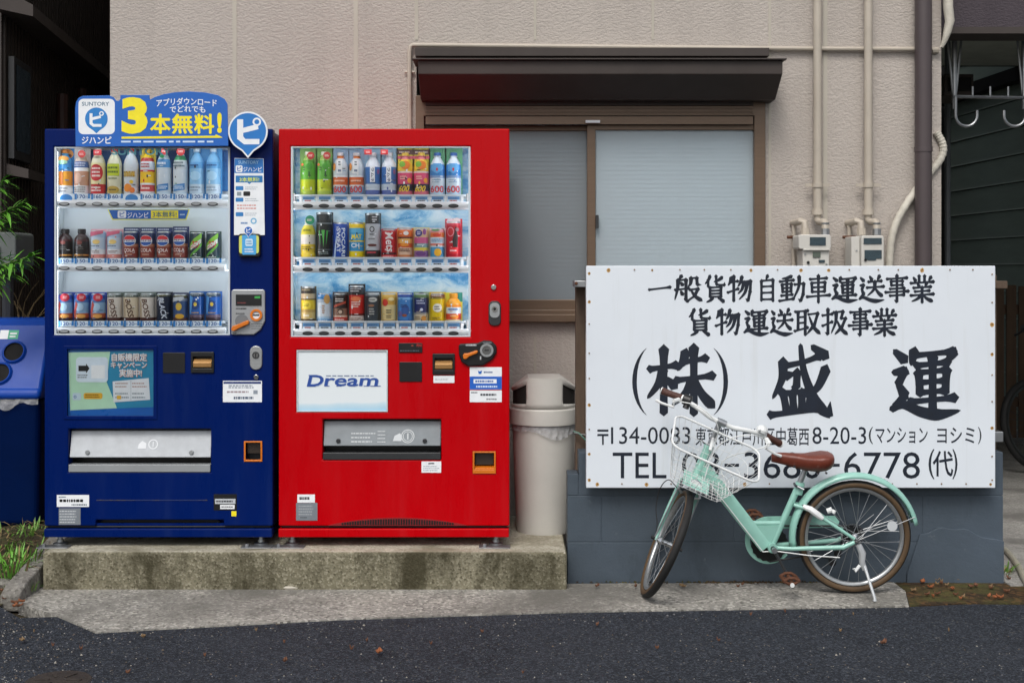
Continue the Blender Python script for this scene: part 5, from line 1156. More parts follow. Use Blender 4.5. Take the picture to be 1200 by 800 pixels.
rows['red', 2] = [
 dict(k='can', h=42, w=16, L='slim gold and black can at the bottom left ' + RDm, b=[(.10, '#5a4a34'), (.28, '#d0b878'), (.36, '#b89858'), (.62, '#e0c22c'), (.66, '#6a5a3a'), (.80, '#c8b490'), (1, '#3a342c')], a=[('e', 0, .48, .55, .11, '#ecd444'), ('l', -.35, .35, .44, .52, 2, '#5a4a14'), ('l', -.5, .5, .14, .24, 1, '#f0e8d0'), ('l', -.8, .8, .86, .95, 1, '#a89a7a')], card=(0, 1.0, 1.1, '#6f6048')),
 dict(k='can', h=34, w=16, L='white and light blue milk can beside the gold coffee can ' + RDm, b=[(.12, '#5a9ad0'), (.20, '#a8c8e0'), (.68, '#d3dde6'), (.80, '#a8b8c8'), (1, '#3a88c8')], a=[('e', .5, .80, .45, .16, '#c89a5a'), ('l', -.2, .2, .3, .6, 4, '#b07a4a'), ('l', -.8, -.2, .86, .95, 1, '#dfe9f2'), ('l', -.7, .7, .04, .1, 1, '#dfe9f2')], card=(0, 1.02, 1.14, '#88b4da')),
 dict(k='can', h=34, w=16, L='brown and black iced coffee can with a red foot ' + RDm, b=[(.18, '#c0382c'), (.24, '#d8b8a4'), (.48, '#8a6a58'), (.90, '#2c2422'), (1, '#3c3432')], a=[('p', [(-.9, .5), (.9, .66), (.9, .74), (-.9, .58)], '#b04a34'), ('l', -.6, .6, .70, .84, 2, '#d8d0ca'), ('e', .1, .38, .4, .10, '#5a3a2c'), ('e', .1, .36, .25, .06, '#c8b09a'), ('l', -.7, .7, .06, .14, 1, '#f0d0c8')], card=(0, 1.04, 1.14, '#4a403c')),
 dict(k='can', h=43, w=17, L='tall black can with a red label, bottom shelf ' + RDm, b=[(.18, '#d2c4bc'), (.24, '#6a2a24'), (.74, '#c42a22'), (.78, '#2a2022'), (1, '#26262a')], a=[('l', -.75, .75, .82, .94, 2, '#c8c8cc'), ('e', 0, .64, .7, .06, '#e07a4a'), ('l', -.6, .6, .40, .58, 3, '#f0dcd2'), ('l', -.7, .7, .05, .14, 2, '#8a6a60')], card=(0, 1.04, 1.1, '#2a2628')),
 dict(k='can', h=34, w=16, L='dark slate coffee can with a pale oval ' + RDm, b=[(.90, '#3c434a'), (1, '#6a7278')], a=[('e', .1, .78, .6, .08, '#c2c2bc'), ('l', -.5, .5, .74, .82, 1, '#4a4a46'), ('l', -.4, .4, .25, .50, 3, '#b8b8b2'), ('e', -.1, .58, .4, .04, '#9a6a4a')], card=(0, 1.06, 1.12, '#59636a'), ca=[('l', -.8, .8, .94, 1.03, 1, '#cfd4d8')]),
 dict(k='can', h=34, w=16, L='cream and gold can with a red dot, bottom shelf ' + RDm, b=[(.08, '#a87a2c'), (.60, '#dcc890'), (.85, '#d8a848'), (1, '#e2b858')], a=[('e', -.45, .68, .42, .12, '#cc3a2a'), ('l', -.3, .5, .30, .46, 2, '#3a3420'), ('l', -.3, .5, .14, .26, 2, '#5a4a20'), ('e', .4, .8, .4, .06, '#f0dca0')], card=(0, 1.04, 1.14, '#dcb868')),
 dict(k='can', h=34, w=17, L='royal blue can with a dark blue top band ' + RDm, b=[(.08, '#24428a'), (.78, '#3a7cc0'), (.86, '#7ab0dc'), (1, '#1f459e')], a=[('e', .1, .42, .5, .2, '#28549a'), ('l', -.5, .5, .50, .62, 2, '#1c2c5a'), ('e', 0, .24, .3, .05, '#8a4a3a'), ('e', -.6, .3, .3, .1, '#5a5a9a')], card=(0, 1.02, 1.12, '#2c58aa')),
 dict(k='can', h=34, w=16, L='navy and cream coffee can beside the royal blue can ' + RDm, b=[(.28, '#c8b89a'), (.34, '#8a8a8a'), (.84, '#232c60'), (1, '#5a7a4a')], a=[('l', -.6, .6, .62, .78, 2, '#b8c0dc'), ('e', .1, .44, .2, .05, '#cfd4e4'), ('e', .4, .14, .35, .09, '#c88a3a'), ('l', -.8, 0, .10, .22, 2, '#6a5a44')], card=(0, 1.04, 1.1, '#8aa07a'), ca=[('e', 0, .96, .4, .07, '#1e2634')]),
 dict(k='can', h=34, w=16, L='bright yellow can with a round white and black emblem ' + RDm, b=[(.80, '#e2c21c'), (.86, '#8a7a3a'), (1, '#7a4a3a')], a=[('e', .05, .50, .62, .15, '#ece8d8'), ('l', -.35, .45, .42, .58, 2, '#26262a'), ('l', -.8, .8, .88, .96, 1, '#e0d0c0'), ('l', -.7, .7, .06, .2, 2, '#a88a14')], card=(0, 1.04, 1.14, '#d8b838')),
 dict(k='mini', h=34, w=17, L='orange juice bottle at the right end of the bottom shelf ' + RDm, b=[(.10, '#d8c49a'), (.30, '#d8482a'), (.52, '#d6e0e6'), (.60, '#e88a1c'), (1, '#efa428')], cap='#e8a02a', a=[('l', -.7, .7, .40, .50, 1, '#3a6ab0'), ('e', .2, .2, .5, .08, '#e8881c'), ('l', -.4, .4, .2, .26, 1, '#f2e0c0')], card=(0, 1.02, 1.14, '#d6d23a'), ca=[('r', -.3, 1, .7, 1.02, '#2f8a7c')])]
for (mc, rw), lst in rows.items():
    for i, d in enumerate(lst): drink(mc, rw, i, d)

# ---- fittings shared by both machines
def disp(t, hole, flap, slot, glyph, bright):
    x0, x1, z0, z1 = hole
    d = MB(); d.box(x0 - .004, x1 + .004, YF + .11, YF + .113, z0, z1, M_BLACK); d.box(x0 - .004, x0 - .0005, YF + .0605, YF + .11, z0, z1, M_BLACK); d.box(x1 + .0005, x1 + .004, YF + .0605, YF + .11, z0, z1, M_BLACK)
    d.box(x0 - .004, x1 + .004, YF + .0605, YF + .11, z0 - .004, z0 - .0005, M_BLACK); d.box(x0 - .004, x1 + .004, YF + .0605, YF + .11, z1 + .0005, z1 + .004, M_BLACK); do = d.build('dispenser_slot', t)
    zf = z0 + (z1 - z0) * .34
    f = MB(); f.add([(x0 + .003, YF + .008, zf), (x1 - .003, YF + .008, zf), (x1 - .003, YF + .035, z1 - .012), (x0 + .003, YF + .035, z1 - .012), (x0 + .003, YF + .014, zf - .002), (x1 - .003, YF + .014, zf - .002), (x1 - .003, YF + .04, z1 - .01), (x0 + .003, YF + .04, z1 - .01)], [(0, 1, 2, 3), (7, 6, 5, 4), (0, 4, 5, 1), (2, 6, 7, 3), (0, 3, 7, 4), (1, 5, 6, 2)], flap)
    for fx in (.13, .86):
        xx = x0 + (x1 - x0) * fx; f.disc(xx, zf + .022, .010, YF + .004, YF + .014, M_GREYP if bright else M_DGREYP, 14)
    fo = f.build('dispenser_flap', do, bevel=.002)
    s = MB(); s.box(x0 + .002, x1 - .002, YF - .004, YF + .06, z0 + .0005, z0 + (z1 - z0) * .18, slot); s.build('slot_lip', do, bevel=.003)
    return zf
M_FLAPB = mat('frosted_pale_flap', '#b9bec2', .4, var=.12, vscale=22); M_FLAPR = mat('slate_grey_flap', '#7f868a', .42, var=.12, vscale=18)
zf = disp(blue, BS, M_FLAPB, M_GREYP, None, True)
zfr = disp(red, RS, M_FLAPR, M_DGREYP, None, False)
pr = MB()
def yfl(z): a = (z - zfr) / (RS[3] - .012 - zfr); return YF + .008 + .027 * a - .0012
g0 = mz(519); m_ = paint('#c4c9cb')
def on_flap(mb): return mb.fn(lambda p: (p.x, yfl(p.z) + p.y, p.z))
lines(pr, mx(411), mx(440), mz(520), mz(506), 0, m_, 3, .3, 5); on_flap(pr); pr.build('flap_print', red, merge=False); pr = MB(); lines(pr, mx(442), mx(452), mz(520), mz(504), 0, m_, 4, .3, 8); on_flap(pr); pr.build('flap_print', red, merge=False); pr = MB()
for rr, w_ in ((.030, .004), (.022, .003)):
    n = 28
    vv = [(mx(477.5) + rr * math.cos(2 * math.pi * q / n), 0, mz(511.5) + rr * math.sin(2 * math.pi * q / n)) for q in range(n)] + [(mx(477.5) + (rr - w_) * math.cos(2 * math.pi * q / n), 0, mz(511.5) + (rr - w_) * math.sin(2 * math.pi * q / n)) for q in range(n)]
    pr.add(vv, [(q, (q + 1) % n, n + (q + 1) % n, n + q) for q in range(n)], m_)
rect(pr, mx(476.8), mx(478.4), mz(515), mz(508), 0, m_); pr.build if 0 else None
on_flap(pr); pr.build('flap_print', red, merge=False); pr = MB()
poly(pr, [(mx(460), mz(517)), (mx(470), mz(517)), (mx(471), mz(511)), (mx(468), mz(508)), (mx(462), mz(511))], 0, m_)
on_flap(pr); pr.build('flap_print', red, merge=False)
pr = MB()
def yfb(z): a = (z - zf) / (BS[3] - .012 - zf); return YF + .008 + .027 * a - .0012
m_ = paint('#dfe3e6')
poly(pr, [(mx(160), mz(526)), (mx(170), mz(526)), (mx(170), mz(520)), (mx(165), mz(517)), (mx(161), mz(521))], 0, m_); n = 24
vv = [(mx(178) + .022 * math.cos(2 * math.pi * q / n), 0, mz(521) + .022 * math.sin(2 * math.pi * q / n)) for q in range(n)] + [(mx(178) + .017 * math.cos(2 * math.pi * q / n), 0, mz(521) + .017 * math.sin(2 * math.pi * q / n)) for q in range(n)]
pr.fn(lambda p: (p.x, yfb(p.z) + p.y, p.z)); pr.build('flap_print', blue, merge=False); pr = MB()
pr.add(vv, [(q, (q + 1) % n, n + (q + 1) % n, n + q) for q in range(n)], m_); rect(pr, mx(177.4), mx(178.6), mz(524), mz(518), 0, m_)
pr.fn(lambda p: (p.x, yfb(p.z) + p.y, p.z)); pr.build('flap_print', blue, merge=False)

def coin_return(t, hole, top_dark):
    x0, x1, z0, z1 = hole; h = z1 - z0
    c = MB(); c.box(x0, x1, YF + .05, YF + .055, z0, z1, M_BLACK); 
    panel(c, x0 - .002, x1 + .002, z0 - .002, z1 + .002, [(x0 + .006, x1 - .006, z0 + (.016 if top_dark else .007), z1 - .005)], YF - .005, YF - .0005, M_ORANGE)
    if top_dark:
        c.xprism([(YF + .05, z0 + .002), (YF + .002, z0 + .004), (YF + .002, z0 + .022), (YF + .045, z0 + .03)][::-1], x0 + .0005, x1 - .0005, M_ORANGE)
    c.box(x0 + .008, x1 - .008, YF + .022, YF + .026, z0 + h * .35, z1 - .006, mat('smoked_plastic', '#3a322c', .25))
    c.build('coin_return', t, bevel=.002)
coin_return(blue, BC, False); coin_return(red, RC, True)

def bill_slot(t, hole):
    x0, x1, z0, z1 = hole
    b = MB(); panel(b, x0 - .004, x1 + .004, z0 - .003, z1 + .003, [(x0 + .006, x1 - .006, z0 + (z1 - z0) * .2, z1 - (z1 - z0) * .2)], YF - .007, YF - .0005, M_BLACK)
    b.box(x0 + .0061, x1 - .0061, YF + .03, YF + .034, z0, z1, M_BLACK)
    bo = b.build('bill_slot', t, bevel=.003)
    g_ = MB(); h = z1 - z0; x0 += .0065; x1 -= .0065
    g_.xprism([(YF + .02, z0 + h * .22), (YF - .009, z0 + h * .26), (YF - .011, z0 + h * .5), (YF + .006, z0 + h * .66), (YF + .02, z0 + h * .7)][::-1], x0, x1, mat('bronze_lip', '#b58a55', .35, .4)); g_.build('bill_guide', bo, bevel=.003)
bill_slot(blue, BB_); bill_slot(red, RB)

def plate(t, name, px0, px1, py0, py1, m, d=.006, r=.004, yo=0):
    b = MB(); b.prism(rrect(mx(px0), mx(px1), mz(py1), mz(py0), r), YF - d - yo, YF - .0005 - yo, m, True); return b.build(name, t, bevel=.0012)
def stk(t, px0, px1, py0, py1, art, base=None, name='sticker', y=None):
    b = MB(); yy = (YF if y is None else y)
    b.box(mx(px0), mx(px1), yy - .0015, yy - .0004, mz(py1), mz(py0), base or W_); art(b, yy - .0018); return b.build(name, t, merge=False)

# ---- blue machine front
pl_ = MB(); pts = [(271.5, 341), (273.5, 339), (309, 339), (311, 341), (311, 376), (306, 386), (298, 392), (271.5, 392)]
pl_.prism([(mx(a), mz(b)) for a, b in pts], YF - .010, YF - .0005, mat('silver_panel', '#a3a6a8', .38, .5, var=.06)); cp = pl_.build('coin_panel', blue, bevel=.004)
b = MB(); b.box(mx(277), mx(307), YF - .013, YF - .0105, mz(358), mz(345), M_BLACK); rect(b, mx(299), mx(305.5), mz(349.5), mz(347), YF - .0134, paint('#3aa04a')); lines(b, mx(279), mx(292), mz(356), mz(353.5), YF - .0134, paint('#7a3a3a'), 1, .5, 2); b.build('display', cp)
def ring(mb, cx, cz, r0, r1, y0, y1, m, n=24):
    for q in range(n):
        a, c = 2 * math.pi * q / n, 2 * math.pi * (q + 1) / n
        P = [(cx + r0 * math.cos(a), cz + r0 * math.sin(a)), (cx + r0 * math.cos(c), cz + r0 * math.sin(c)), (cx + r1 * math.cos(c), cz + r1 * math.sin(c)), (cx + r1 * math.cos(a), cz + r1 * math.sin(a))]
        mb.add([(p[0], y0, p[1]) for p in P] + [(p[0], y1, p[1]) for p in P], [(0, 1, 2, 3)[::-1], (0, 1, 5, 4), (3, 7, 6, 2)], m)
    return mb
b = MB(); ring(b, mx(301), mz(369), .017, .027, YF - .019, YF - .0105, M_ORANGE); b.disc(mx(301), mz(369), .0168, YF - .013, YF - .0105, M_WHITEP); b.box(mx(297.5), mx(304.5), YF - .0145, YF - .0131, mz(369.8), mz(368.2), M_BLACK); b.build('coin_slot', cp, merge=True)
b = MB(); b.disc(mx(284), mz(376), .030, YF - .013, YF - .0105, mat('grey_recess', '#6f7376', .4)); b.build('lever_dial', cp)
b = MB(); b.prism([(mx(272.5), mz(385)), (mx(274), mz(381.5)), (mx(278), mz(380.5)), (mx(291), mz(375)), (mx(293.5), mz(376)), (mx(292.5), mz(379.5)), (mx(281), mz(384.5)), (mx(276), mz(387.5)), (mx(273), mz(387))], YF - .030, YF - .0135, M_ORANGE); b.build('return_lever', cp, bevel=.003)
b = MB(); lines(b, mx(277), mz(0) * 0 + mx(290), mz(363), mz(360), YF - .0104, M_DGREYP, 1, .6, 4); lines(b, mx(277), mx(290), mz(368.5), mz(366), YF - .0104, M_DGREYP, 1, .5, 6); lines(b, mx(295), mx(308), mz(386), mz(378), YF - .0104, M_DGREYP, 3, .3, 7); lines(b, mx(273), mx(279), mz(391), mz(389), YF - .0104, M_DGREYP, 1, .6, 6); b.build('panel_print', cp, merge=False)
b = MB(); b.prism(rrect(mx(293), mx(307.5), mz(433), mz(405), .026), YF - .008, YF - .0005, M_ALU, True); lo = b.build('lock', blue, bevel=.003)
b = MB(); ring(b, mx(300.2), mz(416), .011, .016, YF - .011, YF - .0085, M_DGREYP, 20); b.disc(mx(300.2), mz(416), .0105, YF - .0105, YF - .0085, M_CHROME); b.box(mx(299.6), mx(300.8), YF - .0112, YF - .0106, mz(418.5), mz(413.5), M_BLACK); b.build('keyhole', lo)
b = MB(); b.disc(mx(300.3), mz(441.5), .011, YF - .007, YF - .0005, M_CHROME); b.build('key_bolt', blue, bevel=.002)
plate(blue, 'card_reader', 191, 217, 413, 437, M_BLACK, .003)
def a1(b, y): rect(b, mx(262), mx(306), mz(449.5), mz(447), y, paint('#22356e')); lines(b, mx(268), mx(300), mz(455), mz(450.5), y, paint('#5a6a80'), 2, .5, 3); lines(b, mx(266), mx(296), mz(461), mz(457), y, paint('#9a8a90'), 1, .5, 5); rect(b, mx(297), mx(302), mz(461.5), mz(457), y, paint('#8a94a0')); lines(b, mx(274), mx(300), mz(468), mz(464), y, paint('#4a5a70'), 1, .7, 9)
stk(blue, 261.3, 307, 446, 471, a1)
def a2(b, y): text(b, '—', mx(70), mx(72), mz(586), mz(585), y, M_BLACK); lines(b, mx(69), mx(80), mz(583.5), mz(580.5), y, paint('#6a7a8a'), 1, .5, 2); lines(b, mx(70), mx(102), mz(588.5), mz(584), y, M_BLACK, 1, .7, 12); lines(b, mx(84), mx(103), mz(592.5), mz(589.5), y, paint('#4a5a6a'), 1, .5, 4)
stk(blue, 66.7, 104.5, 579.5, 593.5, a2)
def a3(b, y): lines(b, mx(70), mx(93), mz(613), mz(597), y, paint('#c3c8cc'), 5, .4, 6)
stk(blue, 69, 94.5, 595, 614.5, a3, mat('foil_sticker', '#8d949c', .35, .4))
def a4(b, y): rect(b, mx(252), mx(276), mz(590), mz(584), y, paint('#b9bec2')); rect(b, mx(258), mx(275), mz(596), mz(591), y, W_); lines(b, mx(253), mx(274), mz(589), mz(585), y - .0003, paint('#3a3a40'), 1, .5, 4); lines(b, mx(259), mx(274), mz(595), mz(592), y - .0003, paint('#6a6a70'), 1, .5, 4)
stk(blue, 250.5, 277.5, 578.5, 597.5, a4, M_BLACK)
stk(blue, 271.3, 277, 598.5, 604.5, lambda b, y: None, YEL)
# campaign poster in its recess
x0, x1, z0, z1 = BP
b = MB(); b.box(x0 + .0005, x1 - .0005, YF + .0145, YF + .03, z0 + .0005, z1 - .0005, mat('bright_blue_panel', '#1668c0', .3)); 
YP = YF + .013
poly(b, [(mx(79), mz(413)), (mx(179), mz(411)), (mx(179.5), mz(477)), (mx(81), mz(481))], YP + .0008, mat('teal_poster', '#2690b8', .4))
poly(b, [(mx(79), mz(413)), (mx(128), mz(412)), (mx(124), mz(448)), (mx(136), mz(478.5)), (mx(81), mz(481))], YP, mat('mint_poster', '#bfe8cb', .4))
pts = rrect(mx(88), mx(125.5), mz(448), mz(418.5), .016); poly(b, pts, YP - .002, paint('#dbe9f4')); b.prism(pts, YP - .0018, YP - .0003, paint('#c8d8e6'))
poly(b, [(mx(91), mz(435)), (mx(91), mz(428.5)), (mx(100), mz(428.5)), (mx(100), mz(426)), (mx(104), mz(431.7)), (mx(100), mz(437.5)), (mx(100), mz(435))], YP - .0026, M_BLACK)
lines(b, mx(90), mx(104), mz(443.5), mz(438.5), YP - .0026, paint('#3a3a30'), 2, .4, 2)
rect(b, mx(106), mx(122), mz(443.5), mz(428), YP - .0026, paint('#eef2f4'))
for k_, (s_, a_, c_, d_) in enumerate((('自販機限定', 130, 171, (423, 414)), ('キャンペーン', 129, 171, (431.5, 424)), ('実施中!', 139, 165, (441.5, 432.5)))):
    text(b, s_, mx(a_) + .002, mx(c_) + .002, mz(d_[0]) - .002, mz(d_[1]) - .002, YP - .0014, paint('#c2703a'), bold=.03); text(b, s_, mx(a_), mx(c_), mz(d_[0]), mz(d_[1]), YP - .002, W_, bold=.03)
poly(b, [(mx(131), mz(447)), (mx(173.5), mz(443)), (mx(175), mz(468.5)), (mx(132), mz(471.5))], YP - .0012, paint('#e6ebef'))
for q, (a_, c_) in enumerate(((134, 151), (154, 172))):
    lines(b, mx(a_), mx(c_), mz(455), mz(447.5), YP - .0016, paint('#b08a80'), 2, .35, q); lines(b, mx(a_), mx(c_), mz(468), mz(459), YP - .0016, paint('#8a98a0'), 2, .35, q + 4)
poly(b, rrect(mx(136), mx(141), mz(468), mz(463.5), .003), YP - .002, paint('#e8b83a')); rect(b, mx(152.2), mx(152.8), mz(469), mz(446), YP - .0018, paint('#b8c0c6'))
poly(b, rrect(mx(97), mx(119), mz(467.5), mz(460.5), .008), YP - .0014, paint('#eab52e')); lines(b, mx(99), mx(117), mz(466.5), mz(461.5), YP - .0018, paint('#5a4414'), 2, .4, 3)
poly(b, rrect(mx(84), mx(94), mz(469), mz(460.5), .006), YP - .0014, paint('#c6dae6')); ring(b, mx(87), mz(465), .004, .0065, YP - .0018, YP - .0015, paint('#3a6ab0'), 10)
b.build('campaign_poster', blue, merge=False)
b = MB(); b.add([(x0 + .0005, YF + .005, z0 + .0005), (x1 - .0005, YF + .005, z0 + .0005), (x1 - .0005, YF + .005, z1 - .0005), (x0 + .0005, YF + .005, z1 - .0005)], [(0, 1, 2, 3)], M_GLASS); b.build('poster_pane', blue)
b = MB(); panel(b, x0 - .012, x1 + .012, z0 - .012, z1 + .012, [(x0 + .004, x1 - .004, z0 + .004, z1 - .004)], YF - .004, YF - .0006, M_BLUE); b.build('poster_frame', blue, bevel=.003)
# kick plate: recessed dark slot with sloping shoulders
b = MB(); xk0, xk1 = mx(112), mx(262)
b.prism([(xk0, mz(616)), (xk1, mz(616)), (xk1, mz(615.2)), (mx(256), mz(614)), (mx(250), mz(609.6)), (mx(120), mz(609.6)), (mx(113), mz(614)), (xk0, mz(615.2))], YF + .045, YF + .05, M_BLACK)
b.box(mx(112) + .001, mx(262) - .001, YF + .010, YF + .02, mz(616), mz(613.2), M_BLUE)
b.build('kick_slot', blue)
b = MB(); b.box(mx(113), mx(243), YF - .0015, YF - .0003, mz(586.2), mz(585.2), mat('scuffed_line', '#4a4238', .6, color2='#182a5c', vscale=12)); b.build('door_scuff', blue)
# blue poster behind the top row and the brand letters on the pane
b = MB(); b.box(BD[0] + .012, BD[1] - .004, YF + .1315, YF + .1335, mz(222), BD[3] - .004, M_SKYPOSTER); b.build('backing_poster', blue)
b = MB(); text(b, 'SUNTORY', mx(130), mx(200), mz(181.5), mz(172.5), YF + .0125, paint('#8fe6f2'), bold=.03); b.build('pane_lettering', blue, merge=False)
b = MB(); DQ = YF + .026
P = [(126, 245.5), (222.5, 245.5), (218.5, 257.8), (131.5, 257.8)]
poly(b, [(X(a_, DQ), Z(c_, DQ)) for a_, c_ in P], DQ - .0012, paint('#e0e03a')); b.prism([(X(a_, DQ), Z(c_, DQ)) for a_, c_ in P], DQ - .001, DQ + .001, paint('#d8d83a'))
poly(b, [(X(a_, DQ), Z(c_, DQ)) for a_, c_ in ((127.5, 246), (221, 246), (217.5, 256.6), (132.5, 256.6))], DQ - .0016, BLU)
poly(b, rrect(X(138, DQ), X(148, DQ), Z(255.5, DQ), Z(247, DQ), .006), DQ - .002, W_); text(b, 'ピ', X(140.5, DQ), X(146, DQ), Z(254, DQ), Z(248.5, DQ), DQ - .0024, BLU, bold=.03)
text(b, 'ジハンピ', X(149.5, DQ), X(174, DQ), Z(255.3, DQ), Z(249, DQ), DQ - .002, W_, bold=.02); rect(b, X(177, DQ), X(209, DQ), Z(255.8, DQ), Z(246.8, DQ), DQ - .002, YEL); text(b, '3本無料!', X(179, DQ), X(207, DQ), Z(254.8, DQ), Z(248, DQ), DQ - .0024, paint('#3a6a7a'), bold=.02); lines(b, X(211, DQ), X(217, DQ), Z(253, DQ), Z(250, DQ), DQ - .002, paint('#bcd6ea'), 1, .5, 1)
b.build('shelf_banner', blue, merge=False)

# ---- red machine front
x0, x1, z0, z1 = RP
b = MB()
def dream():
    m, N, L, bs, tc = nodes_of('white_water_print'); o = tc.outputs['Object']
    sp = N.new('ShaderNodeSeparateXYZ'); L.new(o, sp.inputs[0])
    wv = N.new('ShaderNodeTexNoise'); wv.inputs['Scale'].default_value = 9; L.new(_map(N, L, o, (1, 1, .2)), wv.inputs['Vector'])
    ad_ = N.new('ShaderNodeMath'); ad_.operation = 'MULTIPLY_ADD'; ad_.inputs[1].default_value = .05; L.new(wv.outputs['Fac'], ad_.inputs[0])
    L.new(sp.outputs[2], ad_.inputs[2])
    mr = N.new('ShaderNodeMapRange'); mr.inputs['From Min'].default_value = mz(482) - .165; mr.inputs['From Max'].default_value = mz(463) - .165
    L.new(ad_.outputs[0], mr.inputs['Value'])
    c = _ramp(N, L, mr.outputs[0], [(.0, '#4f9fd0'), (.35, '#9fcbe2'), (.75, '#c6dde8'), (.9, '#dfe7ea')])
    L.new(c, bs.inputs['Base Color']); bs.inputs['Roughness'].default_value = .3
    return m
b.prism(rrect(x0 + .003, x1 - .003, z0 + .003, z1 - .003, .008), YF + .004, YF + .01, dream(), True); b.build('advert_panel', red, bevel=.002)
b = MB(); panel(b, x0 + .0005, x1 - .0005, z0 + .0005, z1 - .0005, [(x0 + .006, x1 - .006, z0 + .005, z1 - .005)], YF - .002, YF + .0035, paint('#c3c9cc')); b.build('advert_frame', red, bevel=.001)
b = MB(); DB = paint('#234a98')
text(b, 'D', mx(361.5), mx(379.5), mz(453), mz(439.5), YF + .0028, paint('#8a9cc8'), bold=.02, shear=.25); text(b, 'D', mx(361), mx(379), mz(452.4), mz(439.2), YF + .0024, DB, bold=.02, shear=.25)
text(b, 'ream', mx(381), mx(443.5), mz(452.6), mz(443), YF + .0028, paint('#8a9cc8'), bold=.015, shear=.2); text(b, 'ream', mx(380.5), mx(443), mz(452.2), mz(442.7), YF + .0024, DB, bold=.015, shear=.2)
for a_ in (359.5,): rect(b, mx(a_), mx(a_ + 10), mz(452.9), mz(451.8), YF + .0022, DB); rect(b, mx(a_ + 2), mx(a_ + 12), mz(440.2), mz(439.2), YF + .0022, DB)
for a_ in (381, 395, 411, 427, 435, 441): rect(b, mx(a_ - 1), mx(a_ + 5), mz(452.6), mz(451.8), YF + .0022, DB)
lines(b, mx(382), mx(443), mz(441), mz(439.5), YF + .0026, paint('#6a7a9a'), 1, .7, 3); b.build('advert_lettering', red, merge=False)
cd_ = plate(red, 'price_display', 467.3, 495, 401.8, 413, M_BLACK, .005)
b = MB(); text(b, '売切', mx(488), mx(494.5), mz(406), mz(402.8), YF - .0056, paint('#c8362a')); rect(b, mx(482), mx(484.5), mz(405.5), mz(404), YF - .0056, paint('#8a3a2a')); lines(b, mx(469), mx(493), mz(412), mz(409.5), YF - .0056, paint('#5a5f66'), 1, .4, 3); b.build('display_text', cd_, merge=False)
plate(red, 'card_reader', 468, 494.5, 424, 447, M_BLACK, .004)
b = MB(); b.prism([(mx(a_), mz(c_)) for a_, c_ in ((537.5, 405), (539, 402.5), (560, 401.5), (567, 398.5), (576, 399), (582, 405), (582, 413), (577, 421), (566, 428), (549, 429), (541, 424), (538, 416))], YF - .014, YF - .0005, M_BLACK); cu_ = b.build('coin_panel', red, bevel=.006, seg=3)
b = MB(); ring(b, mx(570.5), mz(410), .021, .030, YF - .022, YF - .0145, M_ALU); b.disc(mx(570.5), mz(410), .0205, YF - .018, YF - .0145, M_CHROME); b.box(mx(568), mx(573.5), YF - .0195, YF - .0181, mz(410.7), mz(409.4), M_BLACK); b.build('coin_slot', cu_, merge=True)
b = MB(); b.prism([(mx(542.5), mz(416)), (mx(544), mz(413.5)), (mx(548), mz(413.5)), (mx(558.5), mz(410)), (mx(560.5), mz(411)), (mx(559), mz(413.5)), (mx(550), mz(417)), (mx(547), mz(420)), (mx(543.5), mz(420))], YF - .032, YF - .0145, M_ORANGE); b.build('return_lever', cu_, bevel=.003)
b = MB(); lines(b, mx(546), mx(559), mz(405.5), mz(402.5), YF - .0144, paint('#b9bdc0'), 1, .7, 4); rect(b, mx(562.5), mx(564), mz(421), mz(417), YF - .0144, paint('#b9bdc0')); lines(b, mx(566), mx(577), mz(402), mz(400.5), YF - .0144, paint('#8a8f94'), 1, .7, 4); b.build('panel_print', cu_, merge=False)
def r1(b, y): rect(b, mx(550.5), mx(588), mz(456), mz(441), y, paint('#1c5fc0')); rect(b, mx(555), mx(582), mz(449), mz(444), y - .0002, W_); lines(b, mx(557), mx(580), mz(448.3), mz(444.8), y - .0004, paint('#2a5aa8'), 1, .6, 3); poly(b, [(mx(560), mz(434)), (mx(562), mz(435)), (mx(565), mz(434)), (mx(564), mz(438)), (mx(561), mz(438))], y, BLU); lines(b, mx(567), mx(580), mz(437.5), mz(434.5), y, paint('#3a5a8a'), 1, .6, 6); lines(b, mx(558), mx(585), mz(454.5), mz(451), y - .0002, paint('#cfe0f4'), 1, .6, 7)
stk(red, 550.5, 588, 430, 456.2, r1)
def r2(b, y): lines(b, mx(552), mx(560), mz(461), mz(458.5), y, paint('#5a6068'), 1, .6, 3); lines(b, mx(563), mx(585), mz(464), mz(460.5), y, paint('#3a4048'), 1, .7, 5); lines(b, mx(570), mx(583), mz(469), mz(466), y, paint('#7a7a80'), 1, .6, 8)
stk(red, 550.5, 588, 457.2, 471, r2)
stk(red, 508, 532.5, 440, 448.5, lambda b, y: lines(b, mx(510), mx(530), mz(447), mz(441.5), y, paint('#c9cdd0'), 1, .4, 2), W_)
def r3(b, y): rect(b, mx(502), mx(509), mz(543.5), mz(542), y, paint('#4a4a50')); lines(b, mx(496), mx(515), mz(552), mz(545), y, paint('#9aa0a8'), 3, .4, 9)
stk(red, 494, 517, 540.3, 553.5, r3)
stk(red, 348.5, 369, 579, 588.5, lambda b, y: lines(b, mx(351), mx(366), mz(585.5), mz(581.5), y, M_DGREYP, 1, .8, 6), W_)
def r4(b, y): lines(b, mx(350), mx(370), mz(604), mz(591), y, paint('#a3a9ae'), 4, .4, 6); lines(b, mx(352), mx(362), mz(607), mz(605), y, paint('#4a4f54'), 1, .6, 6)
stk(red, 347, 372, 588.8, 609.5, r4, mat('foil_sticker', '#8d949c'))
b = MB(); b.prism(rrect(mx(572.5), mx(587), mz(381.5), mz(352.5), .022), YF - .008, YF - .0005, M_DGREYP, True); lo = b.build('lock', red, bevel=.003)
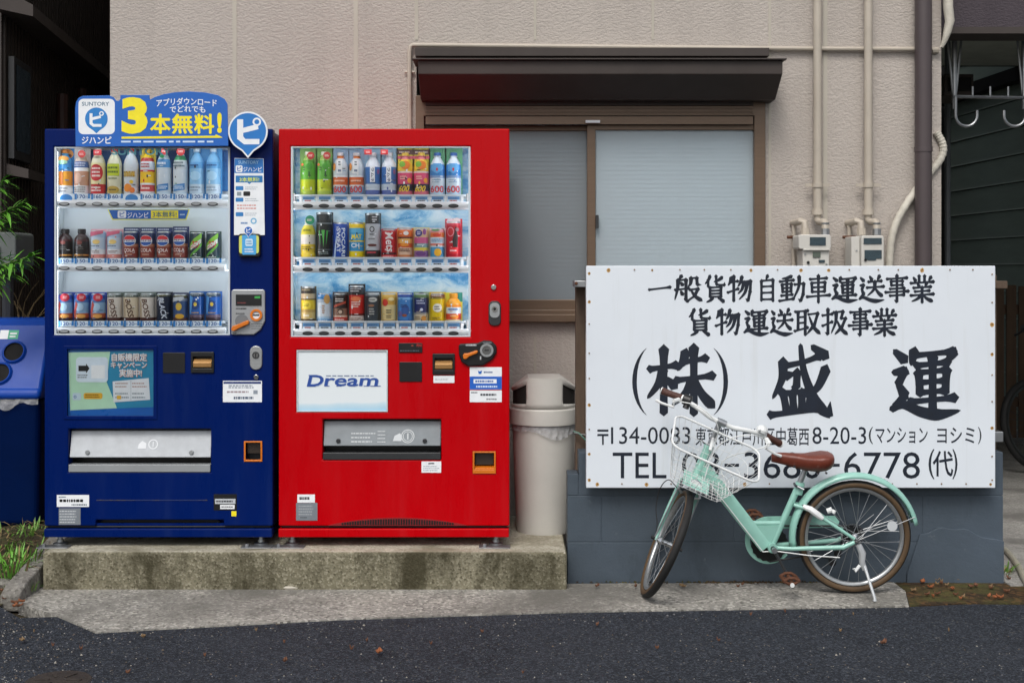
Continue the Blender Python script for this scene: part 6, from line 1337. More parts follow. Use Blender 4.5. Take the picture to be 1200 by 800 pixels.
b = MB(); b.prism(rrect(mx(574), mx(585.5), mz(372), mz(354.5), .018), YF - .012, YF - .0085, M_ALU, True); ring(b, mx(579.8), mz(362), .007, .013, YF - .016, YF - .0121, M_CHROME, 16); b.disc(mx(579.8), mz(362), .0065, YF - .014, YF - .0121, M_BLACK, 14); b.build('keyhole', lo)
b = MB(); b.disc(mx(578.5), mz(336.5), .012, YF - .008, YF - .0005, M_CHROME); b.build('key_bolt', red, bevel=.002)
# vent arc at the foot of the red door
b = MB(); n = 44
b.prism([(mx(384), mz(615.5))] + [(mx(384) + (mx(548) - mx(384)) * q / 24, mz(615.4) + (mz(606) - mz(615.4)) * math.sin(math.pi * q / 24) ** .8) for q in range(25)] + [(mx(548), mz(615.5))], YF - .0012, YF - .0003, mat('shadow_red', '#8a0a12', .5))
b.build('vent_panel', red)
b = MB()
for q in range(n):
    f_ = (q + .5) / n; xx = mx(400) + (mx(532) - mx(400)) * f_; top = mz(614.2) + (mz(607.6) - mz(614.2)) * max(.12, math.sin(math.pi * (.06 + .88 * f_)) ** .8)
    b.box(xx - .0042, xx + .0042, YF - .002, YF - .0013, mz(614.8), top, M_BLACK)
b.build('vent_slots', red)

# ---- signs on the blue machine
tp = thing('topper_sign', (mx(178), 5.74, mz(172)), 'blue topper sign with a big yellow 3 on the blue vending machine', 'sign')
Dt = 5.70
def tx(p): return X(p, Dt)
def tz(p): return Z(p, Dt)
P = [(88.5, 172), (88, 128), (89, 120), (92, 115), (97, 112.5), (128, 112), (133, 114), (136, 118), (139, 118.5), (141, 116), (141, 111.5), (175, 111.5), (175.5, 117), (181, 114), (192, 110.5), (205, 108.3), (222, 107.3), (240, 108.5), (255, 111.5), (263, 116), (266.5, 122), (267.5, 171)]
b = MB(); b.prism([(tx(a_), tz(c_)) for a_, c_ in P], Dt, Dt + .006, BLU); b.build('board', tp, bevel=.001)
b = MB(); b.box(tx(110), tx(116), Dt + .0065, DM - .001, tz(170), tz(160), M_WHITEP); b.box(tx(230), tx(236), Dt + .0065, DM - .001, tz(170), tz(160), M_WHITEP); b.build('bracket', tp)
y = Dt - .0004
b = MB(); poly(b, rrect(tx(92), tx(134.5), tz(157.5), tz(116), .022), y, W_)
SG = paint('#4a7088'); text(b, 'SUNTORY', tx(96), tx(128), tz(124.2), tz(119.6), y - .0003, SG, bold=.015)
def pin(mb, cx, cz, r, tip, yy, m):
    pts = []
    for q in range(33):
        a = R_(-52 + 284 * q / 32); pts.append((cx + r * math.cos(a), cz + r * math.sin(a)))
    a = R_(232); pts += [(cx - r * .30, cz - r * 1.0), (cx, tip), (cx + r * .30, cz - r * 1.0)]
    poly(mb, pts, yy, m); return pts
pin(b, tx(113), tz(139.5), 13.3 * Dt / F, tz(156.5), y - .0003, paint('#1f7cc4'))
poly(b, [(tx(a_), tz(c_)) for a_, c_ in ((105, 133), (108.5, 133), (108.5, 137.5), (118, 135.5), (118.5, 138.5), (108.5, 141), (108.5, 144), (110, 145.5), (119, 145.5), (119, 148.8), (109, 148.8), (105, 145.5))], y - .0006, W_)
ring(b, tx(119), tz(133.3), .0055, .0105, y - .0008, y - .0006, W_, 16)
text(b, 'ジハンピ', tx(96), tx(130.5), tz(168.5), tz(160.3), y - .0003, W_, bold=.03)
text(b, '3', tx(142.5), tx(173), tz(157), tz(114), y - .0003, YEL, bold=.055)
for ch, a_, c_ in (('本', 176.5, 199.5), ('無', 202, 225.5), ('料', 228, 250.5)): text(b, ch, tx(a_), tx(c_), tz(156.5), tz(134), y - .0003, YEL, bold=.035)
text(b, '!', tx(254.5), tx(260), tz(156), tz(132), y - .0003, YEL, bold=.05)
poly(b, [(tx(142.5), tz(162.8)), (tx(142.5), tz(160.3)), (tx(252), tz(159.2)), (tx(253), tz(157.6)), (tx(260.5), tz(160.8)), (tx(260.5), tz(161.6))], y - .0003, YEL)
text(b, 'アプリダウンロード', tx(183.5), tx(254), tz(123.2), tz(114.8), y - .0003, W_, bold=.02, arch=.008); text(b, 'でどれでも', tx(199), tx(240.5), tz(131.3), tz(124), y - .0003, W_, bold=.02, arch=.004)
lines(b, tx(142), tx(260), tz(167.8), tz(164.4), y - .0003, paint('#c8dcf0'), 1, .6, 3)
b.build('lettering', tp, merge=False)
pn_ = thing('pin_sign', (tx(290.5), 5.74, tz(186)), 'round blue map pin sign with a white character at the corner of the blue machine', 'sign')
b = MB(); q = MB(); pts = pin(q, tx(290.5), tz(154), 23.2 * Dt / F, tz(185.5), 0, W_); b.prism(pts, Dt, Dt + .005, W_, True); b.build('board', pn_)
b = MB(); pin(b, tx(290.5), tz(154), 21.3 * Dt / F, tz(182.6), y, mat('pin_blue', '#1a76c4', .35))
poly(b, [(tx(a_), tz(c_)) for a_, c_ in ((278, 140), (285, 140), (285, 150), (302, 145.5), (303, 151.5), (285, 156), (285, 160), (287.5, 163), (304, 163), (304, 169.3), (286, 169.3), (278, 163))], y - .0003, W_); ring(b, tx(301), tz(143), .011, .019, y - .0006, y - .0003, W_, 20)
b.build('lettering', pn_, merge=False)
hp = thing('campaign_board', (mx(292), 5.745, mz(275)), 'narrow white and blue instruction board hanging under the round pin sign', 'sign')
b = MB(); Dq = 5.745
b.prism([(mx(274.5), mz(275.5)), (mx(275), mz(185.5)), (mx(309), mz(186)), (mx(310.5), mz(275.5))], Dq, Dq + .003, W_); b.build('board', hp)
y = Dq - .0003; b = MB()
poly(b, [(mx(275), mz(203)), (mx(275.2), mz(186)), (mx(308.6), mz(186.4)), (mx(309), mz(203))], y, paint('#2477c4')); text(b, 'SUNTORY', mx(279.5), mx(303.5), mz(192.2), mz(188.5), y - .0003, paint('#a8d4ee'), bold=.01)
poly(b, rrect(mx(276.5), mx(284.5), mz(202), mz(194), .006), y - .0003, W_); text(b, 'ピ', mx(278.4), mx(283), mz(200.5), mz(195.5), y - .0006, BLU, bold=.03); text(b, 'ジハンピ', mx(285.5), mx(307), mz(201.3), mz(196), y - .0003, W_, bold=.02)
rect(b, mx(276.5), mx(308), mz(214), mz(206), y, paint('#1f74b4')); text(b, '3本無料!', mx(281), mx(304), mz(213), mz(208), y - .0003, paint('#dce85a'), bold=.02); poly(b, [(mx(290), mz(214)), (mx(295), mz(214)), (mx(292.5), mz(216))], y, paint('#1f74b4'))
for q, zc in enumerate((220.5, 234, 251)): poly(b, rrect(mx(276.5), mx(285.5), mz(zc + 2.6), mz(zc - 2.2), .004), y, paint('#2c7dbe')); lines(b, mx(287.5), mx(304), mz(zc + 2.4), mz(zc - 2), y, paint('#a9b4bc'), 2, .4, q)
rect(b, mx(278), mx(283), mz(229.5), mz(225), y, paint('#8a959c')); poly(b, rrect(mx(285.5), mx(293.5), mz(229.8), mz(224.5), .004), y, M_BLACK); lines(b, mx(278), mx(304), mz(246), mz(239), y, paint('#d0837a'), 2, .4, 12); lines(b, mx(282.5), mx(291), mz(263), mz(260), y, paint('#3a78b0'), 1, .7, 3); ring(b, mx(297.5), mz(259), .008, .014, y - .0003, y, paint('#6fb2d8'), 12)
b.build('print', hp, merge=False)
kr = thing('payment_reader', (mx(293), 5.74, mz(300)), 'small black payment reader with a light blue card below the instruction board', 'card reader')
b = MB(); b.prism(rrect(mx(280.5), mx(306), mz(300.8), mz(274), .012), DM - .022, DM - .0005, M_BLACK, True); b.build('housing', kr, bevel=.003)
b = MB(); yk = DM - .0225; b.prism(rrect(mx(281.5), mx(304.5), mz(297), mz(276), .010), yk - .001, yk, paint('#cfd86a'), True); b.prism(rrect(mx(285), mx(301.5), mz(298.5), mz(275.5), .006), yk - .0025, yk - .0012, paint('#4aa3dc'), True); poly(b, rrect(mx(289), mx(297.5), mz(288.5), mz(280), .006), yk - .003, paint('#cfe6f4')); lines(b, mx(288), mx(299), mz(296.5), mz(290.5), yk - .003, W_, 2, .5, 4); lines(b, mx(290), mx(297), mz(287), mz(281.5), yk - .0033, paint('#3a88c0'), 2, .5, 4)
pin(b, mx(292.5), mz(270.5), 5.2 * DM / F, mz(279), yk - .004, W_); pin(b, mx(292.5), mz(270.5), 4.5 * DM / F, mz(278), yk - .0044, BLU); text(b, 'ピ', mx(290.2), mx(295), mz(273), mz(267.8), yk - .0048, W_, bold=.03); b.build('card', kr, merge=False)

# ================================================================== BINS
def bag_frill(c, r0, z, n, amp, m, hgt, sx=1, sy=1):
    mb = MB(); vs_ = []; rows_ = 5; r_ = random.Random(3)
    ph = [r_.random() * 6 for _ in range(4)]
    for j in range(rows_):
        t = j / (rows_ - 1)
        for i in range(n):
            a = 2 * math.pi * i / n
            w = amp * (t ** .6) * (.35 + .35 * math.sin(a * 7 + ph[0] + 2 * t) * math.sin(a * 11 + ph[1]) + .3 * math.sin(a * 29 + ph[2] + 5 * t)) + .004 * t * r_.random()
            zz = z - hgt * t * (.62 + .25 * math.sin(a * 2 + ph[3]) + .12 * math.sin(a * 5 + ph[0]) + .05 * r_.random())
            vs_.append((c[0] + (r0 + w) * math.cos(a) * sx, c[1] + (r0 + w) * math.sin(a) * sy, zz))
    mb.add(vs_, [(j * n + i, (j + 1) * n + i, (j + 1) * n + (i + 1) % n, j * n + (i + 1) % n) for j in range(rows_ - 1) for i in range(n)], m, True)
    return mb
M_BAG = mat('translucent_bag', '#c3c5c8', .28, var=.2, vscale=40, bump=.9, bscale=45)
_n = M_BAG.node_tree; _o = _n.nodes['Material Output']; _p = _o.inputs[0].links[0].from_socket
_t = _n.nodes.new('ShaderNodeBsdfTransparent'); _x = _n.nodes.new('ShaderNodeMixShader'); _x.inputs[0].default_value = .45
_n.links.new(_t.outputs[0], _x.inputs[1]); _n.links.new(_p, _x.inputs[2]); _n.links.new(_x.outputs[0], _o.inputs[0])
cx, cy = X(637.5, 6.10), 6.12
t = thing('trash_can', (cx, cy, .165), 'cream grey round trash can with a two mouthed lid and a plastic bag', 'trash can')
zb = .165; zl = Z(499, 6.0); Rt, Rb = .154, .130
b = MB(); b.lathe([(0, .003), (Rb - .012, .003), (Rb - .002, .0), (Rb, .012), (Rb + .002, .02), (Rt - .004, zl - zb - .02), (Rt - .002, zl - zb + .03), (0, zl - zb + .03)], (cx, cy, zb), M_BINGREY, 48); b.build('body', t, angle=50)
bf = bag_frill((cx, cy), Rt + .001, zl + .012, 120, .012, M_BAG, .075); bf.build('bag', t)
# lid: rim band and a hood with two slanted mouths
zr = zl + .002; zt = Z(443, 6.0)
lid = MB(); lid.lathe([(Rt + .004, 0), (Rt + .013, .002), (Rt + .014, .012), (Rt + .012, .071), (Rt + .008, .077), (Rt - .012, .0785)], (cx, cy, zr), M_BINGREY, 48)
Hh = zt - zr - .080; n = 96; Rh = Rt + .001; z_l = zr + .0795
def top_at(x): return Hh * (1 if abs(x) < .078 else 1 - .36 * (abs(x) - .078) / (Rh - .078))   # flat crown falling away to both sides
vs_ = []
for i in range(n):
    a = 2 * math.pi * i / n; x, y = Rh * math.cos(a), Rh * math.sin(a)
    for q in range(7): vs_.append((cx + x, cy + y, z_l + top_at(x) * q / 6))
fs = []
for i in range(n):
    a = math.degrees(2 * math.pi * (i + .5) / n) % 180; side = a < 57 or a > 123
    for q in range(6):
        if side and 0 < q < 5: continue                        # the two mouths
        fs.append((i * 7 + q, ((i + 1) % n) * 7 + q, ((i + 1) % n) * 7 + q + 1, i * 7 + q + 1))
lid.add(vs_, fs, M_BINGREY, True)
fs = []                                                        # crown
for i in range(n // 4):
    l = [n // 4 + i, n // 4 + i + 1, 3 * n // 4 - i - 1, 3 * n // 4 - i]; fs.append([q % n * 7 + 6 for q in l])
    l = [(n // 4 - i), (n // 4 - i - 1), (3 * n // 4 + i + 1), (3 * n // 4 + i)]; fs.append([q % n * 7 + 6 for q in l][::-1])
lid.add(vs_, fs, M_BINGREY, True)
lo = lid.build('lid', t, angle=30)
so_ = lo.modifiers.new('thickness', 'SOLIDIFY'); so_.thickness = .004; so_.offset = -1
b = MB(); Ri = Rh * .955; vs_ = []
for i in range(48):
    a = 2 * math.pi * i / 48; vs_ += [(cx + Ri * math.cos(a), cy + Ri * math.sin(a), z_l - .01), (cx + Ri * math.cos(a), cy + Ri * math.sin(a), z_l + top_at(Ri * math.cos(a)) * .97)]
b.add(vs_, [(2 * i, 2 * ((i + 1) % 48), 2 * ((i + 1) % 48) + 1, 2 * i + 1) for i in range(48)], mat('mouth_shade_black', '#1d1a17', .9), True); b.build('mouth_shade', t)  # dark cylinder added just inside the hood, painting shade into the mouths


# blue recycling bin on the left, seen in part
bx0, bx1 = -2.80, X(51.5, 6.2); by0, by1 = 6.15, 6.58; zb = .17
t = thing('recycling_bin', ((bx0 + bx1) / 2, 6.36, zb), 'blue recycling bin with two round holes and a plastic bag under its lid', 'recycling bin')
zr = Z(468, 6.15)
b = MB(); b.add([(bx0 + .03, by0 + .03, zb), (bx1 - .025, by0 + .03, zb), (bx1 - .025, by1 - .03, zb), (bx0 + .03, by1 - .03, zb), (bx0, by0, zr), (bx1 - .003, by0, zr), (bx1 - .003, by1, zr), (bx0, by1, zr)], [(0, 3, 2, 1), (4, 5, 6, 7), (0, 1, 5, 4), (1, 2, 6, 5), (2, 3, 7, 6), (3, 0, 4, 7)], mat('dark_blue_polyethylene', '#001540', .5, var=.12, vscale=5, spec=.06)); b.build('body', t, bevel=.03, seg=4)
b = MB(); r_ = random.Random(9); nn = 60; vs_ = []
for j in range(4):
    for i in range(nn + 1):
        x = bx0 + .005 + (bx1 - bx0 - .012) * i / nn; q = j / 3
        vs_.append((x, by0 - .004 - .012 * q * (.5 + .5 * math.sin(i * .9 + 2.5 * q)) - .004 * r_.random(), zr + .01 - q * (.042 + .016 * math.sin(i * .19 + .4) + .008 * math.sin(i * .47))))
b.add(vs_, [(j * (nn + 1) + i, (j + 1) * (nn + 1) + i, (j + 1) * (nn + 1) + i + 1, j * (nn + 1) + i + 1) for j in range(3) for i in range(nn)], M_BAG, True); b.build('bag', t)
b = MB(); zt = Z(374, 6.3); zm = Z(458, 6.14)
b.xprism([(by0 - .018, zr), (by0 - .020, zm), (by0 + .0, zm + .012), (by0 + .14, zt - .03), (by0 + .19, zt), (by1, zt), (by1 + .01, zr)], bx0 - .01, bx1 + .004, M_BINBLUE)
lo = b.build('lid', t, bevel=.034, seg=5)
s0 = Vector((0, by0, zm + .012)); s1 = Vector((0, by0 + .14, zt - .03)); sd = (s1 - s0).normalized(); sn = Vector((0, sd.z, -sd.y)); sn = -sn if sn.y > 0 else sn
def onlid(x, u, o): q = s0 + sd * u + sn * o; return (x, q.y, q.z)
for px, u in ((16, .185), (4, .075)):
    xx = X(px, 6.22); b = MB(); n = 24
    for ra, rb, oa, ob, mm in ((.060, .052, .002, .014, M_BINBLUE), (.052, .047, .014, .012, M_BINBLUE), (.047, .046, .012, .003, M_DARK)):
        vs_ = [onlid(xx + ra * math.cos(2 * math.pi * i / n), u + ra * math.sin(2 * math.pi * i / n), oa) for i in range(n)] + [onlid(xx + rb * math.cos(2 * math.pi * i / n), u + rb * math.sin(2 * math.pi * i / n), ob) for i in range(n)]
        b.add(vs_, [(i, (i + 1) % n, n + (i + 1) % n, n + i) for i in range(n)], mm, True)
    b.add([onlid(xx + .0465 * math.cos(2 * math.pi * i / n), u + .0465 * math.sin(2 * math.pi * i / n), .0025) for i in range(n)], [list(range(n))], M_DARK)
    b.build('bottle_hole', lo)
b = MB()
def lidrect(xa, xb, ua, ub, o, m): b.add([onlid(xa, ua, o), onlid(xb, ua, o), onlid(xb, ub, o), onlid(xa, ub, o)], [(0, 1, 2, 3)], m)
lidrect(X(-2, 6.25), X(8, 6.25), .255, .302, .001, W_); lidrect(X(8, 6.25), X(20, 6.25), .255, .302, .001, paint('#2fa37a')); lidrect(X(10, 6.25), X(18, 6.25), .28, .288, .0015, W_); lidrect(X(10, 6.25), X(17, 6.25), .265, .272, .0015, W_); b.build('sticker', lo, merge=False); b = MB(); lidrect(X(-6, 6.25), X(3, 6.25), .13, .16, .001, W_)
b.build('sticker', lo, merge=False)

# ================================================================== BICYCLES
def bicycle(name, label, C, opt):
    """built in local axes: X forward, Y to the rider's left, Z up, rear wheel on the ground at the origin"""
    root = thing(name, (0, 0, 0), label, 'bicycle')
    R = opt.get('R', .2475); k = R / .2475
    def P(x, y, z): return (x * k, y * k, z * k)
    def part(mb, nm, par=None, **kw): return mb.build(nm, par or root, loc=(0, 0, 0), **kw)
    th = R_(opt.get('head', 24)); phi = R_(opt['steer'])
    rake = .045; Rw = .2475
    A0 = Vector((.817, 0, Rw - rake * math.sin(th)))
    ax = Vector((-math.sin(th), 0, math.cos(th))); fw = Vector((math.cos(th), 0, math.sin(th)))
    rot = Matrix.Rotation(phi, 3, ax)
    def S(p): q = Vector(p); return (A0 + rot @ (q - A0)) * k           # steered point, given straight ahead in small-bike units
    def A(f, l, a): return S(A0 + fw * f + Vector((0, 1, 0)) * l + ax * a)
    def wheel(c, e1, e2, n_, nm, tyre_w=.021):
        def W(r, a, o): return Vector(c) + (Vector(e1) * math.cos(a) + Vector(e2) * math.sin(a)) * r + Vector(n_) * o
        w0 = MB(); N = 56
        sec = [(-.0105, -.011), (-.006, -.0165), (.002, -.0185), (.010, -.016), (.016, -.0105), (.019, -.0035), (.019, .0035), (.016, .0105), (.010, .016), (.002, .0185), (-.006, .0165), (-.0105, .011)]
        r0 = Rw - .019; mm = [C['wall']] * 3 + [C['tread']] * 5 + [C['wall']] * 3
        for q in range(len(sec) - 1):
            (ra, oa), (rb, ob) = sec[q], sec[q + 1]
            vs_ = [W((r0 + ra) * k, 2 * math.pi * i / N, oa * k) for i in range(N)] + [W((r0 + rb) * k, 2 * math.pi * i / N, ob * k) for i in range(N)]
            w0.add(vs_, [(i, (i + 1) % N, N + (i + 1) % N, N + i) for i in range(N)], mm[q], True)
        hub = MB()
        hub.tube([W(0, 0, -.042 * k), W(0, 0, -.030 * k), W(0, 0, -.028 * k), W(0, 0, .028 * k), W(0, 0, .030 * k), W(0, 0, .042 * k)], [.010 * k, .020 * k, .012 * k, .012 * k, .020 * k, .010 * k], C['chrome'], 12)
        hub.tube([W(0, 0, -.062 * k), W(0, 0, .062 * k)], .005 * k, C['steel'], 8)
        wo_ = hub.build(nm, root, loc=(0, 0, 0), angle=50)
        part(w0, 'tyre', wo_, angle=60)
        rm = MB(); sec = [(-.0135, -.0115), (-.017, -.0115), (-.026, -.009), (-.029, 0), (-.026, .009), (-.017, .0115), (-.0135, .0115)]
        for q in range(len(sec) - 1):
            (ra, oa), (rb, ob) = sec[q], sec[q + 1]
            vs_ = [W((r0 + ra) * k, 2 * math.pi * i / N, oa * k) for i in range(N)] + [W((r0 + rb) * k, 2 * math.pi * i / N, ob * k) for i in range(N)]
            rm.add(vs_, [(i, (i + 1) % N, N + (i + 1) % N, N + i)[::-1] for i in range(N)], C['rim'], True)
        part(rm, 'rim', wo_, angle=60)
        sp = MB(); NS = 28
        for i in range(NS):
            a = 2 * math.pi * (i + .5) / NS; s_ = 1 if i % 2 else -1; da = (1 if (i // 2) % 2 else -1) * 1.15
            sp.tube([W(.019 * k, a + da, s_ * .028 * k), W((r0 - .027) * k, a, s_ * .002 * k)], .0010 * k + .0002, C['steel'], 4)
        part(sp, 'spokes', wo_, merge=False)
        return wo_
    rear = wheel(P(0, 0, Rw), (1, 0, 0), (0, 0, 1), (0, -1, 0), 'rear_wheel')
    wheel(A(rake, 0, 0), rot @ fw, rot @ ax, rot @ Vector((0, -1, 0)), 'front_wheel')
    # frame
    BB = Vector((.358, 0, .205)); ST = Vector((.243, 0, .470)); hd0 = A0 + ax * .315; hd1 = A0 + ax * .455
    f = MB()
    dn0 = Vector((.40, 0, .222)); dn1 = A0 + ax * .36 - fw * .01
    d_ = (dn1 - dn0).normalized(); up_ = Vector((-d_.z, 0, d_.x)); w_, h_ = .019, .030
    def beam(a, b_, wa, ha, wb, hb):
        dd = (b_ - a).normalized(); u_ = Vector((-dd.z, 0, dd.x)); vs_ = []
        for p, w2, h2 in ((a, wa, ha), (b_, wb, hb)):
            for sx_, sz_ in ((-1, -.6), (-.6, -1), (.6, -1), (1, -.6), (1, .6), (.6, 1), (-.6, 1), (-1, .6)): q = p + Vector((0, 1, 0)) * w2 * sx_ + u_ * h2 * sz_; vs_.append(q * k)
        f.add(vs_, [(i, (i + 1) % 8, 8 + (i + 1) % 8, 8 + i) for i in range(8)] + [list(range(8))[::-1], list(range(8, 16))], C['paint'])
    beam(dn0 + (dn0 - dn1) * .06, dn1, .0185, .028, .017, .031)
    f.tube([BB * k, ST * k], .0145 * k, C['paint'], 14); f.tube([(ST - Vector((-.004, 0, .035))) * k, (ST + Vector((-.007, 0, .016))) * k], .020 * k, C['paint'], 14)
    f.tube([hd0 * k, hd1 * k], .0195 * k, C['paint'], 14); f.tube([hd0 * k, (hd0 + ax * .012) * k], .0225 * k, C['paint'], 14); f.tube([(hd1 - ax * .012) * k, hd1 * k], .0225 * k, C['paint'], 14)
    g0_ = dn0 + (dn1 - dn0) * .20; g1_ = BB + (ST - BB) * .36
    f.tube([(g0_ + Vector((0, 0, .018))) * k, (g1_ + Vector((.0, 0, .006))) * k], .011 * k, C['paint'], 10)
    f.add([(g0_ + Vector((0, .012, .010))) * k, (BB + Vector((.01, .012, .01))) * k, (g1_ + Vector((0, .012, 0))) * k, (g0_ + Vector((0, -.012, .010))) * k, (BB + Vector((.01, -.012, .01))) * k, (g1_ + Vector((0, -.012, 0))) * k], [(0, 1, 2), (5, 4, 3), (0, 2, 5, 3)], C['paint'])
    for s_ in (-1, 1):
        f.tube([(BB + Vector((-.01, s_ * .022, 0))) * k, P(.28, s_ * .036, .204), P(.06, s_ * .055, .215), P(.012, s_ * .055, .238)], [.0088 * k, .0092 * k, .0108 * k, .0085 * k], C['paint'], 10)
        f.tube([(BB + (ST - BB) * .70 + Vector((-.012, s_ * .014, 0))) * k, P(.20, s_ * .040, .374), P(.012, s_ * .055, .252)], [.0088 * k, .0088 * k, .007 * k], C['paint'], 10)
    f.tube([(BB + Vector((0, -.036, 0))) * k, (BB + Vector((0, .036, 0))) * k], .021 * k, C['paint'], 16)
    fr = part(f, 'frame', angle=45)
    if opt.get('fender', 1):
        g_ = MB(); N = 40; rr = .274; sec = [(-.014, -.028), (-.004, -.026), (.005, -.017), (.008, 0), (.005, .017), (-.004, .026), (-.014, .028)]; a0, a1 = R_(-8), R_(168)
        vs_ = []
        for i in range(N + 1):
            a = a0 + (a1 - a0) * i / N
            for dr_, o in sec: vs_.append(P((rr + dr_) * math.cos(a), o, Rw + (rr + dr_) * math.sin(a)))
        m_ = len(sec); g_.add(vs_, [(i * m_ + j, i * m_ + j + 1, (i + 1) * m_ + j + 1, (i + 1) * m_ + j) for i in range(N) for j in range(m_ - 1)], C['paint'], True)
        fo = part(g_, 'rear_fender', angle=60); sm = fo.modifiers.new('thickness', 'SOLIDIFY'); sm.thickness = .0018; sm.offset = 0
        g_ = MB()
        for s_ in (-1, 1):
            a = R_(160); g_.tube([P(-.005, s_ * .056, Rw), P(.272 * math.cos(a), s_ * .028, Rw + .272 * math.sin(a))], .0017 * k, C['steel'], 6)
            a = R_(115); g_.tube([P(-.002, s_ * .056, Rw + .006), P(-.10, s_ * .05, Rw + .085)], .0015 * k, C['steel'], 6)
        part(g_, 'fender_stay')
    # chain guard, crank, chain, derailleur
    g_ = MB(); pts = []; gc = BB; r1 = .105
    for i in range(27):
        a = R_(86 + 236 * i / 26); pts.append((gc.x + .0 + r1 * math.cos(a), gc.z + .012 + r1 * math.sin(a)))
    inner = [(gc.x + (r1 - .022) * math.cos(R_(86 + 236 * i / 26)), gc.z + .012 + (r1 - .022) * math.sin(R_(86 + 236 * i / 26))) for i in range(27)]
    yy = -.052
    # ring of the guard on the far side, mirrored so that it opens to the rear
    pts = [(2 * gc.x - x_, z_) for x_, z_ in pts]; inner = [(2 * gc.x - x_, z_) for x_, z_ in inner]
    for i in range(26):
        q = [pts[i], pts[i + 1], inner[i + 1], inner[i]]
        vs_ = [P(x_, yy, z_) for x_, z_ in q] + [P(x_, yy - .006, z_) for x_, z_ in q]
        g_.add(vs_, [(0, 1, 2, 3), (7, 6, 5, 4), (0, 4, 5, 1), (3, 2, 6, 7)], C['paint'])
    q = [(gc.x + .01, gc.z + .117), (.07, .325), (.05, .30), (.06, .275), (gc.x - .01, gc.z + .062)]
    g_.add([P(x_, yy, z_) for x_, z_ in q] + [P(x_, yy - .006, z_) for x_, z_ in q], [list(range(5)), list(range(9, 4, -1))] + [(i, i + 5, (i + 1) % 5 + 5, (i + 1) % 5) for i in range(5)], C['paint'])
    part(g_, 'chain_guard')
    g_ = MB(); N = 36
    vs_ = [P(BB.x + (.082 if i % 2 else .077) * math.cos(2 * math.pi * i / N), -.042, BB.z + .0 + (.082 if i % 2 else .077) * math.sin(2 * math.pi * i / N)) for i in range(N)]; g_.add(vs_ + [(v[0], v[1] - .003, v[2]) for v in vs_], [list(range(N)), list(range(2 * N - 1, N - 1, -1))] + [(i, (i + 1) % N, N + (i + 1) % N, N + i) for i in range(N)], C['dark'])
    ca = R_(opt.get('crank', -62)); cd_ = Vector((-math.cos(ca), 0, math.sin(ca)))
    for s_ in (1, -1):
        g_.tube([(BB + Vector((0, s_ * .058, 0))) * k, (BB + Vector((0, s_ * .062, 0)) + cd_ * s_ * .060) * k, (BB + Vector((0, s_ * .066, 0)) + cd_ * s_ * .125) * k], [.0085 * k, .006 * k, .007 * k], C['crank'], 8)
    g_.tube([(BB + Vector((0, -.06, 0))) * k, (BB + Vector((0, .072, 0))) * k], .011 * k, C['dark'], 12); g_.tube([(BB + Vector((0, .0605, 0))) * k, (BB + Vector((0, .074, 0))) * k], .0125 * k, C['steel'], 12)
    co_ = part(g_, 'crankset')
    for s_ in (1, -1):
        pc = BB + Vector((0, s_ * .105, 0)) + cd_ * s_ * .125; p_ = MB()
        for dx in (-.032, .032): p_.tube([(pc + Vector((dx, -.036, 0))) * k, (pc + Vector((dx, .036, 0))) * k], .007 * k, C['pedal'], 8)
        for dy in (-.036, .036): p_.tube([(pc + Vector((-.032, dy, 0))) * k, (pc + Vector((-.012, dy, .012))) * k, (pc + Vector((.012, dy, .012))) * k, (pc + Vector((.032, dy, 0))) * k], .007 * k, C['pedal'], 8); p_.tube([(pc + Vector((-.032, dy, 0))) * k, (pc + Vector((-.012, dy, -.012))) * k, (pc + Vector((.012, dy, -.012))) * k, (pc + Vector((.032, dy, 0))) * k], .007 * k, C['pedal'], 8)
        p_.tube([(pc + Vector((0, -.045, 0))) * k, (pc + Vector((0, .038, 0))) * k], .008 * k, C['pedal'], 8)
        if s_ == 1: p_.tube([(pc + Vector((-.002, .034, -.016))) * k, (pc + Vector((-.002, .046, -.016))) * k], .0095 * k, C['white'], 12)
        part(p_, 'pedal', co_)
    g_ = MB(); g_.tube([P(BB.x, -.04, BB.z - .08), P(.16, -.046, .155), P(.07, -.05, .13)], .004 * k, C['dark'], 6); g_.tube([P(BB.x, -.04, BB.z + .08), P(.0, -.046, Rw + .035)], .004 * k, C['dark'], 6); part(g_, 'chain', co_)
    g_ = MB(); g_.tube([P(0, -.058, Rw), P(.03, -.062, Rw - .05), P(.055, -.06, .155), P(.075, -.056, .12)], [.010 * k, .012 * k, .010 * k, .008 * k], C['dark'], 8)
    for px_, pz_ in ((.055, .155), (.078, .118)): g_.tube([P(px_, -.06, pz_), P(px_, -.050, pz_)], .017 * k, C['dark'], 12)
    part(g_, 'derailleur')
    g_ = MB()
    for q, rr in enumerate((.043, .037, .031, .026)): g_.tube([P(0, -.024 - .006 * q, Rw), P(0, -.027 - .006 * q, Rw)], rr * k, C['dark'], 20)
    part(g_, 'sprocket', rear)
    g_ = MB(); N = 28; vs_ = [P(.052 * math.cos(2 * math.pi * i / N), -.020, Rw + .052 * math.sin(2 * math.pi * i / N)) for i in range(N)]; vs2 = [P(.044 * math.cos(2 * math.pi * i / N), -.021, Rw + .044 * math.sin(2 * math.pi * i / N)) for i in range(N)]
    g_.add(vs_ + vs2, [(i, (i + 1) % N, N + (i + 1) % N, N + i) for i in range(N)], C['chrome']); part(g_, 'spoke_guard', rear)
    # saddle and post
    g_ = MB(); g_.tube([(ST - (ST - BB) * .1) * k, P(.216, 0, .54), P(.212, 0, .553)], .0128 * k, C['steel'], 12); so2 = part(g_, 'seat_post')
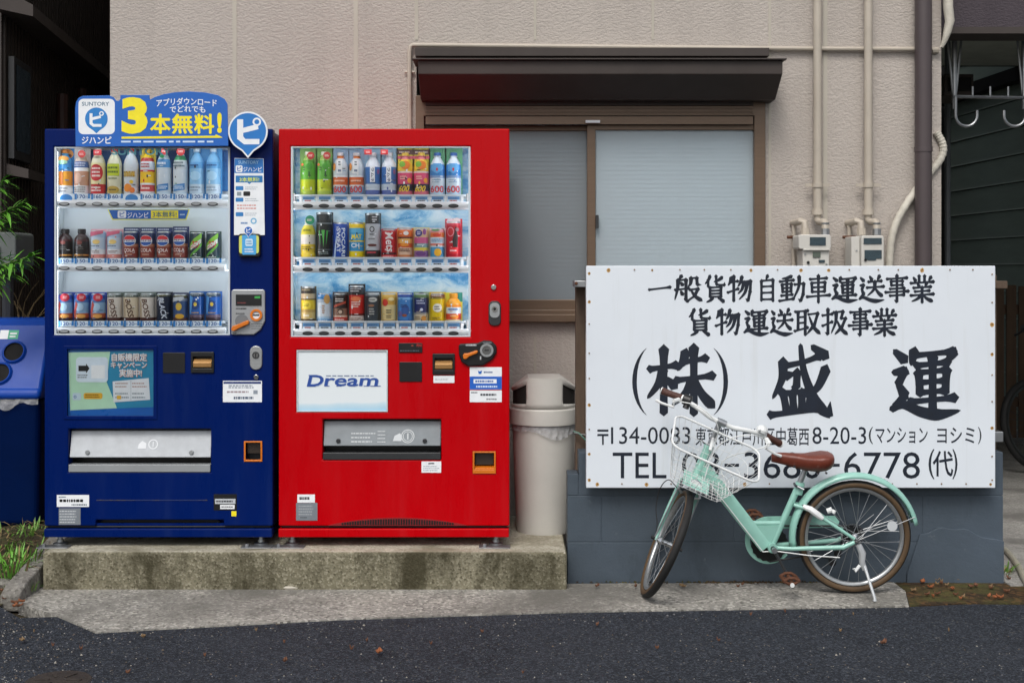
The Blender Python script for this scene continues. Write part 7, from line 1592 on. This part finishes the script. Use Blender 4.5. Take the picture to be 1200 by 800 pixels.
    g_ = MB(); g_.tube([P(ST.x + .014, -.024, ST.z + .004), P(ST.x + .014, .026, ST.z + .004)], .006 * k, C['chrome'], 8); g_.tube([P(ST.x + .01, .026, ST.z + .004), P(ST.x - .016, .034, ST.z - .008)], .0055 * k, C['chrome'], 8); part(g_, 'seat_clamp', so2)
    s_m = MB(); sec = [(.362, .010, .592, .018), (.348, .017, .598, .026), (.31, .022, .598, .036), (.26, .034, .595, .048), (.215, .056, .592, .054), (.17, .076, .596, .062), (.135, .081, .600, .062), (.112, .070, .599, .050), (.100, .045, .594, .034)]
    vs_ = []; n_ = 16
    for x_, w2, z_, dp in sec:
        for j in range(n_):
            a = 2 * math.pi * j / n_; c_, s2 = math.cos(a), math.sin(a)
            zz = z_ + (.018 * s2 if s2 > 0 else dp * s2 * (1.0 if abs(c_) > .35 else .8)); vs_.append(P(x_, w2 * (abs(c_) ** .8) * (1 if c_ > 0 else -1), zz))
    L_ = len(sec); s_m.add(vs_, [(i * n_ + j, i * n_ + (j + 1) % n_, (i + 1) * n_ + (j + 1) % n_, (i + 1) * n_ + j) for i in range(L_ - 1) for j in range(n_)] + [list(range(n_))[::-1], [(L_ - 1) * n_ + j for j in range(n_)]], C['saddle'], True)
    sa = part(s_m, 'saddle', angle=80)
    g_ = MB()
    for a_, b_ in ((.145, .545), (.18, .543), (.27, .562)): g_.tube([P(a_, .080 if a_ < .2 else .03, b_), P(a_, .088 if a_ < .2 else .036, b_)], .005 * k, C['chrome'], 10)
    for s_ in (-1, 1): g_.tube([P(.30, s_ * .01, .575), P(.24, s_ * .022, .556), P(.19, s_ * .022, .556), P(.12, s_ * .03, .565)], .0035 * k, C['steel'], 6)
    part(g_, 'saddle_rail', sa)
    # fork and front end (turned with the steering)
    g_ = MB()
    g_.tube([A(0, 0, .26), A(0, 0, .33)], .019 * k, C['paint'], 12); g_.tube([A(0, -.048, .265), A(0, -.03, .285), A(0, .03, .285), A(0, .048, .265)], .014 * k, C['paint'], 10)
    for s_ in (-1, 1): g_.tube([A(0, s_ * .046, .272), A(.004, s_ * .049, .15), A(.016, s_ * .05, .07), A(rake, s_ * .052, -.006)], [.0118 * k, .0105 * k, .0088 * k, .007 * k], C['paint'], 10)
    part(g_, 'fork')
    g_ = MB(); 
    for s_ in (-1, 1): g_.tube([A(rake, s_ * .057, 0), A(rake, s_ * .072, 0)], .008 * k, C['dark'], 6)
    part(g_, 'axle_nut')
    g_ = MB(); g_.tube([A(0, 0, .45), A(0, 0, .53), A(.004, 0, .56), A(.03, 0, .572)], .0125 * k, C['steel'], 12); g_.tube([A(.03, -.02, .572), A(.03, .02, .572)], .016 * k, C['steel'], 12); part(g_, 'stem')
    hw = opt.get('bar', .25); c_f = .03; c_a = .572
    barp = _smooth_v([(c_f, 0, c_a), (c_f, .05, c_a + .0), (c_f + .004, .10, c_a + .012), (c_f - .008, .16, c_a + .022), (c_f - .030, .22, c_a + .022), (c_f - .052, .275, c_a + .016)])
    g_ = MB()
    full = [(f_, -l_, a_) for f_, l_, a_ in barp[::-1][:-1]] + barp
    g_.tube([A(*q) for q in full], .0098 * k, C['white'], 10); hb_ = part(g_, 'handlebar')
    for s_ in (-1, 1):
        e = Vector(barp[-1]); d2 = Vector(barp[-1]) - Vector(barp[-5]); d2.normalize()
        e.y *= s_; d2.y *= s_
        def H(u): q = e - d2 * u; return A(*q)
        gr = MB(); gr.tube([H(-.006), H(0), H(.01), H(.045), H(.08), H(.086)], [.013 * k, .0165 * k, .0158 * k, .0150 * k, .0165 * k, .0160 * k], C['grip'], 12); gr.tube([H(-.010), H(-.006)], .0165 * k, C['white'], 12); gr.tube([H(.0865), H(.093)], .0165 * k, C['white'], 12); part(gr, 'grip', hb_)
        lv = MB(); q0 = Vector(barp[-6]); q0.y *= s_
        lv.tube([A(q0.x + .012, q0.y, q0.z - .008), A(q0.x + .035, q0.y + s_ * .02, q0.z - .022)], .010 * k, C['white'], 8)
        lv.tube([A(q0.x + .035, q0.y + s_ * .02, q0.z - .022), A(e.x + .060, e.y - s_ * .06, e.z - .038), A(e.x + .048, e.y - s_ * .008, e.z - .045), A(e.x + .040, e.y + s_ * .02, e.z - .044)], [.007 * k, .0062 * k, .0058 * k, .007 * k], C['white'], 8); part(lv, 'brake_lever', hb_)
        if s_ < 0:
            sh = MB(); sh.tube([H(.094), H(.097), H(.128), H(.131)], [.020 * k, .024 * k, .024 * k, .018 * k], C['dark'], 12); q = e - d2 * .118; sh.tube([A(q.x, q.y, q.z), A(q.x + .01, q.y, q.z - .035)], .014 * k, C['dark'], 10); part(sh, 'shifter', hb_)
        elif opt.get('basket', 1):
            bl_ = MB(); q = Vector(barp[-8]); bl_.tube([A(q.x, q.y, q.z + .008), A(q.x, q.y, q.z + .020), A(q.x, q.y, q.z + .032), A(q.x, q.y, q.z + .040)], [.025 * k, .027 * k, .021 * k, .006 * k], C['white'], 16); bl_.tube([A(q.x + .02, q.y - .01, q.z + .012), A(q.x + .03, q.y - .02, q.z + .02)], .006 * k, C['white'], 8); part(bl_, 'bell', hb_)
    if opt.get('basket', 1):
        # wire basket hung in front of the head tube
        bk = MB()
        zt_, zb_ = .735, .535
        xt0, xt1, wt = .650, .905, .196; xb0, xb1, wb = .690, .845, .120
        def ringpts(t):
            x0_ = xb0 + (xt0 - xb0) * t; x1_ = xb1 + (xt1 - xb1) * t; w2 = wb + (wt - wb) * t; z_ = zb_ + (zt_ - zb_) * t; r_ = .045; out = []
            for cx_, cy_, a0 in ((x1_ - r_, w2 - r_, 0), (x0_ + r_, w2 - r_, 90), (x0_ + r_, -w2 + r_, 180), (x1_ - r_, -w2 + r_, 270)):
                for q in range(5): a = R_(a0 + 90 * q / 4); out.append((cx_ + r_ * math.cos(a), cy_ + r_ * math.sin(a), z_))
            return out
        def along(t, n):
            p = ringpts(t); seg = [(Vector(p[(i + 1) % len(p)]) - Vector(p[i])).length for i in range(len(p))]; tot = sum(seg); out = []
            for j in range(n):
                d = tot * j / n; i = 0
                while d > seg[i]: d -= seg[i]; i += 1
                out.append(Vector(p[i]).lerp(Vector(p[(i + 1) % len(p)]), d / seg[i]))
            return out
        for t_ in (0, .09, .18, .30, .46, .68): bk.tube([S(p) for p in ringpts(t_)], .0011 * k, C['wire'], 5, closed=True)
        n_v = 40; up = along(1, n_v); dnp = along(0, n_v)
        for a_, b_ in zip(up, dnp): bk.tube([S(a_), S(b_)], .0009 * k, C['wire'], 4)
        for q in range(9):
            y_ = -wb + .02 + (2 * wb - .04) * q / 8; bk.tube([S((xb0, y_, zb_)), S((xb1, y_, zb_))], .0011 * k, C['wire'], 4)
        for q in range(6):
            x_ = xb0 + .02 + (xb1 - xb0 - .04) * q / 5; bk.tube([S((x_, -wb, zb_)), S((x_, wb, zb_))], .0011 * k, C['wire'], 4)
        bo = part(bk, 'basket', merge=False)
        rm = MB(); rm.tube([S(p) for p in ringpts(1)], .0048 * k, C['white'], 10, closed=True); part(rm, 'basket_rim', bo)
        br = MB()
        for s_ in (-1, 1): br.tube([S((xb0 + .02, s_ * .05, zb_ - .004)), S((xb0 + .06, s_ * .055, zb_ - .03)), A(.02, s_ * .05, .24), A(rake, s_ * .058, .0)], .0035 * k, C['steel'], 6)
        br.tube([A(.0, 0, .50), S((xb0 + .0, 0, .66))], .007 * k, C['white'], 8)
        vs_ = [S((xb0 + .015, -.06, zb_ - .003)), S((xb1 - .03, -.06, zb_ - .003)), S((xb1 - .03, .06, zb_ - .003)), S((xb0 + .015, .06, zb_ - .003))]; br.add(vs_, [(0, 1, 2, 3)], C['paint']); part(br, 'basket_stay', bo)
        # lamp and brake on the fork
        lm = MB(); lm.tube([A(.03, .0, .285), A(.055, .0, .285), A(.085, .0, .282), A(.09, .0, .282)], [.016 * k, .026 * k, .029 * k, .026 * k], C['chrome'], 16); lo_ = part(lm, 'headlight')
        ln = MB(); ln.tube([A(.0902, 0, .282), A(.094, 0, .282)], .025 * k, C['white'], 16); part(ln, 'lens', lo_)
        bq = MB(); bq.tube([A(.024, -.04, .27), A(.034, -.05, .235), A(.03, -.03, .225)], .007 * k, C['steel'], 8); part(bq, 'brake_arm'); bq = MB(); bq.tube([A(.024, .03, .275), A(.034, .05, .235), A(.03, .03, .225)], .007 * k, C['steel'], 8); part(bq, 'brake_arm')
    # cables
    cb = MB()
    if opt.get('basket', 1):
        qr = Vector(barp[-6]); 
        cb.tube(_catm([A(qr.x + .02, -qr.y, qr.z - .015), A(.08, -.12, .60), A(.075, -.02, .56), A(.03, .012, .48), A(.022, .02, .38), S(dn1 + Vector((0, .022, -.03)))]), .0026 * k, C['white'], 6)
        cb.tube(_catm([A(qr.x + .02, qr.y, qr.z - .015), A(.10, .13, .585), A(.09, .05, .53), A(.05, .02, .45), A(.04, .03, .34), A(.034, .045, .26)]), .0026 * k, C['white'], 6)
        cb.tube(_catm([A(qr.x + .02, qr.y, qr.z - .02), A(.06, .20, .55), S(dn1 + Vector((-.02, .08, .05))), (dn1 + Vector((-.12, .03, -.12))) * k]), .0026 * k, C['white'], 6)
        cb.tube(_catm([A(.03, -.055, .235), A(.01, -.10, .25), A(-.01, -.115, .20), A(.0, -.10, .12), A(.02, -.07, .06), A(.034, -.058, .02)]), .0022 * k, C['dark'], 6)
        dq = (dn0 - dn1).normalized(); 
        cb.tube([(dn1 + dq * .04 + Vector((0, .022, -.030))) * k, (dn0 + Vector((0, .024, -.034))) * k, (BB + Vector((-.02, .03, -.014))) * k, P(.2, .05, .178), P(.075, .058, .172)], .0026 * k, C['white'], 6)
        part(cb, 'cable')
        # ring lock and caliper behind the seat tube
        lk = MB(); lk.tube([P(.228, .03, .388), P(.20, .045, .378), P(.165, .052, .352), P(.150, .054, .340)], [.010 * k, .014 * k, .014 * k, .010 * k], C['white'], 10); lk.tube([P(.13, .05, .372), P(.11, .055, .380)], .012 * k, C['white'], 10); lk.tube([P(.10, .056, .378), P(.107, .058, .365)], .009 * k, C['white'], 10)
        lk.tube([P(.228, .03, .388), P(.225, -.03, .390)], .008 * k, C['steel'], 8); part(lk, 'ring_lock')
        rf_ = MB(); c0 = Vector(P(-.153, .040, .305)); rf_.tube([c0, c0 + Vector((0, .006, 0))], .022 * k, mat('clear_reflector', '#c9ced0', .2), 16); part(rf_, 'reflector')
        rl = MB(); rl.tube([P(-.02, -.01, 0), P(-.02, .0, 0)], .001, C['dark'], 4)
    if opt.get('stand', 1):
        ks = MB(); ks.tube([P(-.005, .06, Rw - .02), P(-.02, .066, Rw - .055), P(-.018, .07, Rw - .09), P(-.03, .072, Rw - .125)], [.013 * k, .016 * k, .013 * k, .011 * k], C['stand'], 10); ks.tube([P(-.008, .074, Rw - .105), P(.014, .078, Rw - .130), P(.018, .078, Rw - .118)], .0075 * k, C['white'], 8)
        zf_ = .012; ks.tube([P(-.026, .072, Rw - .10), P(-.052, .15, zf_ + .012), P(-.052, .152, zf_)], [.0065 * k, .0065 * k, .009 * k], C['stand'], 10); part(ks, 'kickstand')
    return root
def _catm(pts, kk=5):
    out = []; n = len(pts); V_ = [Vector(p) for p in pts]
    for i in range(n - 1):
        p0, p1, p2, p3 = V_[max(i - 1, 0)], V_[i], V_[i + 1], V_[min(i + 2, n - 1)]
        for j in range(kk):
            t = j / kk; out.append(.5 * ((2 * p1) + (-p0 + p2) * t + (2 * p0 - 5 * p1 + 4 * p2 - p3) * t * t + (-p0 + 3 * p1 - 3 * p2 + p3) * t ** 3))
    out.append(V_[-1]); return out
def _smooth_v(pts): return [tuple(p) for p in _catm(pts, 4)]
C1 = dict(paint=M_MINT, wall=M_TAN, tread=M_RUBBER, chrome=M_CHROME, steel=M_STEEL, rim=M_ALU, dark=M_BLACK, crank=M_DGREYP, pedal=M_RUST, white=mat('white_enamel', '#dfe2e1', .28, coat=.2), saddle=M_BRNLEATH, grip=mat('brown_rubber_grip', '#4a2a20', .55, var=.15, vscale=30, bump=.4, bscale=200), wire=M_WHITEWIRE, stand=mat('silver_paint', '#b9bdbf', .4, .3))
bike = bicycle('bicycle', 'small mint green bicycle with white basket leaning on its kickstand before the sign', C1, dict(steer=88, crank=-62))
gx, gy = G(999.5, 694.5)
bike.location = (gx, gy, 0.002); bike.rotation_euler = (R_(-3.5), 0, R_(180))
M_BK2 = mat('black_bike_paint', '#17181b', .4)
C2 = dict(C1, paint=M_BK2, wall=M_RUBBER, white=M_DGREYP, saddle=M_BLACK, grip=M_BLACK, pedal=M_BLACK, stand=M_STEEL, wire=M_STEEL)
C2.update(rim=M_DGREYP, steel=M_DGREYP, chrome=M_DGREYP, stand=M_BLACK, wire=M_DGREYP)
bk2 = bicycle('bicycle', 'dark bicycle deep in the garage behind the white sign, only its front wheel showing', C2, dict(R=.33, steer=-42, basket=0, head=20))
bk2.location = (X(1222, 8.9) + .575, 9.9, .006); bk2.rotation_euler = (R_(-3), 0, R_(240))

# ================================================================== PLANTS, LEAVES, SMALL THINGS
M_LEAF = mat('bamboo_leaf', '#64a236', .5, var=.35, vscale=8); M_LEAF2 = mat('weed_leaf', '#5f8a34', .55, var=.4, vscale=14); M_STRAW = mat('dry_straw', '#8a7550', .7, var=.3, vscale=20); M_STALK = mat('stalk', '#5d6a34', .6)
def blade(mb, p, d, ln, w, droop, m, fold=.25):
    d = Vector(d).normalized(); s = d.cross(Vector((0, 0, 1)))
    if s.length < .05: s = Vector((1, 0, 0))
    s.normalize(); pts = []
    n = 5
    for i in range(n + 1):
        t = i / n; c = Vector(p) + d * ln * t + Vector((0, 0, -droop * ln * t * t)); ww = w * (math.sin(math.pi * min(1, .12 + t * .88)) ** .8) * .5 if i < n else 0
        up = Vector((0, 0, fold * ww)); pts += [c - s * ww + up, c, c + s * ww + up]
    mb.add(pts, [(i * 3 + j, i * 3 + j + 1, (i + 1) * 3 + j + 1, (i + 1) * 3 + j) for i in range(n) for j in (0, 1)], m, True)
# bamboo-like shrub at the left edge
bs = thing('bamboo_shrub', (-2.62, 6.05, .19), 'bright green narrow leaved bamboo shrub at the left edge above the blue bin', 'shrub')
r_ = random.Random(11); lf = MB(); stx = MB()
for (pa, za, pb, zb_, D, nl) in ((-30, 250, 8, 212, 6.02, 26), (-30, 268, 30, 240, 6.05, 30), (-40, 330, 42, 300, 6.0, 34), (-40, 345, 20, 318, 6.02, 26), (-30, 275, 14, 262, 6.08, 22), (-50, 300, 34, 308, 6.06, 22)):
    p0 = Vector((X(pa, D), D, Z(za, D))); p1 = Vector((X(pb, D), D - .05, Z(zb_, D)))
    stx.tube([(p0.x - .25, D + .05, .2), (p0.x - .1, D, (p0.z) * .6), p0, p0.lerp(p1, .5) + Vector((0, 0, .012)), p1], [.006, .005, .004, .003, .0015], M_STALK, 6)
    for i in range(int(nl * 1.8)):
        t = .2 + .8 * i / (nl * 1.8); b0 = p0.lerp(p1, t)
        a = r_.uniform(-1.0, 1.0); d = Vector((1.0 + r_.uniform(-.9, .3), r_.uniform(-.7, .5), r_.uniform(-.25, .75)))
        blade(lf, b0, d, r_.uniform(.05, .13), r_.uniform(.010, .018), r_.uniform(.1, .7), M_LEAF)
stx.build('stems', bs, merge=False); lf.build('foliage', bs, merge=False)
# bare twigs behind the bin
tw = MB(); r_ = random.Random(5)
for i in range(11):
    x0 = X(20 + r_.random() * 15, 6.75); p = [Vector((x0, 6.75 + r_.random() * .1, Z(385, 6.75)))]
    d = Vector((r_.uniform(-.5, .6), 0, r_.uniform(.3, 1))).normalized()
    for q in range(4): d = (d + Vector((r_.uniform(-.3, .4), r_.uniform(-.1, .1), r_.uniform(-.45, .1)))).normalized(); p.append(p[-1] + d * .07)
    tw.tube([(x0, 6.8, .2)] + p, [.003, .003, .0028, .0022, .0016, .001], M_STRAW, 5)
t = tw.build('dry_twigs', loc=(X(28, 6.75), 6.8, .2), merge=False); tag(t, 'bare pale twigs sprouting behind the blue recycling bin', 'twigs')
# weeds at the foot of the bank
def weed(px, py, z, n, ln, label, seed, m=M_LEAF2, spread=.1):
    r_ = random.Random(seed); x, y = G(px, py, z); mb = MB(); stems_ = MB()
    for i in range(n):
        a = r_.random() * 6.28; q = spread * math.sqrt(r_.random()); l = ln * r_.uniform(.5, 1.1); mm = m if r_.random() > .18 else M_STRAW
        blade(mb, (x + q * math.cos(a), y + q * math.sin(a), z - .005), (math.cos(a) * r_.uniform(.1, .9), math.sin(a) * r_.uniform(.1, .9), 1), l, r_.uniform(.004, .009), r_.uniform(.1, .7), mm)
    o = mb.build('weed_tuft', loc=(x, y, z), merge=False); tag(o, label, 'weeds', 'weed tufts along the edges'); return o
weed(13, 672, .06, 90, .17, 'largest bright green weed tuft beside the plinth at the lower left', 1, M_LEAF, .10)
weed(32, 655, .10, 60, .12, 'green weed tuft against the slanted kerb at the left', 2, M_LEAF2, .09)
weed(40, 626, .15, 45, .10, 'sparse weed tuft between the blue bin and the blue machine', 3, M_LEAF2, .10)
weed(4, 640, .12, 60, .14, 'weed tuft at the left edge under the blue bin', 4, M_LEAF2, .12)
weed(24, 690, .02, 35, .08, 'low weed tuft at the corner of the pavement tip', 5, M_LEAF2, .07)
weed(1172, 672, 0, 48, .09, 'small green weed tuft at the right-hand foot of the block wall', 6, M_LEAF2, .06)
weed(-10, 665, .07, 60, .16, 'weed tuft cut by the left edge of the picture', 7, M_LEAF2, .12)
r_ = random.Random(21); mb = MB()                               # straw and litter lying on the bank
for i in range(420):
    x = r_.uniform(-3.0, -2.2); y = r_.uniform(5.5, 6.3); t = min(1, max(0, (y - 5.36) / .8)); z = .19 * t * t * (3 - 2 * t) + .004
    a = r_.random() * 6.28; blade(mb, (x, y, z), (math.cos(a), math.sin(a), r_.uniform(0, .35)), r_.uniform(.03, .10), r_.uniform(.003, .006), .4, M_STRAW if r_.random() < .75 else M_LEAF2)
o = mb.build('dry_grass', loc=(-2.5, 5.9, .1), merge=False); tag(o, kind='stuff', cat='grass', label='dry straw and short grass lying on the soil bank at the left')

# fallen leaves
LM = [mat('leaf_rust', '#64402a', .7, var=.4, vscale=40), mat('leaf_tan', '#7d6546', .7, var=.3, vscale=40), mat('leaf_orange', '#8f5430', .7, var=.3, vscale=40)]
def leaf(px, py, size, m, seed, label, group=None, z=0.0):
    r_ = random.Random(seed); x, y = G(px, py, z); a = r_.random() * 6.28; mb = MB(); n = 6; pts = []
    ca, sa_ = math.cos(a), math.sin(a)
    for i in range(n + 1):
        t = i / n; w2 = size * .32 * math.sin(math.pi * (.06 + .9 * t)) ** .9 * (1 + r_.uniform(-.12, .12)); u = (t - .5) * size; zc = z + .004 + .010 * r_.uniform(.4, 1) * (2 * t - 1) ** 2
        for s_, zz in ((-1, .005 + .006 * r_.random()), (0, 0), (1, .004 + .008 * r_.random())): pts.append((x + u * ca - s_ * w2 * sa_, y + u * sa_ + s_ * w2 * ca, zc + zz))
    mb.add(pts, [(i * 3 + j, i * 3 + j + 1, (i + 1) * 3 + j + 1, (i + 1) * 3 + j) for i in range(n) for j in (0, 1)], m, True)
    o = mb.build('fallen_leaf', loc=(x, y, z), merge=False); sm = o.modifiers.new('thickness', 'SOLIDIFY'); sm.thickness = .0006
    return tag(o, label, 'leaf', group)
leaf(444, 766, .040, LM[2], 3, 'orange brown dry leaf lying on the asphalt before the red machine')
leaf(334, 776.5, .026, LM[0], 4, 'dark rust dry leaf on the asphalt before the gap between the machines')
leaf(1035, 755, .036, LM[0], 5, 'rust coloured dry leaf on the asphalt before the bicycle rear wheel')
leaf(168, 748, .028, LM[1], 6, 'pale tan dry leaf beside the pavement edge before the blue machine')
leaf(26, 752, .03, LM[1], 7, 'pale tan dry leaf on the asphalt at the lower left')
r_ = random.Random(31)
for i, (px, py) in enumerate(((333, 754), (430, 753), (412, 762), (700, 734), (842, 752), (613, 790), (770, 761), (985, 741), (880, 722), (920, 719), (40, 742), (62, 758), (300, 740), (565, 742), (505, 756), (240, 770), (150, 790), (95, 762), (1112, 741), (1000, 722))):
    leaf(px, py, r_.uniform(.009, .017), LM[r_.randrange(2)], 50 + i, 'tiny scrap of dry leaf scattered on the dark asphalt', 'tiny leaf scraps on the asphalt', -.005)
for i in range(16):
    leaf(r_.uniform(2, 26), r_.uniform(688, 712), r_.uniform(.025, .05), LM[r_.choice((0, 2))], 90 + i, 'rust red dry leaf heaped at the pavement tip on the left', 'rust red leaves at the pavement tip', .006)
for i in range(26):
    leaf(r_.uniform(1066, 1200), r_.uniform(678, 703), r_.uniform(.014, .034), LM[r_.randrange(3)], 130 + i, 'small dry leaf strewn on the damp soil strip at the right', 'dry leaves on the damp soil strip', .001)
for i, px in enumerate((870, 865, 758, 700, 745, 800)):
    leaf(px, r_.uniform(684, 690), r_.uniform(.018, .04), LM[r_.randrange(2)], 180 + i, 'dry leaf caught along the foot of the blue block wall', 'leaves along the wall foot', .003)
# grit and small stones on the road and along its edges
r_ = random.Random(77); mb = MB(); M_GR = [mat('grit_pale', '#8f8b82', .8), mat('grit_brown', '#5f5345', .8), mat('grit_grey', '#6a6a6c', .8)]
for i in range(760):
    q = r_.random()
    if q < .40: px, py = r_.uniform(0, 1200), r_.uniform(742, 800)
    elif q < .75: px, py = r_.uniform(0, 190) * r_.random() + 2, r_.uniform(715, 800)
    else:
        px = r_.uniform(112, 1065); py = 740 - (px - 112) * .0319 + r_.uniform(-2, 9)
    x, y = G(px, py, -.005); s_ = r_.uniform(.0015, .0045) * (1.5 if r_.random() < .08 else 1); zz = -.006 if py > 741 - (max(px, 112) - 112) * .0319 or px < 90 else 0.0
    a = r_.random() * 3; ca, sa_ = math.cos(a) * s_, math.sin(a) * s_ * r_.uniform(.6, 1)
    mb.add([(x + ca, y + sa_, zz), (x - sa_, y + ca, zz), (x - ca, y - sa_, zz), (x + sa_, y - ca, zz), (x, y, zz + s_ * .9)], [(0, 1, 4), (1, 2, 4), (2, 3, 4), (3, 0, 4)], r_.choice(M_GR))
o = mb.build('gravel', loc=(0, 4.9, 0), merge=False); tag(o, kind='stuff', cat='grit', label='fine grit and small stones strewn over the asphalt')
# crumbs of earth and moss gathered along the foot of the block wall
r_ = random.Random(40); mb = MB()
for i in range(420):
    px = r_.choice((r_.gauss(850, 35), r_.gauss(900, 30), r_.uniform(668, 1060))); x = X(px, 5.77); y = 5.778 - abs(r_.gauss(0, .012)); s_ = r_.uniform(.002, .007)
    if px < 668 or px > 1062: continue
    a = r_.random() * 3; ca, sa_ = math.cos(a) * s_, math.sin(a) * s_
    mb.add([(x + ca, y + sa_, 0), (x - sa_, y + ca, 0), (x - ca, y - sa_, 0), (x + sa_, y - ca, 0), (x, y, s_ * r_.uniform(.5, 1.6))], [(0, 1, 4), (1, 2, 4), (2, 3, 4), (3, 0, 4)], r_.choice((M_SOIL, M_MOSS, M_MOSS)))
o = mb.build('dirt', loc=(1.0, 5.77, 0), merge=False); tag(o, kind='stuff', cat='dirt', label='crumbs of dark earth and moss along the foot of the block wall')
# valve cover, white pebble, hose on the driveway
x, y = G(68, 795.5)
vc = thing('valve_cover', (x, y, -.006), 'round rusty valve cover set in the asphalt at the lower left', 'manhole cover')
mb = MB(); mb.lathe([(0, .004), (.094, .004), (.097, .002), (.1, .002), (.108, .003), (.112, 0)], (x, y, -.006), mat('worn_iron', '#3c3530', .7, .3, var=.3, vscale=30, bump=.5, bscale=60), 40); mb.build('lid', vc)
mb = MB()
for i in range(6): a = i * math.pi / 3; mb.slab([(x + .03 * math.cos(a) + .006 * math.sin(a), y + .03 * math.sin(a) - .006 * math.cos(a)), (x + .08 * math.cos(a) + .006 * math.sin(a), y + .08 * math.sin(a) - .006 * math.cos(a)), (x + .08 * math.cos(a) - .006 * math.sin(a), y + .08 * math.sin(a) + .006 * math.cos(a)), (x + .03 * math.cos(a) - .006 * math.sin(a), y + .03 * math.sin(a) + .006 * math.cos(a))], -.0015, .0015, mat('worn_iron', '#3c3530'))
mb.build('rib', vc)
mb = MB(); q = [G(1178, 645, .01), G(1186, 654, .01), G(1194, 666, .01), G(1202, 682, .01), G(1216, 700, .01)]
mb.tube(_catm([(a_, b_, .016) for a_, b_ in q]), .014, mat('old_hose', '#a39f90', .55, var=.2, vscale=20), 10); t = mb.build('garden_hose', loc=(q[2][0], q[2][1], 0)); tag(t, 'pale hose end lying on the driveway beside the block wall', 'hose')
def stone(px, py, s, z, label, seed):
    r_ = random.Random(seed); x, y = G(px, py, z); bm = bmesh.new(); bmesh.ops.create_icosphere(bm, subdivisions=2, radius=s)
    for v in bm.verts: v.co *= r_.uniform(.82, 1.12); v.co.z *= .62
    me = bpy.data.meshes.new('stone'); bm.to_mesh(me); bm.free(); me.materials.append(M_KERB); o = bpy.data.objects.new('stone', me); COL.objects.link(o); o.location = (x, y, z + s * .4); tag(o, label, 'stone')
stone(3, 690, .045, .01, 'rounded grey stone among the leaves at the left edge', 1)
mb = MB(); x0, y0 = G(346, 689); mb.tube([(x0 - .07, y0 - .01, .008), (x0 - .03, y0 - .018, .007), (x0 + .02, y0 - .012, .007), (x0 + .07, y0 - .016, .006)], [.004, .009, .008, .003], M_CAULK, 6); t = mb.build('mortar_crumb', loc=(x0, y0, 0)); tag(t, 'pale sliver of mortar lying at the foot of the plinth', 'debris')
